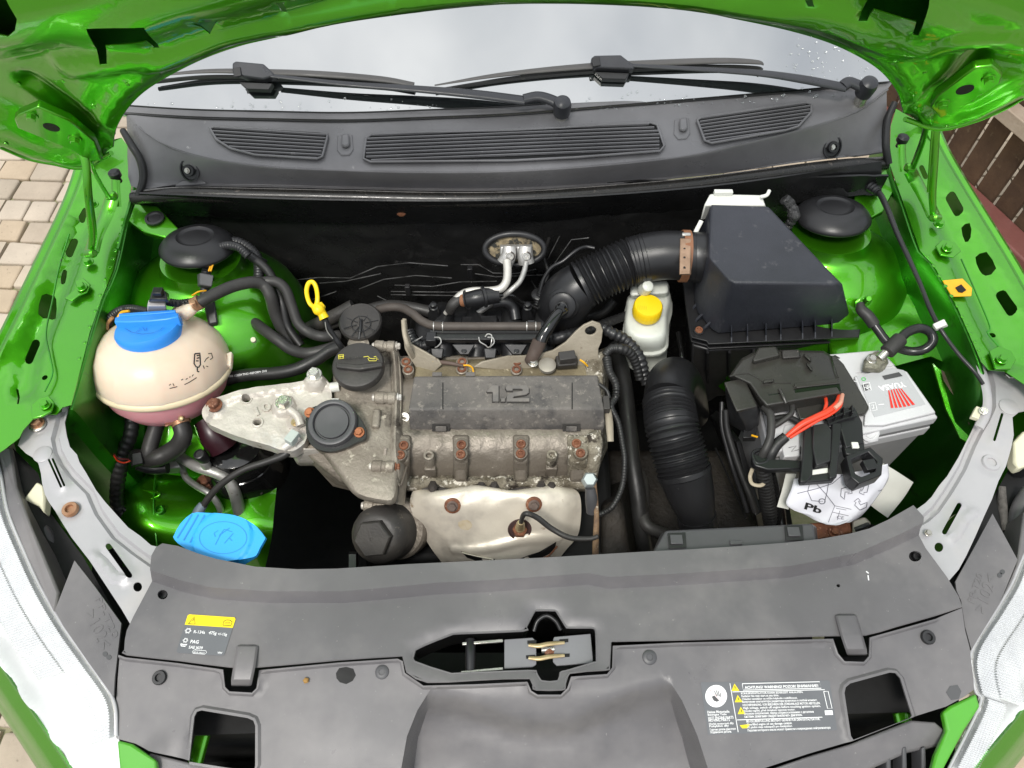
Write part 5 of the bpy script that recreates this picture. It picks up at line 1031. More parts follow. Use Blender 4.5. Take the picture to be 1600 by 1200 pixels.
# heat shield
hs_rows = []
for y, z, a, b in ((762,.735,660,884),(763,.752,650,895),(772,.754,643,905),(790,.744,641,908),(815,.722,650,907),(838,.700,662,902),(860,.680,676,884),(876,.664,688,872),(890,.640,698,864),(905,.61,704,862)):
    n = 9; hs_rows.append([P(a+(b-a)*i/(n-1), y+(4*math.sin(i*1.57) if y < 775 else 0), z-.030*abs(2*i/(n-1)-1)**3.2) for i in range(n)])
def hsf(u, v):
    h = .003*math.sin(u*9)*math.sin(v*5) + .004*sst((.06-abs(v-.62-.05*math.sin(u*6)))/.05)*(1 if .15 < u < .9 else 0)
    h += .0012*mn.noise(V((u*14,v*10,2)))
    return V((0,-h*.6,h))
hs = loft("heat_shield", hs_rows, SHIELD, en, n=80, k=6, thick=.0015, hf=hsf)
HB = bvh(hs)
def blob(name, B, outl, m, parent, h=.0006):
    c = (sum(p[0] for p in outl)/len(outl), sum(p[1] for p in outl)/len(outl)); L_ = [c]+list(outl); vs = []
    for q in L_:
        p, n = onm(B, *q); vs.append(p+n*h if p else P(q[0], q[1], .7))
    n = len(outl); return link(name, vs, [[0, 1+i, 1+(i+1)%n] for i in range(n)], m, parent, smooth=0)
blob("shield_slit", HB, [(720,861),(735,865),(748,869),(760,871),(773,873),(772,879),(758,879),(744,876),(730,871)], DEEP, hs)
blob("shield_slit", HB, [(811,873),(826,867),(842,862),(854,855),(869,846),(867,856),(858,865),(845,872),(832,877),(818,879)], DEEP, hs)
tube("slit_lip", [onm(HB,*q)[0]+onm(HB,*q)[1]*.002 for q in ((722,862),(735,865),(748,868),(771,873))], 1.0, SHIELD, hs, seg=6)
tube("slit_lip", [onm(HB,*q)[0]+onm(HB,*q)[1]*.002 for q in ((820,879),(838,874),(856,867),(870,852))], 1.4, RUST, hs, seg=6)
p, n = onm(HB, 812, 827); lathe("sensor_hole", p, [(.0185,0),(.0180,.002),(.0165,.002),(.016,.0008),(.002,.0008)], mat("sensor_hole_rust", (.06,.03,.028), (.035,.02,.018), rough=.7), hs, axis=n, seg=28)
for q in ((707,790),(834,788)):
    p, n = onm(HB, *q); lathe("shield_washer", p, [(.0125,-.001),(.0125,.0015),(.010,.003)], RUST, hs, axis=n, seg=20); bolt(hs, 0,0,0, 9, mat("dull_rusty_bolt", (.16,.12,.10), (.10,.07,.06), rough=.6, scale=60), axis=n, world=p+n*.002)
blob("shield_stain", HB, sm([(716,816),(730,812),(738,820),(732,828),(720,826)],2), mat("burnt_stain", (.42,.34,.22), (.5,.44,.34), rough=.5, scale=50), hs, h=.0004)
# exhaust ports dark gap under flange
tube("manifold_ports", [(660,764,.725),(700,766,.725),(760,770,.722),(800,766,.722),(860,764,.72),(890,768,.72)], 6, mat("dark_manifold", (.06,.05,.045), (.03,.026,.024), rough=.7, scale=20, bump=2), en, seg=8)
for x in (676,752,772,846,862): lathe("manifold_nut", P(x,762,.74), [(.008,-.01),(.007,.004),(.004,.008)], MC["dark_manifold"], en, seg=6, axis=(0,-.8,.6))
# oxygen sensor
ox = thing("oxygen_sensor", "brass-coloured oxygen sensor with grey cable standing in the cream heat shield", "sensor", P(812,830,.72))
p, n = onm(HB, 812, 829); ax2 = (P(816,800,.80)-p).normalized()
lathe("sensor_nut", p+n*.001, [(.0115,0),(.0115,.009),(.009,.011)], RUST, ox, axis=ax2, seg=6); lathe("sensor_body", p+ax2*.009, [(.0075,0),(.0075,.006),(.006,.008),(.006,.016),(.0068,.017),(.0068,.022),(.005,.028),(.0045,.034)], BRASS, ox, axis=ax2, seg=18)
tube("sensor_cable", [p+ax2*.04, (820,803,.79), (838,808,.785), (862,826,.77), (890,840,.765), (920,842,.765), (935,838,.77)], [3.6,4.2,4.6,4.6,4.4,4,3.5], HOSE, ox)
# right side of the head
rings("end_casting", [[(912,556,.68),(952,540,.68),(950,700,.66),(925,760,.66)],[(914,560,.805),(944,548,.805),(938,690,.79),(922,752,.745)]], CRUST, en, bevel=.006, seg=3)
tube("corner_lug", [(925,676,.80),(930,690,.79),(926,720,.77),(922,745,.75)], [10,12,13,12], CRUST, en, flat=.8)
# lifting brackets
def plate3(name, L_, m, parent, th=.004, hole=None):
    a, b, c = P(*L_[0]), P(*L_[len(L_)//3]), P(*L_[2*len(L_)//3]); n = (b-a).cross(c-a).normalized(); n = n if n.z > 0 else -n; F = Fr(a, n)
    return sheet(name, F, [q[:2] for q in L_], m, parent, thick=th, holes=[hole] if hole else (), bevel=.001)
BRK = mat("dusty_steel_bracket", (.34,.30,.235), (.25,.215,.16), rough=.6, rvar=.08, metal=.25, scale=12, c3=(.12,.085,.055), s3=40, t3=.64, w3=.08, bump=1, bscale=140)
plate3("lifting_eye_bracket", [(740,574,.80),(752,566,.80),(793,557,.80),(834,556,.80),(864,548,.82),(884,535,.83),(900,518,.84),(912,508,.845),(926,502,.845),(938,506,.845),(942,516,.845),(940,534,.835),(935,545,.83),(936,578,.80),(880,582,.80),(800,580,.80)], BRK, en, .005, ell(923,517,9,7,14,-10))
plate3("lifting_bracket", [(628,498,.86),(634,499,.86),(636,520,.85),(642,538,.84),(664,550,.82),(684,562,.80),(690,570,.79),(680,580,.79),(652,578,.79),(640,560,.80),(632,545,.82),(629,520,.85)], BRK, en, .004)
tube("bracket_edge", [(630,500,.862),(632,522,.852),(638,542,.838),(648,562,.80)], 3.4, BRK, en, flat=.5)
bolt(en, 679, 565, .803, 7, BRASS); lathe("stud", P(674,484,.80), [(.004,0),(.004,.01)], BLACK, en)
# sensor and wiring on top of the head
rings("cam_sensor", [[(866,562,.805),(892,556,.805),(904,562,.805),(902,576,.80),(870,578,.80)],[(868,556,.825),(890,550,.825),(902,556,.825),(900,570,.822),(872,572,.822)]], DUSTB, en, bevel=.002)
boxw("sensor_plug", P(886,558,.832), .026, .016, .012, DUSTB, en, rot=.15, bevel=.001); lathe("sensor_flange", P(855,573,.808), [(.014,0),(.014,.006),(.010,.008)], mat("pale_metal", (.38,.35,.3), (.26,.24,.2), rough=.5, metal=.3), en, seg=20)
bolt(en, 833, 567, .815, 8, STEEL); tube("amber_wire", [(906,562,.822),(912,566,.82),(918,572,.81)], 1.6, YELO, en, seg=6)
tube("amber_wire", [(722,571,.808),(732,571,.81),(738,575,.806),(740,583,.80)], 1.4, YELO, en, seg=6); tube("sensor_lead", [(686,566,.805),(705,568,.81),(724,572,.808)], [3.6,3.4,2], mat("brown_sleeve", (.11,.075,.06), rough=.6), en, seg=8)
# bottom bits: knock sensor, coil earth etc. between shield and hose
tube("rusty_lead", [(928,752,.77),(932,800,.74),(931,840,.72),(930,880,.70)], [4,4,5,5], mat("rusty_braid", (.24,.15,.08), (.1,.06,.04), rough=.7, scale=60, c3=(.4,.34,.26), s3=90, t3=.6), en, flat=.6)
lathe("alloy_hex_plug", P(921,750,.775), [(.012,-.01),(.012,.004),(.009,.008)], mat("zinc_bolt", (.45,.50,.50), (.34,.38,.38), rough=.45, metal=.4), en, axis=(0,-.3,1), seg=6)
tube("sensor_barrel", [(922,762,.765),(924,780,.75),(925,800,.73)], [8,10,9], TRIMB, en)
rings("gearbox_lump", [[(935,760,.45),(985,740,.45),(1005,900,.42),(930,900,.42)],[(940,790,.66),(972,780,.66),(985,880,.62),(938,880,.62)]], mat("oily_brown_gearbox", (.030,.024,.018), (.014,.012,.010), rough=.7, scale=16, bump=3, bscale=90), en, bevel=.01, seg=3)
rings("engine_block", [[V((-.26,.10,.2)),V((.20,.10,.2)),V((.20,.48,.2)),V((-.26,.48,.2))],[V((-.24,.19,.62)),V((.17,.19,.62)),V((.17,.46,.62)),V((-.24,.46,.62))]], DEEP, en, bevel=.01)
rings("alternator_bracket", [[(545,862,.5),(560,862,.5),(560,910,.5),(545,910,.5)],[(545,866,.66),(556,866,.66),(556,905,.66),(545,905,.66)]], TRIMB, en)
# ================================================================ FUEL RAIL / INTAKE behind the cover
fr = thing("fuel_rail", "black fuel rail with bent wire clips behind the engine cover", "fuel rail", P(760,530,.76))
rings("rail_bar", [[(667,526,.80),(857,526,.80),(857,536,.80),(667,536,.80)],[(668,519,.815),(856,519,.815),(856,531,.812),(668,531,.812)]], BLACKM, fr, bevel=.0015)
rings("rail_top_flange", [[(672,517,.816),(850,517,.816),(850,520,.816),(672,520,.816)],[(672,516,.819),(850,516,.819),(850,519,.819),(672,519,.819)]], GLOSS, fr)
boxw("rail_end_block", P(674,530,.812), .016, .018, .016, BLACKM, fr)
for x in (724,806):
    rings("rail_foot", [[(x-18,539,.80),(x+18,539,.80),(x+8,556,.79),(x-5,556,.79)],[(x-18,538,.806),(x+18,538,.806),(x+8,554,.796),(x-5,554,.796)]], BLACKM, fr, bevel=.001); bolt(fr, x+1, 548, .80, 4.5, BLACK, 'dome')
for x in (682,765,845):
    tube("wire_clip", [(x-3,527,.825),(x+5,528,.828),(x+7,535,.825),(x+2,541,.82),(x-2,543,.815)], 1.1, PIPE, fr, seg=6)
    rings("injector", [[(x-11,548,.74),(x+13,548,.74),(x+11,572,.72),(x-8,572,.72)],[(x-9,544,.80),(x+11,544,.80),(x+9,560,.79),(x-7,560,.79)]], BLACK, fr, bevel=.0015)
tube("wire_clip", [(748,527,.825),(750,534,.825),(758,539,.82),(762,543,.815)], 1.0, PIPE, fr, seg=6); tube("wire_clip", [(758,526,.826),(762,522,.828),(768,524,.828),(768,534,.825),(766,543,.815)], 1.0, PIPE, fr, seg=6)
im = thing("intake_manifold", "black plastic intake manifold between fuel rail and bulkhead", "manifold", P(760,500,.62))
rings("manifold_body", [[(640,470,.50),(900,460,.50),(900,620,.5),(640,620,.5)],[(650,492,.74),(868,484,.74),(872,560,.74),(650,566,.74)]], BLACK, im, bevel=.01, seg=3)
for x in (692,745,800,850): tube("runner", [(x,488,.70),(x,500,.765),(x,525,.775),(x,560,.76)], 17, BLACK, im, seg=16)
for x, y in ((679,478),(824,478)): lathe("locating_peg", P(x,y+12,.79), [(.013,-.03),(.012,-.002),(.009,.004),(.0075,.018),(.0055,.019),(.0055,.026),(.004,.027)], BLACKM, im, seg=20)
rings("map_sensor", [[(720,500,.775),(780,498,.775),(780,512,.775),(720,514,.775)],[(722,494,.79),(776,492,.79),(776,506,.79),(722,508,.79)]], BLACK, im, bevel=.002)
tube("vacuum_valve", [(728,469,.825),(745,466,.83),(765,462,.83),(780,461,.83)], [13,14,14,12], BLACKM, im, seg=24, cap=True, prof=lambda t, L_: 1+(.22 if .028 < t < .034 or t < .003 else 0)); 
tube("vacuum_elbow", [(703,486,.80),(708,476,.815),(718,469,.82),(732,469,.825)], [8,9,9,9], HOSE, im); tube("vacuum_elbow", [(770,474,.81),(790,472,.81),(802,482,.80),(806,500,.79)], 9, BLACKM, im)
tube("rusty_band", [(722,469,.822),(735,469,.826)], 10.5, mat("rust_band", (.26,.115,.055), (.18,.075,.035), rough=.6, scale=40), im, k=2)
tube("small_pipe", [(780,461,.83),(800,462,.825),(815,472,.81),(836,480,.80),(856,490,.79)], 3.2, GLOSS, im)
tube("wiring_loom", [(676,535,.79),(660,540,.79),(648,534,.79),(640,520,.79)], 9, BLACK, im, prof=lambda t, L_: 1+.08*math.sin(t*2*math.pi/.006)); tube("white_tie", [(640,538,.80),(650,532,.81),(660,526,.81)], 1, PIPE, im, seg=6)
tube("wiring_loom", [(858,532,.79),(880,526,.80),(905,520,.79),(930,512,.78),(960,500,.77),(985,490,.76)], [9,9,9,8,7,6], BLACK, im, prof=lambda t, L_: 1+.10*abs(math.sin(t*math.pi/.010)))
# ================================================================ HOSES
def hose(label, pts, r, m=None, name="coolant_hose", cat="hose", grp=None, prof=None, flat=1, seg=16):
    o = tube(name, pts, r, m or HOSE, None, prof=prof, flat=flat, seg=seg); return tag(o, label, cat, grp)
hb = thing("heater_hose", "brownish rubber hose running level behind the fuel rail to the round breather cap", "hose", P(760,510,.8))
tube("hose_body", [(590,484,.80),(608,480,.81),(628,481,.815),(645,490,.82),(660,502,.82),(680,509,.82),(720,510,.82),(780,510,.82),(845,510,.82)], 6.8, mat("brown_grey_rubber", (.075,.062,.052), (.05,.042,.037), rough=.6, scale=20, bump=.3), hb, seg=16)
for x in (678,692,823,837): tube("white_clip_ring", [(x-.7,510,.82),(x+.7,510,.82)], 7.8, PIPE, hb, k=2)
for x in (685,830): boxw("hose_bracket", P(x,512,.808), .012, .018, .018, BLACK, hb)
hose("glossy dark breather hose slanting from the air intake bulb to the engine head", [(880,484,.85),(870,492,.855),(858,510,.85),(848,526,.84),(842,542,.83)], [9,9,9.5,10,10], GLOSS, "breather_hose")
sl = hose("brown weathered rubber sleeve joining the glossy breather hose to the head", [(843,532,.84),(838,545,.83),(832,558,.82),(828,564,.81)], [11,11,10,9], mat("weathered_sleeve", (.085,.06,.048), (.055,.04,.033), rough=.7, scale=30, bump=1), "hose_sleeve")
# left hoses
hose("upper black hose, rear one of the two arching beside the coolant tank", [(404,441,.86),(430,440,.86),(446,452,.85),(456,478,.83),(466,505,.81),(484,520,.80),(505,526,.80),(530,524,.79)], 8.2)
h1 = thing("coolant_hose", "black hose with rusty clamp leaving the upper right of the coolant tank", "hose", P(340,470,.86))
tube("hose_body", [(294,482,.88),(312,472,.885),(335,460,.885),(365,447,.88),(395,441,.87),(412,446,.86),(422,462,.85),(430,490,.82),(444,520,.79),(462,545,.77)], 9.5, HOSE, h1, seg=18)
tube("rusty_clamp", [(302,477,.882),(313,471,.886)], 11.6, COPPER, h1, k=2, seg=18); boxw("clamp_ear", P(303,474,.896), .006, .010, .010, COPPER, h1, rot=.5)
h3 = thing("coolant_hose", "black hose with rusty spring clamp, below the two upper hoses", "hose", P(430,530,.78))
tube("hose_body", [(380,492,.80),(392,500,.805),(412,515,.81),(435,532,.81),(455,546,.80),(478,552,.79),(502,548,.79),(528,540,.79)], 8.8, HOSE, h3, seg=16)
tube("spring_clamp", [(378,491,.80),(390,498,.805)], 10.4, RUST, h3, k=2, seg=14); tube("clamp_wire", [(374,494,.80),(376,508,.80),(388,509,.80),(396,504,.805)], 1.6, STEEL, h3, seg=6)
lathe("white_plug", P(396,532,.79), [(.006,-.012),(.0055,.004),(.004,.010)], CREAM, h3, seg=12, axis=(.3,-.5,1))
ph = thing("coolant_hose", "long black hose with tiny printed lettering, right of the coolant tank", "hose", P(430,580,.77))
phb = tube("hose_body", [(320,606,.76),(350,594,.765),(385,586,.77),(430,583,.775),(462,577,.78),(490,564,.785),(515,548,.79),(532,542,.79)], 10, RUB, ph, seg=20)
decal_text("printed_lettering", bvh(phb), "VRR 123229 TNO •REFORM• 20.8", (357,590), (417,581), 3, INKW, ph)
b1 = thing("radiator_hose", "thick grey rubber hose with rusty clamp bending left from the bottom of the coolant tank", "hose", P(280,690,.7))
tube("hose_body", [(281,652,.775),(283,664,.77),(286,680,.76),(278,696,.745),(262,708,.735),(244,716,.73),(226,716,.72),(212,714,.71)], [12,13,14,14,14,14,14,13], HOSE, b1, seg=20)
tube("rusty_clamp", [(279,652,.776),(284,664,.771)], 14.6, COPPER, b1, k=2, seg=20); lathe("clamp_screw", P(285,654,.792), [(.004,0),(.004,.006),(.002,.007)], BRASS, b1, seg=10, axis=(0,-.5,1)); boxw("clamp_tail", P(268,661,.782), .02, .008, .003, RUST, b1, rot=.3)
hose("black rubber hose dropping straight down under the coolant tank, left of the clamped one", [(262,628,.77),(250,652,.755),(240,680,.745),(233,705,.735),(232,722,.72)], [11,11.5,12,12,12], HOSE, "radiator_hose")
lo2 = thing("wiring_conduit", "black conduit snaking down the green inner wing below the coolant tank", "conduit", P(195,720,.6))
tube("conduit_body", [(172,560,.80),(176,600,.785),(196,630,.77),(206,650,.75),(204,680,.73),(194,706,.71),(186,740,.68),(182,780,.64),(188,800,.62),(196,812,.61)], [14,13,10,10.5,11,11,11,10,10,8], RUB, lo2, seg=14, prof=lambda t, L_: 1+.04*math.sin(t*2*math.pi/.011))
tube("red_wire", [(178,712,.725),(184,720,.73),(194,723,.735),(204,720,.735)], 1.3, REDW, lo2, seg=6); tube("red_wire", [(178,709,.725),(185,716,.732),(202,718,.735)], 1.0, mat("maroon_wire", (.2,.03,.03), rough=.5), lo2, seg=6)
rings("plug", [[(203,708,.72),(222,704,.72),(226,728,.71),(205,732,.71)],[(205,708,.745),(221,705,.745),(224,724,.74),(206,728,.74)]], BLACK, lo2, bevel=.002); tube("plug_tail", [(215,725,.71),(240,732,.70),(262,730,.70)], 10, BLACK, lo2)
for i in range(3): tube("loom_end", [(186,790,.63),(192+i*5,802,.62),(196+i*4,812-i*4,.60)], 4, BLACK, lo2, seg=8)
# A/C pipes
ac = thing("aluminium_pipe", "pair of bare aluminium pipes bending forward and down by the blue washer lid", "pipe", P(320,740,.6))
tube("thick_pipe", [(270,705,.66),(285,716,.68),(310,730,.69),(335,738,.69),(354,748,.68),(366,768,.66),(374,800,.62),(378,830,.58)], [7,8,8.5,8.5,9,9.5,9.5,9.5], PIPE, ac, seg=18)
tube("thin_pipe", [(296,690,.66),(286,700,.655),(284,722,.65),(290,745,.65),(308,760,.65),(328,772,.65),(342,790,.63),(348,810,.6)], 5.4, PIPE, ac, seg=14)
rings("pipe_block", [[(248,728,.645),(278,722,.645),(286,740,.64),(248,742,.64)],[(250,722,.67),(276,718,.67),(284,730,.665),(252,735,.665)]], PIPE, ac, bevel=.003); tube("upper_stub", [(292,652,.76),(302,642,.765),(318,636,.77),(330,636,.77)], 8, PIPE, ac)
lathe("valve_base", P(323,728,.70), [(.008,0),(.008,.014),(.006,.018)], PIPE, ac, seg=14); lathe("service_cap", P(320,718,.715), [(.0088,0),(.0092,.004),(.0092,.022),(.008,.024),(.0065,.0245),(.006,.022)], BLACK, ac, seg=30, axis=(-.05,-.1,1), mod=lambda t,i: 1+.03*math.sin(t*2*math.pi*15))
cb = thing("earth_cable", "grey sheathed cable sweeping from the alloy engine mount down to the blue washer lid", "cable", P(400,720,.7))
tube("cable_body", [(455,702,.79),(442,712,.785),(415,722,.78),(385,732,.775),(360,746,.765),(340,762,.75),(326,778,.735),(314,796,.72)], [6,6,5.5,5.5,5.5,5.5,5.5,5.5], HOSE, cb, seg=14)
tube("cable_end", [(318,788,.725),(310,800,.72),(306,812,.715)], [7,8.5,7], mat("blue_grey_plastic", (.15,.19,.24), rough=.5), cb, seg=8); tube("cable_ferrule", [(444,700,.80),(456,690,.805),(466,680,.81)], [7,8,8], ALU, cb)
boxw("pale_clip", P(457,684,.815), .014, .02, .014, mat("pale_green_plastic", (.45,.50,.46), rough=.5), cb, rot=-.5); bolt(cb, 462, 660, .815, 7, BRASS)
# rubber engine mount under the bracket
mo = thing("engine_mount_rubber", "glossy black rubber engine mount under the silver bracket with rusty bolts on the green leg", "mount", P(375,720,.6))
lathe("mount_body", P(378,712,.655), [(.070,-.05),(.069,-.01),(.064,0),(.061,.010),(.059,.011),(.057,.024),(.050,.032),(.048,.046),(.034,.052)], GLOSS, mo, seg=48)
tube("mount_top", [(320,655,.745),(335,678,.73),(350,700,.71)], [18,24,24], mat("dark_maroon_rubber", (.03,.008,.012), rough=.3), mo)
rings("mount_foot", [[(316,745,.62),(430,730,.62),(408,776,.62),(330,768,.62)],[(318,742,.634),(428,726,.634),(410,772,.632),(332,764,.632)]], mat('rusty_black_steel', (.03,.02,.016), (.015,.013,.012), rough=.6, c3=(.12,.05,.03), s3=40, t3=.6), mo, bevel=.002)
for x, y in ((397,758),(322,754)): lathe("rust_washer", P(x,y,.634), [(.018,0),(.016,.003)], RUST, mo, seg=20); bolt(mo, x, y, .637, 10, RUST)
# ================================================================ ENGINE MOUNT BRACKET
mb = thing("engine_mount_bracket", "pale cast aluminium engine mount bracket with one rusty and two silver bolts", "bracket", P(420,655,.79))
MF = Fr(P(420,650,.805), (.06,-.05,1))
mo_ = sm([(317,648),(321,638),(330,629),(350,621),(378,612),(405,607),(432,604),(462,600),(486,596),(500,592),(512,597),(517,608),(517,628),(500,636),(484,642),(478,656),(480,676),(476,692),(462,703),(452,705),(436,702),(420,696),(398,690),(378,684),(356,676),(338,668),(322,660)], 2)
mE = [MF.uv(*q) for q in ((318,652),(330,630),(378,613),(432,606),(486,598),(514,600))]; mB = [MF.uv(*q) for q in ((494,600),(444,636),(337,640),(462,660),(402,662),(385,624))]
def hfM(u, v):
    p = V((u,v)); h = .006*sst((.014-dpoly(p, mE))/.006); 
    for b, r_, a in zip(mB, (.018,.020,.016,.014,.010,.010), (.012,.010,.004,.008,.002,.002)): h += a*sst((r_-(p-b).length)/.006)
    return h - .010*sst((MF.uv(400,650).x-u)/.2)*0 + .0016*mn.noise(V((u*60,v*60,0)))
sheet("bracket_body", MF, mo_, ALU, mb, holes=[ell(385,624,7,5.5,14), ell(402,661,6.5,5,14)], thick=.022, grid=.004, res=70, hf=hfM)
def mbolt(x, y, r, m, nm="bolt"): bolt(mb, 0,0,0, r, m, axis=MF.n, world=MF.hit(x,y)+MF.n*(hfM(*MF.uv(x,y))-.001), name=nm)
mbolt(337,637,12.5,RUST); mbolt(494,594,12,STEEL); mbolt(445,634,13,STEEL); mbolt(463,664,7,BRASS)
for x, y in ((385,624),(402,661)): lathe("hole_collar", MF.hit(x,y)+MF.n*.0005, [(.0095,-.001),(.0092,.0015),(.0072,.0015),(.007,-.004)], ALU, mb, axis=MF.n, seg=20, cap=(0,0))
text("casting_mark", "10", (402,650), (426,640), MF, ALU, mb, h=.003, ext=.002, bold=.02, maxh=.016)
tube("cast_web", [(470,665,.815),(464,650,.82),(452,640,.822)], 7, ALU, mb); tube("white_sensor_tip", [(516,606,.80),(530,604,.80)], 8, WHT, mb); boxw("white_block", P(524,629,.80), .012, .010, .01, WHT, mb)
# ================================================================ DIPSTICK
ds = thing("dipstick", "yellow dipstick handle with ring on its black tube", "dipstick", P(515,500,.84))
tube("ring_handle", [(495,482,.885),(484,474,.893),(479,456,.90),(482,443,.905),(489,441,.905),(494,450,.90),(496,466,.895),(494,480,.886)], [4.5,3.6,3.6,3.6,3.6,3.6,3.6,4.5], YEL, ds, seg=12, flat=.8)
tube("handle_grip", [(492,478,.888),(498,484,.885),(503,490,.88),(507,498,.875)], [7,9.5,7,8], YEL, ds, seg=14); tube("handle_grip", [(499,476,.886),(505,482,.884)], [6,5], YEL, ds, seg=10)
tube("guide_tube", [(507,498,.874),(513,512,.86),(522,526,.845),(532,540,.83),(540,550,.81)], [5,5,4.5,4.5,4.5], BLACK, ds, seg=12); tube("steel_wire", [(508,503,.874),(511,517,.862),(520,529,.85)], 1, STEEL, ds, seg=6)
# ================================================================ AIR INTAKE
ih = thing("intake_hose", "upper corrugated black intake hose running from the airbox clamp to a round bulb", "air hose", P(960,430,.8))
path = [(1096,402,.885),(1070,400,.885),(1040,399,.885),(1008,403,.88),(985,409,.875),(960,420,.868),(935,432,.858),(912,444,.848),(896,456,.835),(884,470,.815),(878,492,.78),(874,520,.74)]
tube("hose_elbow", path[:5], [38,38,38,38,37], BLACKM, ih, seg=40)
tube("corrugated_section", path[3:8], [36.5,36.5,36.5,36.5,37], BLACKM, ih, seg=44, prof=lambda t, L_: 1+.06*math.cos(t*2*math.pi/.0068))
tube("bulb", path[7:], [37,40,41,38,30], BLACKM, ih, seg=40)
for t, r_ in ((0,1),): tube("end_collar", [path[7], (908,446,.8465)], 39, BLACKM, ih, seg=40, k=2)
ax3 = (P(868,492,.88)-P(884,468,.82)).normalized(); lathe("bulb_boss", P(880,476,.845), [(.028,-.03),(.026,.0),(.022,.004),(.0215,.010),(.018,.012),(.010,.012)], BLACKM, ih, axis=ax3, seg=36)
lathe("pipe_nozzle", P(878,480,.852), [(.010,0),(.010,.006),(.008,.007),(.0095,.011),(.007,.016)], GLOSS, ih, axis=ax3, seg=20)
cl_ = thing("hose_clamp", "rusty band clamp around the airbox neck", "clamp", P(1068,400,.88))
tube("band", [(1075,400.5,.885),(1063,400,.885)], 40.5, mat("rust_band", (.26,.115,.055)), cl_, k=2, seg=44)
rings("clamp_lug", [[(1062,372,.924),(1082,372,.924),(1080,430,.905),(1061,430,.905)],[(1063,373,.928),(1080,373,.928),(1078,428,.911),(1062,428,.911)]], mat("brown_clamp_steel", (.33,.22,.15), (.22,.14,.09), rough=.5, metal=.4, scale=60), cl_, bevel=.001)
for y in (386,400,416): boxw("clamp_slot", P(1069,y,.9265-.0003*(y-373)), .004, .010, .002, DEEP, cl_)
boxw("bright_latch", P(1072,368,.925), .014, .006, .008, STEEL, cl_, bevel=.001)
lathe("yellow_label", P(1022,431,.868), [(.0005,0),(.001,.001)], YEL, ih)
li = thing("intake_hose", "lower corrugated black intake hose bending down between engine and battery", "air hose", P(1060,700,.6))
pl_ = [(1078,645,.55),(1070,614,.66),(1058,594,.74),(1048,600,.775),(1044,626,.785),(1050,668,.785),(1060,705,.768),(1070,740,.75),(1080,775,.725),(1088,805,.70),(1094,835,.67)]
tube("hose_elbow", pl_[:5], [29,32,35,37.5,38.5], BLACKM, li, seg=40)
tube("corrugated_section", pl_[4:8], [38.5,40,41,40], BLACKM, li, seg=44, prof=lambda t, L_: 1+.06*math.cos(t*2*math.pi/.0068))
tube("hose_outlet", pl_[7:], [41,36,29,28], BLACKM, li, seg=40)
tube("outlet_collar", [pl_[9],(1091,820,.685)], 30.5, BLACKM, li, seg=40, k=2); tube("section_ring", [(1068,734,.7535),(1070,741,.749)], 42.5, BLACKM, li, seg=40, k=2)
for y in (752,764): boxw("moulded_dot", P(1060,y,.797), .002, .003, .002, DEEP, li)
du = thing("intake_duct", "dark grey rectangular intake duct with two clips lying behind the front cover", "duct", P(1145,845,.84))
rings("duct_body", [[(1012,880,.80),(1280,862,.80),(1276,822,.80),(1032,834,.80)],[(1016,872,.862),(1278,856,.862),(1270,818,.862),(1040,829,.862)]], TRIMB, du, bevel=.003)
for x, y in ((1057,842),(1240,830)):
    rings("clip_frame", [[(x-14,y-9,.8635),(x+14,y-10,.8635),(x+16,y+14,.8635),(x-12,y+15,.8635)],[(x-14,y-9,.8655),(x+14,y-10,.8655),(x+16,y+14,.8655),(x-12,y+15,.8655)]], BLACK, du, bevel=.0006); boxw("clip_tongue", P(x,y+1,.867), .016, .013, .003, TRIMB, du, bevel=.0008)
boxw("moulded_tab", P(1150,848,.8635), .016, .006, .003, TRIMB, du, bevel=.0008)
# ================================================================ AIRBOX
ab = thing("air_filter_box", "big blue-black air filter box with ribbed flange at the rear right of the bay", "filter box", P(1210,430,.8))
top = [(1108,316),(1150,318),(1197,321),(1216,335),(1316,438),(1322,452),(1300,444),(1146,442),(1137,436)]
rings("box_lid", [[(1084,470,.80),(1092,360,.83),(1230,362,.83),(1330,498,.80),(1310,507,.80),(1122,522,.80),(1112,516,.80),(1090,490,.80)],
                  [(1103,420,.91),(1106,330,.93),(1206,332,.93),(1318,446,.925),(1306,452,.925),(1146,450,.925),(1136,444,.925),(1110,425,.92)],
                  [(1108,400,.935),(1110,318,.94),(1200,321,.94),(1311,440,.937),(1302,443,.937),(1147,442,.937),(1140,437,.937),(1113,405,.937)]], AIRB, ab, bevel=.004, seg=3)
flo = [(1078,520),(1066,440),(1090,372),(1240,368),(1345,515),(1342,530),(1107,541),(1104,536),(1080,530)]
rings("box_flange", [[(x,y,.785) for x, y in flo],[(x,y-3,.797) for x, y in flo]], BLACK, ab, bevel=.0012)
rings("box_flange", [[(x,y+6,.762) for x, y in flo],[(x,y+4,.778) for x, y in flo]], BLACK, ab, bevel=.0012)
for x in (1143,1168,1197,1220,1254,1274,1300): rings("stiffening_rib", [[(x-1.2,536-(x-1143)*.06,.797),(x+1.2,536-(x-1143)*.06,.797),(x+1.2,516-(x-1143)*.06,.797),(x-1.2,516-(x-1143)*.06,.797)],[(x-1,527-(x-1143)*.06,.803),(x+1,527-(x-1143)*.06,.803),(x+1,508-(x-1143)*.06,.828),(x-1,508-(x-1143)*.06,.828)]], AIRB, ab)
for x, y in ((1094,475),(1098,495),(1108,510)): rings("corner_web", [[(x-12,y+6,.797),(x-10,y+9,.797),(x+8,y-2,.797),(x+6,y-5,.797)],[(x-11,y+3,.801),(x-9,y+6,.801),(x+9,y-12,.822),(x+7,y-14,.822)]], AIRB, ab)
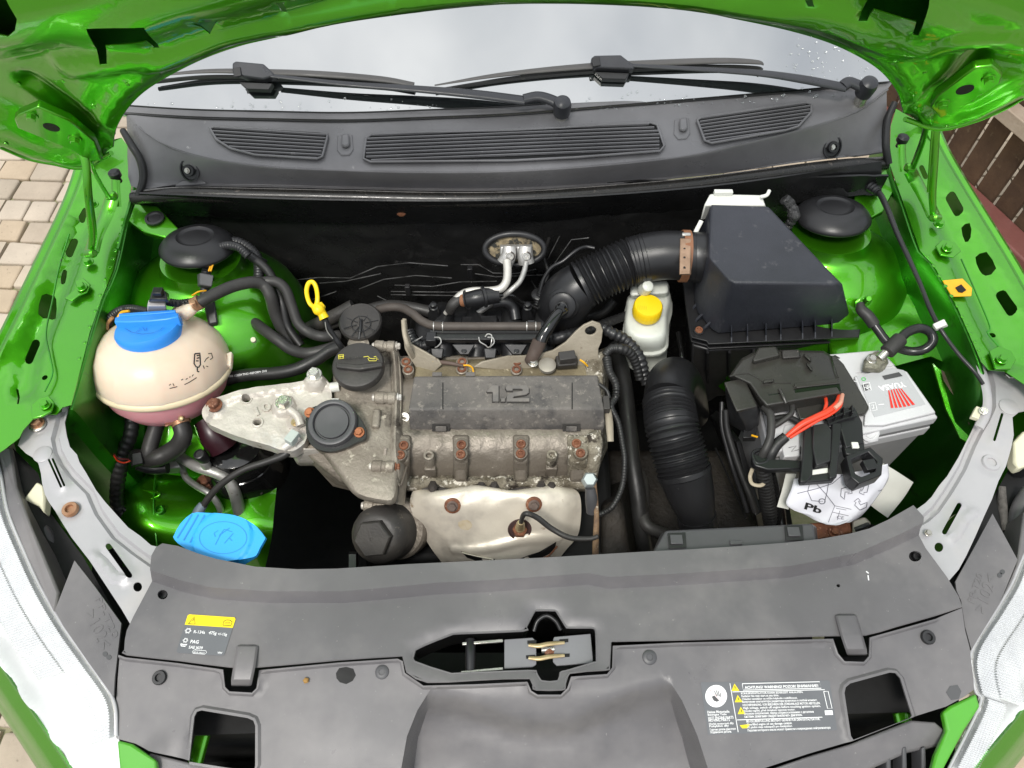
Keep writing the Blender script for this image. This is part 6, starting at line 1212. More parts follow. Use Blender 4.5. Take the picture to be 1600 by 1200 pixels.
rings("box_body", [[(1075,650,.50),(1070,470,.55),(1250,400,.55),(1350,560,.52),(1300,600,.52),(1120,620,.52)],[(1082,540,.765),(1072,450,.77),(1245,385,.77),(1338,520,.765),(1336,536,.765),(1110,548,.765)]], BLACK, ab, bevel=.003)
for x in (1106,1140,1178): rings("body_rib", [[(x-2,600,.60),(x+2,600,.60),(x+2,590,.60),(x-2,590,.60)],[(x-2,552,.762),(x+2,552,.762),(x+2,540,.762),(x-2,540,.762)]], BLACK, ab)
lathe("corner_screw", P(1092,516,.80), [(.009,-.01),(.009,.001),(.006,.002)], BLACK, ab, seg=18); bolt(ab, 1092, 516, .802, 6, RUST, 'torx'); bolt(ab, 1328, 503, .80, 6, RUST, 'torx')
tube("neck", [(1120,404,.875),(1096,402,.885),(1085,402,.885)], 39, BLACKM, ab, seg=40)
rings("neck_block", [[(1096,440,.84),(1096,372,.86),(1130,372,.86),(1130,440,.84)],[(1100,425,.90),(1100,366,.92),(1130,366,.92),(1130,425,.90)]], AIRB, ab, bevel=.006, seg=3)
wb = thing("white_bracket", "chalky white plastic bracket behind the top of the air filter box", "bracket", P(1155,305,.93))
rings("bracket_body", [[(1094,345,.90),(1100,322,.90),(1194,324,.90),(1200,330,.90)],[(1100,320,.935),(1110,302,.94),(1190,304,.94),(1196,322,.935)]], WHT, wb, bevel=.003)
tube("bracket_hook", [(1188,308,.945),(1198,305,.948),(1202,298,.95)], 3, WHT, wb, seg=8); tube("bracket_leg", [(1096,345,.92),(1086,365,.91),(1082,380,.90)], 3.5, WHT, wb, flat=.5, seg=8); boxw("bracket_step", P(1130,301,.943), .03, .008, .008, WHT, wb)
tube("foil_wrap", [(1225,310,.92),(1236,322,.91),(1240,338,.90),(1232,352,.88)], [8,9,9,7], mat("crumpled_foil_tape", (.05,.05,.05), (.02,.02,.02), rough=.15, scale=80, bump=6, bscale=180), wb, prof=lambda t, L_: 1+.14*math.sin(t*400)*math.cos(t*170))
hose("thin black breather pipe hooking from the dark bulkhead down to the small ribbed connector", [(929,388,.86),(915,386,.86),(900,392,.86),(880,408,.85),(862,418,.84),(850,435,.825),(845,452,.81),(842,462,.80)], [3.2,3.4,3.4,3.4,3.4,3.2,3.6,4], BLACKM, "breather_pipe")
rc_ = thing("ribbed_connector", "small ribbed black connector where the thin breather pipe ends", "connector", P(842,462,.8))
tube("connector_body", [(848,440,.815),(843,462,.80),(838,478,.79)], [4,6,4], BLACK, rc_, prof=lambda t, L_: 1+.16*math.sin(t*2*math.pi/.004)); lathe("connector_collar", P(842,460,.80), [(.013,-.004),(.013,.001),(.010,.003)], BLACK, rc_, seg=24)
# ================================================================ STRUT TOP CAPS
def cap(label, x, y, z, rx, ax_):
    o = lathe("strut_cap", P(x,y,z), [(rx*.99,-.003),(rx*1.01,.0),(rx*1.0,.003),(rx*.95,.007),(rx*.85,.013),(rx*.66,.019),(rx*.5,.021),(rx*.44,.018),(rx*.36,.0185),(.002,.019)], BLACKM, None, seg=56, axis=(ax_,.26,1), smooth=50); return tag(o, label, "cap", "domed strut top caps")
cap("domed black plastic cap on the left strut tower, half behind wiring", 309, 386, .878, .060, .06); cap("domed black plastic cap on the right strut tower beside the air filter box", 1301, 339, .886, .061, -.06)
wl2 = thing("wiring_loom", "black wiring loom with orange wires looping from left strut cap to coolant tank", "wiring", P(340,420,.85))
tube("loom_sleeve", [(388,400,.88),(372,386,.89),(352,384,.89),(336,392,.885),(326,410,.875),(322,430,.865),(320,450,.86),(318,470,.85)], [7,7,7,7,7.5,8,7,6], BLACK, wl2, prof=lambda t, L_: 1+.07*math.sin(t*2*math.pi/.004))
tube("loom_sleeve", [(404,440,.84),(404,410,.85),(392,390,.86),(370,378,.87),(350,382,.87)], 8, BLACK, wl2, prof=lambda t, L_: 1+.07*math.sin(t*2*math.pi/.005))
rings("connector", [[(308,428,.87),(332,432,.87),(330,452,.865),(308,448,.865)],[(312,426,.892),(334,430,.892),(331,448,.885),(311,445,.885)]], TRIMB, wl2, bevel=.002)
rings("connector", [[(315,462,.85),(334,462,.85),(342,510,.82),(326,514,.82)],[(316,460,.865),(334,460,.865),(341,505,.84),(326,508,.84)]], BLACK, wl2, bevel=.003)
for dx in (0,3): tube("orange_wire", [(334+dx,400,.892),(330+dx,412,.886),(326+dx,424,.882)], 1.3, YELO, wl2, seg=6)
for q in (((300,462,.875),(310,456,.88),(322,454,.875)),): tube("orange_wire", list(q), 1.3, YELO, wl2, seg=6)
tube("loom_sleeve", [(232,486,.885),(205,482,.875),(186,486,.87),(172,498,.86),(168,512,.85)], [5,6,6.5,7,6], BLACK, wl2, prof=lambda t, L_: 1+.08*math.sin(t*2*math.pi/.004)); tube("orange_wire", [(202,486,.885),(190,488,.88),(184,496,.875)], 2, YELO, wl2, seg=6); tube("orange_wire", [(176,496,.87),(168,506,.86),(168,516,.855)], 2.6, mat("copper_tape", (.5,.26,.12), rough=.5), wl2, seg=6)
tube("loom_sleeve", [(262,472,.885),(280,474,.885),(300,470,.88)], [6,6,5], BLACK, wl2, prof=lambda t, L_: 1+.1*math.sin(t*2*math.pi/.004))
tube("loom_sleeve", [(400,470,.80),(398,452,.81),(402,430,.82),(410,405,.83)], 8, BLACK, wl2, prof=lambda t, L_: 1+.1*math.sin(t*2*math.pi/.006))
# ================================================================ COOLANT TANK
tk = thing("coolant_tank", "cream translucent coolant expansion tank with blue cap and pink fluid showing below its seam", "coolant tank", P(256,600,.72))
tc_ = P(256,577,.800); tax = V((.05,.36,1)).normalized()
def fin(t, i): return 1+.010*max(0, math.cos(t*2*math.pi*10))**6
up = lathe("tank_top", tc_, [(.1035,0),(.1035,.008),(.101,.026),(.094,.044),(.082,.059),(.066,.070),(.050,.077),(.047,.084),(.040,.084)], TANK, tk, axis=tax, seg=96, mod=fin, smooth=60)
lo4 = lathe("tank_bottom", tc_, [(.018,-.088),(.020,-.080),(.050,-.075),(.075,-.056),(.092,-.032),(.1015,-.004)], TANKP, tk, axis=tax, seg=72, smooth=60)
lathe("seam_flange", tc_, [(.1035,-.004),(.1055,-.003),(.1062,.001),(.1055,.005),(.1035,.007)], mat("cream_seam", (.76,.63,.42), (.72,.6,.40), rough=.35, sss=.3), tk, axis=tax, seg=72, smooth=60)
lathe("outlet_neck", P(281,646,.765), [(.013,-.012),(.014,.004),(.016,.012)], TANKP, tk, axis=(-.1,.3,1), seg=20)
tube("inlet_neck", [(280,492,.865),(296,484,.88),(304,480,.884)], [14,11,8], TANK, tk)
for L_ in ([(352,552,.815),(362,548,.82),(360,572,.81),(352,570,.81)],[(165,582,.81),(152,584,.808),(152,588,.806),(168,592,.806)]): prism("mounting_lug", L_, .012, TANK, tk, .002)
tube("left_shoulder", [(176,520,.835),(164,540,.825),(160,560,.815)], [9,10,8], TANK, tk)
rings("sensor_block", [[(229,494,.87),(261,494,.87),(260,476,.87),(231,476,.87)],[(230,478,.905),(259,478,.905),(257,468,.905),(232,468,.905)]], mat("grey_sensor", (.38,.37,.37), rough=.5), tk, bevel=.002)
pk = rings("tank_plug", [[(232,473,.905),(266,473,.905),(264,458,.905),(236,458,.905)],[(234,468,.93),(262,468,.93),(258,454,.93),(238,454,.93)]], BLACK, tk, bevel=.002); boxw("plug_latch", P(247,456,.935), .014, .012, .008, BLACK, pk)
ca = V((-.07,.36,1)).normalized(); cc2 = P(231,511,.885)
cp = lathe("blue_cap", cc2, [(.048,-.016),(.0485,-.010),(.0495,-.002),(.047,.003),(.040,.005),(.002,.006)], BLUE, tk, axis=ca, seg=48)
CFp = Fr(cc2+ca*.005, ca)
pts = [CFp.hit(*q)+ca*.010 for q in ((183,504),(200,501),(232,500),(262,498),(282,497),(282,503),(262,507),(232,510),(205,511),(182,511))]; rings("grip_ridge", [[p-ca*.018 for p in pts], pts], BLUE, cp, bevel=.002)
pts = [CFp.hit(*q)+ca*.012 for q in ((190,500),(232,497),(278,494),(278,497),(232,501),(190,504))]; rings("grip_ridge", [[p-ca*.014 for p in pts], pts], BLUE, cp, bevel=.001)
BK2 = mat("dark_blue_emboss", (.02,.12,.42), rough=.5); strokes("embossed_arc", CFp, [[(196,515),(206,521),(222,524),(240,522),(252,517),(256,513)]], .8, BK2, cp, h=.0026)
strokes("steam_symbol", CFp, [[(213,521),(217,518)],[(218,520),(219,514),(222,519),(224,513),(227,519)],[(229,519),(230,514)]], .8, BK2, cp, h=.0026)
TB = bvh(up); TB2 = bvh(lo4)
decal("level_marks", TB, [[(265,607),(277,604)],[(288,601),(296,597),(307,590)],[(264,602),(267,600)],[(270,599),(272,603)],[(283,594),(286,592)],[(290,593),(293,591)],[(296,590),(297,588)],[(300,588),(302,585)]], 1.3, INKK, tk)
decal("cap_symbol", TB, [[(304,553),(312,552),(313,570),(310,574),(306,573),(303,568),(304,553)],[(307,556),(311,555)],[(307,560),(311,559)],[(306,564),(310,564)],[(308,574),(308,580),(311,581)]], 2.0, INKK, tk)
decal("car_symbol", TB, [[(319,566),(322,561),(326,558)],[(325,553),(330,552),(332,559),(328,562)],[(317,571),(319,576)],[(322,572),(325,573)]], 1.3, INKK, tk)
decal("min_mark", TB2, [[(282,620),(298,613),(312,606)],[(274,625),(279,618),(284,622),(274,625)],[(295,616),(299,617)],[(300,611),(306,612)]], 1.3, INKK, tk)
# ================================================================ WASHER FILLER
wf = thing("washer_filler", "bright blue hinged washer filler lid on a milky neck at the front left", "filler cap", P(350,860,.80))
W1 = Fr(P(340,840,.868), (-.03,-.14,1))
lidp = sm([(300,802),(318,801),(345,803),(368,806),(388,814),(402,824),(413,838),(414,842),(406,856),(400,868),(388,872),(360,877),(330,878),(316,872),(296,861),(278,849),(271,840),(272,836),(282,818)], 2)
D0 = W1.uv(348,842)
def hfw(u, v):
    p = V((u, v)); d = (p-D0).length; return .0030*sst((.040-d)/.003) - .0*u
lid = sheet("lid", W1, lidp, BLUE2, wf, thick=.006, grid=.003, hf=hfw, bevel=0)
for k in range(4):
    a, b = (300+k*10, 804+k*.3), (277+k*10, 841+k*3.5); strokes("grip_groove", W1, [[a, b]], 2.2, mat("blue_shadow_groove", (.015,.22,.60)), lid, h=.0006)
strokes("embossed_ring", W1, [ell(350,841,37,25,32)+[ell(350,841,37,25,32)[0]]], .9, MC["blue_shadow_groove"], lid, h=.0034)
strokes("wiper_symbol", W1, [[(338,852),(346,836),(360,826)],[(344,838),(352,828),(364,832)],[(352,850),(366,834)],[(338,840),(336,834),(342,830)],[(360,842),(364,846)]], .9, MC["blue_shadow_groove"], lid, h=.0036)
rings("hinge_lip", [[(312,868,.858),(330,880,.858),(372,878,.858),(402,862,.858),(404,870,.85),(372,890,.846),(345,893,.846),(322,885,.85)],[(312,866,.866),(330,876,.866),(372,874,.866),(402,860,.866),(404,866,.858),(372,884,.852),(345,887,.852),(322,880,.856)]], BLUE2, wf, bevel=.002)
tube("filler_neck", [(352,870,.835),(350,884,.82),(348,910,.76)], [31,32,32], mat("milky_filler_neck", (.42,.40,.38), (.36,.34,.32), rough=.4), wf, seg=32)
# ================================================================ BRAKE FLUID RESERVOIR
br_ = thing("brake_fluid_reservoir", "milky white brake fluid reservoir with a yellow screw cap under the intake hose", "reservoir", P(1012,520,.72))
rb = sm([(978,478),(975,500),(978,520),(990,530),(1008,534),(1030,532),(1042,520),(1043,490),(1048,470),(1046,448),(1030,442),(1000,444),(980,460)], 2)
def rbz(z, s_=1, dy=0): return [P(1010+(x-1010)*s_, 490+(y-490)*s_+dy, z) for x, y in rb]
rings("reservoir_body", [rbz(.70,.93,52), rbz(.715,.99,38), rbz(.742,1.0,24), rbz(.745,1.06,22), rbz(.752,1.06,18), rbz(.754,1.0,16), rbz(.79,.99,4), rbz(.80,.90,0), rbz(.803,.8,0)], RES, br_, smooth=50)
rings("rear_tank", [[(985,470,.79),(1046,466,.79),(1046,442,.79),(985,444,.79)],[(984,462,.83),(1044,458,.83),(1044,438,.83),(986,440,.83)]], RES, br_, bevel=.006, seg=3)
lathe("side_spout", P(1008,451,.845), [(.011,-.01),(.011,.006),(.009,.012),(.009,.018),(.006,.02)], RES, br_, axis=(.1,-.5,1), seg=20)
lathe("cap_neck", P(1010,488,.80), [(.020,-.004),(.020,.012)], RES, br_, seg=24)
bcap = lathe("yellow_cap", P(1010,490,.812), [(.0235,0),(.0240,.003),(.0238,.020),(.022,.023),(.002,.0235)], YEL, br_, seg=72, mod=lambda t,i: 1+.02*math.sin(t*2*math.pi*24)*(1 if i in (1,2) else 0))
for k in range(5): 
    L_ = Fr(P(1010,490,.8358), (0,0,1)); strokes("cap_symbol", L_, [[(997+k*3.2,477+k*.5),(996+k*3.4,484)]], .7, YELO, bcap, h=.0004)
rings("mounting_block", [[(1000,560,.66),(1040,556,.66),(1042,584,.64),(1004,588,.64)],[(1002,552,.70),(1034,548,.70),(1036,566,.69),(1006,570,.69)]], MC["pale_metal"], br_, bevel=.003)
hose("thick black wiring conduit curving from the lifting eye down towards the lower intake hose", [(942,512,.82),(955,520,.82),(975,530,.81),(990,545,.80),(1000,562,.79),(1006,585,.77),(1010,600,.76)], [8,9,9,9.5,9.5,9,8], BLACK, "wiring_conduit", "conduit", prof=lambda t, L_: 1+.09*math.sin(t*2*math.pi/.009))
hose("second black conduit, bundled in front of the thick one", [(945,555,.815),(955,545,.82),(972,545,.82),(985,552,.81),(994,570,.79),(1000,592,.77)], [6,7,8,8,7,7], RUB, "wiring_conduit", "conduit", prof=lambda t, L_: 1+.07*math.sin(t*2*math.pi/.007))
hose("thin ribbed black conduit looping down the right side of the engine", [(948,560,.81),(952,580,.81),(962,600,.81),(962,620,.80),(955,635,.80),(966,660,.79),(972,690,.78),(976,720,.77),(972,760,.75),(958,790,.74),(945,800,.73),(932,806,.73)], [7,6,6,5.5,5,4.5,4.5,4.5,4.5,4.5,4.5,4], RUB, "wiring_conduit", "conduit", prof=lambda t, L_: 1+.10*math.sin(t*2*math.pi/.0045))
hose("long straight black coolant pipe running down beside the lower corrugated intake hose", [(962,540,.70),(975,600,.70),(982,660,.69),(988,720,.68),(996,770,.66),(1003,830,.62),(1010,870,.58)], 13, RUB, "coolant_pipe")
hose("black hose curving under the front duct at the lower right of the engine", [(1000,740,.64),(1006,770,.64),(1004,800,.64),(1012,822,.64),(1040,835,.63)], [9,9.5,10,10,10], HOSE, "coolant_pipe")
kb = thing("knock_lead_clip", "small grey plug clip on the right end of the dusty engine cover", "clip", P(948,635,.8))
boxw("clip_body", P(947,632,.815), .010, .024, .014, DUSTB, kb, bevel=.001); tube("clip_arm", [(950,640,.805),(952,660,.80),(954,690,.79)], [5,6,5], BRK, kb, flat=.5); tube("clip_lead", [(936,600,.822),(948,610,.82),(952,622,.815)], 3, RUB, kb)
# ================================================================ A/C VALVE ON BULKHEAD
av = thing("expansion_valve", "aluminium pipe block with two screws in an oval opening of the black bulkhead", "valve", P(808,395,.82))
FWv = Fr(P(803,388,.84), (0,-.8,.6))
ovv = ell(804,388,46,24,28); sheet("foam_gasket", FWv, ell(804,388,42,20,28), mat("mucky_cream_gasket", (.30,.24,.14), (.10,.08,.05), rough=.7, scale=60, c3=(.02,.02,.015), s3=40, t3=.5), av, thick=.004, hf=lambda u,v: .004)
tube("gasket_ring", [FWv.hit(*q)+FWv.n*.008 for q in ovv+ovv[:1]], 5, BLACK, av, k=2, seg=10)
for x0, sg in ((795,-1),(820,1)):
    rings("valve_block", [[FWv.hit(*q)+FWv.n*.008 for q in ((x0-14,380),(x0+12,380),(x0+14,404),(x0-14,404))],[FWv.hit(*q)+FWv.n*.022 for q in ((x0-13,382),(x0+11,382),(x0+12,402),(x0-13,402))]], PIPE, av, bevel=.002)
    tube("pipe_flange", [FWv.hit(x0+1,380)+FWv.n*.030, FWv.hit(x0,394)+FWv.n*.032, FWv.hit(x0-2+sg*4,406)+FWv.n*.030], [10,11.5,13], PIPE, av, flat=.6, seg=18)
    bolt(av, 0,0,0, 6.2, STEEL, 'torx', axis=FWv.n, world=FWv.hit(x0+2,394)+FWv.n*.038); 
    lathe("screw_seat", FWv.hit(x0+2,394)+FWv.n*.034, [(.0085,0),(.0085,.004),(.006,.0045)], MC["dark_manifold"], av, axis=FWv.n, seg=20)
tube("thick_pipe", [(792,408,.855),(793,425,.85),(791,440,.845),(782,451,.84),(765,454,.838),(740,454,.835),(724,458,.83),(712,468,.82),(702,482,.80),(696,490,.79)], [6.5,6.5,6.5,6.5,6,5.5,5.5,5.5,4.5,4], mat("pale_pipe", (.62,.60,.55), (.52,.50,.46), rough=.4, metal=.4), av, seg=14)
tube("thin_pipe", [(822,410,.855),(819,424,.85),(812,440,.845),(800,452,.84),(790,460,.83),(770,474,.80),(745,490,.78),(728,500,.76)], 4.2, PIPE, av, seg=12)
# ================================================================ BATTERY
bt = thing("battery", "light grey car battery with red fan logo printed on its lid", "battery", P(1330,640,.62))
bz = .812; BFz = HZ(bz)
A_, B_, C_, D_ = (1190,598), (1396,568), (1466,652), (1215,705)
def brg(z, g=0, ps=(A_,B_,C_,D_)):
    q = [P(*p, bz) for p in ps]; c = sum(q, V((0,0,0)))/4; return [V((c.x+(p.x-c.x)*(1+g), c.y+(p.y-c.y)*(1+g), z)) for p in q]
rings("battery_case", [brg(.62,-.045), brg(.765,-.02)], mat("battery_case_grey", (.33,.33,.335), (.29,.29,.295), rough=.45, scale=7), bt, bevel=.003)
rings("battery_rim", [brg(.758,.02), brg(.783,.02)], BATT, bt, bevel=.003)
rings("battery_shoulder", [brg(.783,-.01), brg(.792,-.01)], mat("battery_seam", (.25,.25,.255), rough=.5), bt)
# lid with a step down at the rear where the terminals stand
rings("battery_lid", [brg(.792,.02), brg(bz,.005)], BATT, bt, bevel=.003)
lidq = lambda s_, t: tuple(A_[i]*(1-s_)*(1-t)+B_[i]*s_*(1-t)+C_[i]*s_*t+D_[i]*(1-s_)*t for i in (0,1))
rings("rear_ledge", [[P(1292,556,.80),P(1376,548,.80),P(1400,572,.80),P(1330,586,.80)],[P(1294,554,.815),P(1374,547,.815),P(1398,571,.815),P(1328,585,.815)]], BATT, bt, bevel=.002)
rings("raised_lid", [[P(1300,560,.800),P(1330,596,.800),P(1345,590,.80),P(1340,587,.80)],[P(1300,558,.816),P(1330,594,.816),P(1345,588,.816),P(1340,585,.816)]], BATT, bt)
rt = [(1334,592),(1395,578),(1417,584),(1462,648),(1380,668),(1350,668),(1352,640)]
rings("lid_top_step", [[P(x,y,.811) for x, y in rt],[P(x,y-4,.820) for x, y in rt]], BATT, bt, bevel=.002)
lab = sm([(1338,590),(1396,577),(1414,582),(1438,634),(1376,650),(1360,652),(1352,620)], 1)
LB = HZ(.8205)
sheet("printed_label", HZ(.820), [(1338,588),(1394,575),(1412,579),(1446,632),(1366,652),(1356,630)], LABELG, bt, thick=.0003, hf=lambda u,v: .0007)
text("lettering", "YUASA", (1412,597), (1371,604), LB, INKW, bt, h=.0012, bold=.03, maxh=.010)
FN = ((1387,611),(1410,608),(1431,632),(1391,638))
for k in range(6):
    a, b = k/6+.02, (k+.72)/6
    L1 = lambda t: (FN[0][0]+(FN[1][0]-FN[0][0])*t, FN[0][1]+(FN[1][1]-FN[0][1])*t-1.5*math.sin(t*math.pi)); L2 = lambda t: (FN[3][0]+(FN[2][0]-FN[3][0])*t, FN[3][1]+(FN[2][1]-FN[3][1])*t+1.5*math.sin(t*math.pi))
    flat("red_fan_logo", LB, [L1(a),L1(b-.03),L2(b),L2(a)], INKR, bt, h=.0012)
flat("dark_logo_panel", LB, [(1378,588),(1404,582),(1410,588),(1382,594)], EMB, bt, h=.0012)
for x, y in ((1352,605),(1361,636)):
    strokes("battery_symbols", LB, [[(x-4,y-5),(x+6,y-7),(x+9,y+5),(x-1,y+7),(x-4,y-5)],[(x,y-2),(x+3,y-3),(x+4,y+2)],[(x+1,y+3),(x+5,y+2)]], 1.1, INKW, bt, h=.0012); 
flat("dark_symbol_patch", LB, [(1346,602),(1356,600),(1360,610),(1350,612)], EMB, bt, h=.001); text("lettering", "EL", (1357,603),(1350,606), LB, INKW, bt, h=.0014)
strokes("green_mark", LB, [ell(1349,593,3,2.4,8)+[ell(1349,593,3,2.4,8)[0]]], 1.2, INKG, bt, h=.0014); strokes("tiny_print", LB, [[(1372,633),(1381,632)],[(1334,596),(1338,597)]], 1.4, INKW, bt, h=.0012)
rings("vent_boss_block", [[P(1342,672,.795),P(1368,668,.795),P(1374,690,.79),P(1350,696,.79)],[P(1343,668,.806),P(1368,664,.806),P(1372,676,.804),P(1348,682,.804)]], BATT, bt, bevel=.002)
lathe("vent_plug", P(1358,676,.803), [(.014,-.004),(.014,.004),(.011,.005),(.009,.004),(.008,.005),(.004,.003)], BATT, bt, seg=28, axis=(0,-.6,1))
for x in (1240,1300): tube("case_rib", [P(x,712,.74)+V((0,-.012,0)), P(x+2,780,.66)+V((0,-.012,0))], 1.4, MC["battery_case_grey"], bt, seg=6)
# terminal clamp and cables
tm = thing("battery_terminal", "corroded grey clamp on the far battery post with its short bright lug", "terminal", P(1365,566,.82))
lathe("terminal_post", P(1366,570,.818), [(.017,0),(.016,.010),(.013,.012),(.012,.020),(.009,.022)], mat("corroded_lead", (.28,.27,.22), (.16,.155,.11), rough=.65, metal=.4, scale=70, c3=(.45,.44,.36), s3=120, bump=3, bscale=200), tm, seg=12)
rings("clamp_block", [[(1346,582,.82),(1376,584,.82),(1390,568,.82),(1384,556,.82),(1360,558,.82),(1348,570,.82)],[(1350,574,.838),(1372,576,.838),(1384,562,.838),(1378,553,.838),(1362,554,.838),(1352,564,.838)]], MC["corroded_lead"], tm, bevel=.003)
bolt(tm, 1362, 562, .838, 8, STEEL); tube("lug", [(1374,560,.842),(1384,550,.848),(1390,544,.85)], [7,7,8], STEEL, tm)
gc = thing("earth_cable", "black battery cable looping from the clamped post round to a green stud on the wing", "cable", P(1410,540,.85))
tube("cable_sleeve", [(1386,550,.852),(1396,540,.856),(1406,530,.858)], 12, HOSE, gc); tube("cable_body", [(1404,532,.858),(1418,519,.862),(1438,513,.865),(1454,520,.862),(1457,534,.855),(1444,546,.845),(1424,549,.84),(1404,544,.835),(1386,534,.835),(1372,516,.84),(1362,502,.845)], [7.5,7.5,7.5,7.5,7.5,7.5,7,7,7,7,7], GLOSS if False else mat("smooth_black_cable", (.022,.022,.022), rough=.28), gc, seg=16)
tube("cable_sleeve", [(1366,508,.843),(1356,494,.85),(1346,484,.853),(1344,474,.856)], [9.5,9.5,8.5,6], HOSE, gc); lathe("green_stud", P(1352,470,.855), [(.009,-.02),(.009,.002),(.006,.004),(.006,.012),(.004,.016)], GREEN, gc, axis=(-.1,-.5,1), seg=12)
bw = thing("bonnet_cable", "thin black bonnet cable running along the right inner wing through a white clip", "cable", P(1420,420,.88))
tube("cable_body", [(1358,290,.90),(1374,302,.905),(1388,330,.91),(1402,365,.91),(1418,400,.91),(1436,440,.91),(1452,480,.91),(1466,508,.91),(1480,530,.905),(1500,556,.90),(1522,580,.895),(1536,600,.885)], [4.5,4.5,4.5,4,4,3.6,3.6,3.6,3,3,3,3], MC["smooth_black_cable"], bw, seg=12)
rings("white_clip", [[(1456,510,.905),(1476,500,.905),(1482,510,.905),(1462,518,.905)],[(1457,506,.917),(1475,498,.917),(1480,507,.917),(1463,514,.917)]], WHT, bw, bevel=.0015)
tube("cable_sleeve", [(1356,289,.90),(1364,294,.903),(1372,301,.905)], [9,8,6], BLACK, bw, prof=lambda t, L_: 1+.1*math.sin(t*2*math.pi/.006))
# ================================================================ FUSE BOX
BM0 = BLACKM; BLACKM = mat("fuse_box_plastic", (.038,.036,.031), (.028,.027,.024), rough=.32, rvar=.08, scale=16, c3=(.07,.065,.055), s3=60, t3=.64, w3=.1, bump=.2, bscale=700)
fb = thing("fuse_box", "black fuse box clipped over the left half of the battery with a square side box", "fuse box", P(1240,590,.83))
rings("cover_plate", [[(x,y,.822) for x, y in ((1282,556),(1306,560),(1318,572),(1352,628),(1358,640),(1352,650),(1336,652),(1250,660),(1230,600))],[(x,y-4,.831) for x, y in ((1282,556),(1306,560),(1318,572),(1352,628),(1358,640),(1352,650),(1336,652),(1250,660),(1230,600))]], BLACKM, fb, bevel=.002)
mb_ = [(1140,586),(1158,560),(1180,548),(1210,546),(1288,548),(1300,556),(1312,600),(1316,616),(1197,637),(1186,624),(1170,600)]
rings("main_box", [[(x,y+12,.825) for x, y in mb_],[(x,y,.855) for x, y in mb_],[(1226+(x-1226)*.95,590+(y-590)*.93,.861) for x, y in mb_]], BLACKM, fb, bevel=.002)
FBt = HZ(.8615)
rings("raised_lid", [[(1174,566,.860),(1184,544,.860),(1214,542,.860),(1220,560,.860),(1178,570,.860)],[(1176,562,.874),(1185,543,.874),(1212,541,.874),(1217,555,.874),(1179,565,.874)]], BLACKM, fb, bevel=.004)
rings("raised_lid", [[(1222,562,.860),(1220,548,.860),(1250,546,.860),(1252,560,.860)],[(1223,560,.870),(1222,547,.870),(1247,546,.870),(1249,558,.870)]], DUSTB, fb, bevel=.002)
rings("raised_lid", [[(1240,600,.8615),(1310,592,.8615),(1312,600,.8615),(1244,607,.8615)],[(1241,599,.864),(1309,591,.864),(1311,599,.864),(1245,606,.864)]], BLACKM, fb, bevel=.001)
for a, b in (((1192,594),(1206,592)),((1256,552),(1264,560)),((1260,566),(1266,575))): rings("latch", [[P(a[0],a[1]+6,.861),P(b[0]+4,b[1]+6,.861),P(b[0]+4,b[1],.861),P(a[0],a[1],.861)],[P(a[0]+1,a[1]+4,.869),P(b[0]+2,b[1]+4,.869),P(b[0]+2,b[1],.869),P(a[0]+1,a[1],.869)]], BLACKM, fb, bevel=.001)
for q in ([(1178,566),(1218,558),(1250,558)],[(1140,588),(1170,583),(1198,600),(1210,598),(1236,598)],[(1312,560),(1300,556),(1310,590)]): tube("moulded_ridge", [(x,y,.8615) for x, y in q], 1.2, BLACKM, fb, k=2, seg=6)
rings("front_window", [[(1200,618,.852),(1222,615,.852),(1226,632,.846),(1202,636,.846)],[(1200,616,.8615),(1222,613,.8615),(1226,628,.858),(1202,632,.858)]], GLOSS, fb, bevel=.001)
rings("front_window", [[(1240,610,.852),(1312,600,.852),(1316,618,.846),(1244,628,.846)],[(1240,608,.8618),(1312,598,.8618),(1315,612,.860),(1244,622,.860)]], GLOSS, fb, bevel=.001)
tube("screw_post", [(1218,608,.862),(1223,618,.864),(1228,630,.86)], 3, BLACKM, fb, seg=8); tube("moulded_ridge", [(1240,604,.864),(1276,600,.864),(1310,596,.864)], 1.2, BLACKM, fb, k=2, seg=6)
sb_ = rings("side_box", [[(1140,664,.775),(1172,682,.77),(1186,664,.775),(1188,640,.79),(1160,600,.80),(1133,612,.79)],[(1134,606,.845),(1152,644,.845),(1183,636,.845),(1184,632,.845),(1162,594,.845),(1132,598,.845)][:6]], BLACK, fb, bevel=.002)
rings("side_box_lid", [[(1131,600,.842),(1151,646,.842),(1184,638,.842),(1163,593,.842)],[(1131,597,.852),(1151,643,.852),(1184,635,.852),(1163,590,.852)]], BLACKM, fb, bevel=.002)
rings("side_box_foot", [[(1160,690,.77),(1180,690,.77),(1184,668,.77),(1164,668,.77)],[(1161,684,.785),(1178,684,.785),(1181,664,.785),(1163,664,.785)]], BLACK, fb, bevel=.001); tube("orange_wire", [(1174,680,.79),(1184,683,.79)], 1.6, YELO, fb, seg=6)
for q, r_, m in ((((1195,637,.845),(1204,650,.852),(1204,680,.845),(1196,702,.835),(1188,716,.82)),6.5,HOSE),(((1238,632,.845),(1236,646,.845),(1222,658,.84),(1206,668,.835)),4.5,HOSE),(((1205,655,.83),(1230,652,.83),(1250,662,.825),(1262,676,.82)),5,RUB)): tube("battery_lead", list(q), r_, m, fb, seg=14)
rw = thing("red_cable", "red battery cables sweeping down from the fuse box over the black clamp", "cable", P(1260,650,.85))
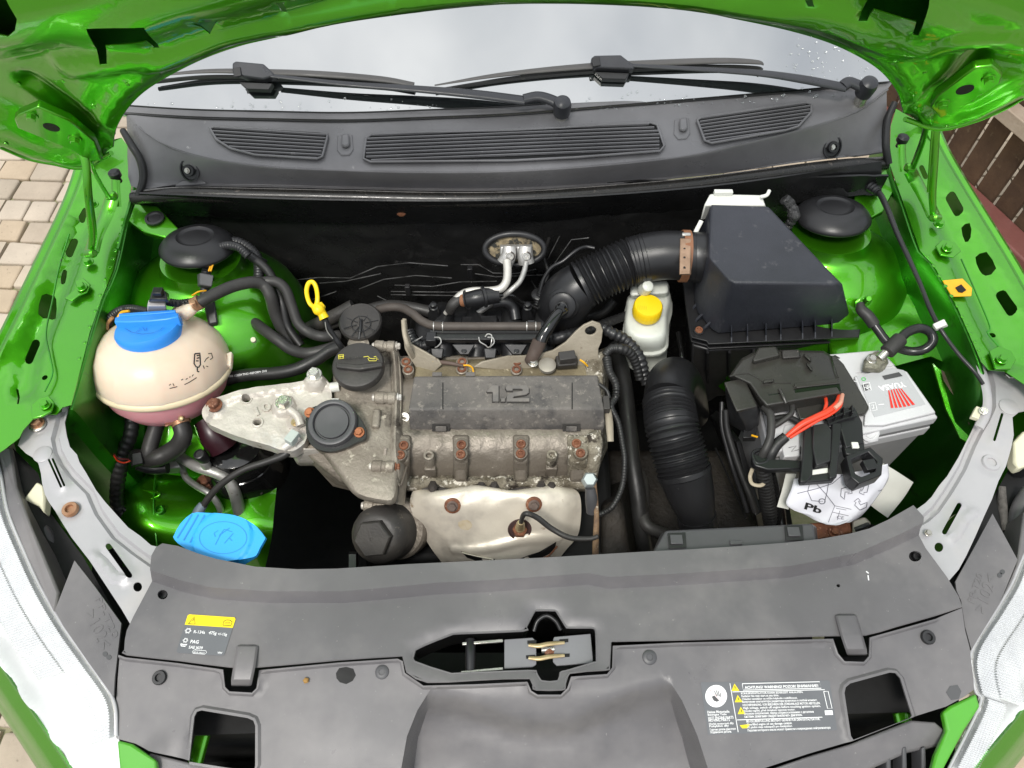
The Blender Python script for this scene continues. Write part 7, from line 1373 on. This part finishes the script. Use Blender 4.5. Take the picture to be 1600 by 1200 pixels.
tube("cable_body", [(1312,618,.852),(1308,630,.862),(1294,642,.862),(1274,652,.858),(1254,662,.852),(1238,674,.845),(1226,684,.84)], [4,4.5,5,5,5,4,3], REDW, rw, seg=12, flat=.8); tube("cable_body", [(1290,622,.85),(1291,632,.856),(1288,642,.856)], 2.8, REDW, rw, seg=10); tube("cable_body", [(1316,618,.852),(1313,634,.859),(1298,647,.858),(1278,657,.854),(1256,670,.846),(1234,684,.838)], 2.6, REDW, rw, seg=10)
tube("cable_highlight", [(1316,617,.854),(1313,629,.866),(1304,638,.866)], 3.4, mat("highlight_pink", (.75,.35,.25), rough=.4), rw, seg=8); tube("black_sleeve", [(1228,682,.843),(1214,694,.836),(1206,706,.83),(1202,716,.822)], [8,9,9,9], RUB, rw)  # pink tube is a highlight painted on the red cable
# ================================================================ CABLE GUIDE CLAMP
BLACKM = BM0
kg = thing("cable_guide", "black plastic cable guide with an open square ring hanging over the front of the battery", "bracket", P(1270,700,.83))
def bar(nm, L_, z, h, m=BLACKM, z2=None): return prism(nm, [(x,y,z if z2 is None else z+(z2-z)*(k/(len(L_)-1))) for k, (x,y) in enumerate(L_)], h, m, kg, .0018)
bar("guide_arm", [(1176,708),(1190,712),(1200,716),(1262,720),(1262,732),(1200,734),(1180,728),(1176,720)], .828, .012)
tube("cable_ring", [(1179,720,.826),(1176,710,.826),(1182,704,.826),(1194,704,.826),(1200,712,.826),(1196,722,.826),(1184,724,.826),(1179,720,.826)], 3, BLACKM, kg, seg=8)
bar("guide_strap", [(1256,664),(1268,660),(1272,700),(1270,742),(1262,753),(1250,753),(1254,720)], .842, .010)
bar("guide_strap", [(1300,660),(1316,660),(1312,700),(1308,745),(1296,748),(1298,700)], .842, .010)
bar("guide_foot", [(1250,744),(1304,738),(1304,750),(1252,754)], .838, .012); bar("label_window", [(1266,734),(1294,730),(1294,738),(1266,742)], .836, .003, WHT)
bar("fuse_block", [(1270,664),(1292,660),(1300,672),(1298,720),(1276,728),(1270,700)], .846, .016, BLACK)
bar("guide_plate", [(1292,640),(1336,636),(1348,660),(1350,692),(1322,700),(1314,672),(1294,666)], .838, .012)
for k in range(3): boxw("plate_rib", P(1304+k*13, 648-k*3, .846), .0025, .014, .012, BLACKM, kg, rot=-.15)
tube("plate_rim", [(1292,656,.846),(1312,648,.848),(1334,640,.848)], 2, BLACKM, kg, seg=6); tube("plate_rim", [(1294,664,.842),(1314,656,.842),(1338,650,.842)], 2, BLACKM, kg, seg=6)
bar("hinge_loop", [(1318,694),(1350,688),(1352,704),(1340,712),(1322,710)], .836, .012); boxw("pale_insert", P(1336,696,.838), .010, .010, .004, WHT, kg)
sq = [(1322,712),(1360,698),(1380,716),(1378,742),(1342,756),(1330,746)]; sqi = [(1330,718),(1357,706),(1371,720),(1368,736),(1346,745),(1337,740)]
sheet("square_ring", HZ(.842), sq, BLACKM, kg, holes=[sqi], thick=.026, bevel=.0015); boxw("ring_block", P(1358,728,.836), .018, .016, .012, BLACKM, kg, rot=.2)
tube("spring_loop", [(1176,732,.80),(1172,745,.79),(1176,756,.79),(1190,758,.79),(1198,748,.79)], 3, mat("tan_clip", (.42,.36,.26), rough=.5), kg, flat=.6, seg=8)
bar("white_battery_block", [(1226,664),(1244,660),(1250,680),(1250,712),(1226,714),(1220,690)], .815, .02, mat("white_block", (.6,.6,.61), rough=.4)); strokes("moulded_sign", HZ(.8155), [[(1232,700),(1244,697),(1236,706),(1248,703)]], 1.3, EMB, kg, h=.001)
hose("ribbed black cable sleeve dropping from the cable guide down to the front cover", [(1190,716,.82),(1194,745,.79),(1200,780,.75),(1206,815,.71),(1210,845,.68)], [10,12,13,13,12], RUB, "cable_sleeve", "conduit", prof=lambda t, L_: 1+.05*math.sin(t*2*math.pi/.006))
hose("second black cable sleeve hanging beside the ribbed one, nearer the leaflet", [(1204,740,.79),(1212,770,.76),(1218,800,.73),(1222,840,.70)], [8,9,9,9], GLOSS, "cable_sleeve", "conduit")
hose("thin black cable bowing down the left side of the battery", [(1134,640,.80),(1136,670,.78),(1146,705,.76),(1158,740,.74),(1172,775,.72),(1180,800,.70)], 5, RUB, "battery_cable", "cable")
hose("second thin black cable on the left side of the battery, closest to the corrugated hose", [(1128,628,.79),(1128,665,.77),(1136,700,.75),(1146,735,.73),(1160,775,.70),(1168,800,.68)], 3.5, BLACK, "battery_cable", "cable")
# battery tray and leaflet
ty = thing("battery_tray", "dark battery tray with bright edge standing left of the battery", "tray", P(1180,760,.6))
rings("tray_wall", [[(1108,650,.55),(1120,640,.55),(1200,820,.55),(1184,826,.55)],[(1150,690,.70),(1158,688,.70),(1190,800,.70),(1180,806,.70)]], BLACK, ty, bevel=.002); tube("tray_edge", [(1118,700,.62),(1140,750,.62),(1166,810,.62)], 1.5, BLACKM, ty, seg=6)
rings("rusty_bracket", [[(1262,850,.72),(1336,835,.72),(1330,812,.72),(1262,818,.72)],[(1264,846,.76),(1332,832,.76),(1326,812,.76),(1264,818,.76)]], RUST, ty, bevel=.003); bolt(ty, 1303, 832, .763, 9, RUST)
rings("steel_clip", [[(1330,840,.74),(1362,818,.74),(1352,808,.74),(1330,816,.74)],[(1332,836,.765),(1360,818,.765),(1350,808,.765),(1332,814,.765)]], MC["pale_metal"], ty, bevel=.002); tube("black_clip", [(1336,828,.775),(1346,824,.78),(1356,820,.775)], 4, BLACK, ty)
env = thing("plastic_sleeve", "off-white plastic sleeve sticking out behind the printed leaflet at the battery front", "sleeve", P(1380,770,.74))
loft("sleeve_sheet", [[(1380,724,.80),(1400,736,.80),(1427,754,.795)],[(1362,750,.78),(1386,766,.775),(1412,778,.77)],[(1350,780,.76),(1366,794,.755),(1387,809,.75)]], mat("offwhite_film", (.60,.60,.55), rough=.4), env, n=12, k=5, thick=.0012); loft("sleeve_sheet", [[(1228,740,.775),(1236,740,.775),(1244,740,.775)],[(1222,765,.77),(1230,766,.77),(1238,768,.77)],[(1214,792,.76),(1224,794,.76),(1232,796,.76)]], mat("offwhite_film", (.6,.6,.55)), env, n=8, k=4, thick=.0012)
lf = thing("leaflet", "crumpled white leaflet printed with Pb and recycling arrows tucked at the battery front", "leaflet", P(1300,780,.74))
def lfh(u, v): return V((0, 0, .006*math.sin(u*7+v*3)+.004*math.sin(v*9-u*4)+.004*mn.noise(V((u*5,v*5,1)))))
rowsL = [[(1240,748,.805),(1275,744,.81),(1315,738,.81),(1350,732,.81),(1384,728,.80)],[(1234,768,.80),(1270,768,.805),(1310,762,.805),(1350,754,.80),(1388,744,.79)],[(1228,791,.79),(1265,796,.795),(1305,790,.795),(1350,780,.79),(1380,762,.78)],[(1256,804,.785),(1280,812,.785),(1305,812,.785),(1335,808,.78),(1352,800,.775)],[(1278,812,.78),(1292,819,.78),(1308,821,.778),(1325,818,.776),(1338,811,.774)]]
lfm = loft("leaflet_sheet", rowsL, PAPER, lf, n=40, k=10, thick=.0006, hf=lfh, smooth=180)
LBv = bvh(lfm); INKF = mat("thin_grey_ink", (.12,.12,.15), rough=.6)
decal_text("lettering", LBv, "Pb", (1256,795), (1282,803), 11, INKK, lf, bold=.03, h=.0008)
decal("bin_drawing", LBv, [[(1246,771),(1275,764),(1300,756),(1316,742)],[(1266,752),(1262,768),(1268,782),(1282,783)],[(1274,755),(1290,772),(1304,790)],[(1296,744),(1292,768),(1288,784)],[(1270,753),(1298,750)]], 1.0, INKF, lf, h=.0007)
decal("bin_wheel", LBv, [ell(1284,783,5,4,12)+[ell(1284,783,5,4,12)[0]],[(1283.3,783),(1284.7,783)]], 1.3, INKF, lf, h=.0007)
for k, (x, y) in enumerate(((1322,772),(1346,762),(1346,786))):
    sh = [(-8,-8),(2,-11),(5,-7),(8,-9),(9,-1),(2,0),(5,-3),(-2,-3),(-3,8),(-9,3),(-8,-8)]; a = k*2.1; decal("recycling_arrow", LBv, [[(x+p[0]*math.cos(a)-p[1]*math.sin(a), y+p[0]*math.sin(a)+p[1]*math.cos(a)) for p in sh]], 1.1, INKF, lf, h=.0007)
decal("small_box_print", LBv, [[(1304,790),(1294,816)],[(1304,790),(1330,796)],[(1300,800),(1326,806)],[(1312,798),(1308,812)],[(1306,794),(1322,797)]], .8, INKF, lf, h=.0007); decal_text("lettering", LBv, "CE", (1307,810), (1318,812), 5, INKF, lf, h=.0007)
decal_text("lettering", LBv, "WEEE-Reg.", (1372,769), (1398,762), 3, INKF, lf, h=.0007)
# extra clutter in the dark parts of the bay
hose("black servo hose lying on the dark floor in front of the bulkhead", [(960,470,.76),(940,490,.74),(900,500,.72),(860,505,.70)], 7, RUB, "vacuum_hose")
hose("glossy black brake pipe crossing behind the reservoir", [(1060,520,.72),(1066,560,.72),(1068,600,.68),(1066,640,.62)], 4, GLOSS, "brake_pipe", "pipe")
gb = thing("gearbox", "grimy gearbox housing deep in the shadow under the battery side hoses", "gearbox", P(1080,800,.3))
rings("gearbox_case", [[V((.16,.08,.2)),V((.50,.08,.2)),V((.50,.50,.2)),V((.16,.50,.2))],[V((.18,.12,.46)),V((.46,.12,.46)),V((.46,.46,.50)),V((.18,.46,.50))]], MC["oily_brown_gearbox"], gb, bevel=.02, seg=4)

CWB = bvh(bpy.data.objects["front_step"], bpy.data.objects["top_panel"])
for x, y in SCREWS:
    p, n = onm(CWB, x, y); n = (n+V((0,-.4,.6))).normalized()
    lathe("screw_pocket", p, [(.019,0),(.019,.003),(.0165,.0035),(.015,.001),(.002,.001)], BLACKM, cw, axis=n, seg=28, sx=.85)
    bolt(cw, 0,0,0, 9, BLACK, 'torx', name="screw", axis=n, world=p+n*.002); bolt(cw, 0,0,0, 4.5, STEEL, 'hex', name="screw", axis=n, world=p+n*.006+V((-.002,0,0)))
    p2, n2 = onm(CWB, x, y+18)
    if p2: prism("screw_tab", [(x-24,y+24,p2.z),(x-12,y+16,p2.z+.004),(x+16,y+14,p2.z+.004),(x+26,y+20,p2.z)], .004, COWL, cw, .001)
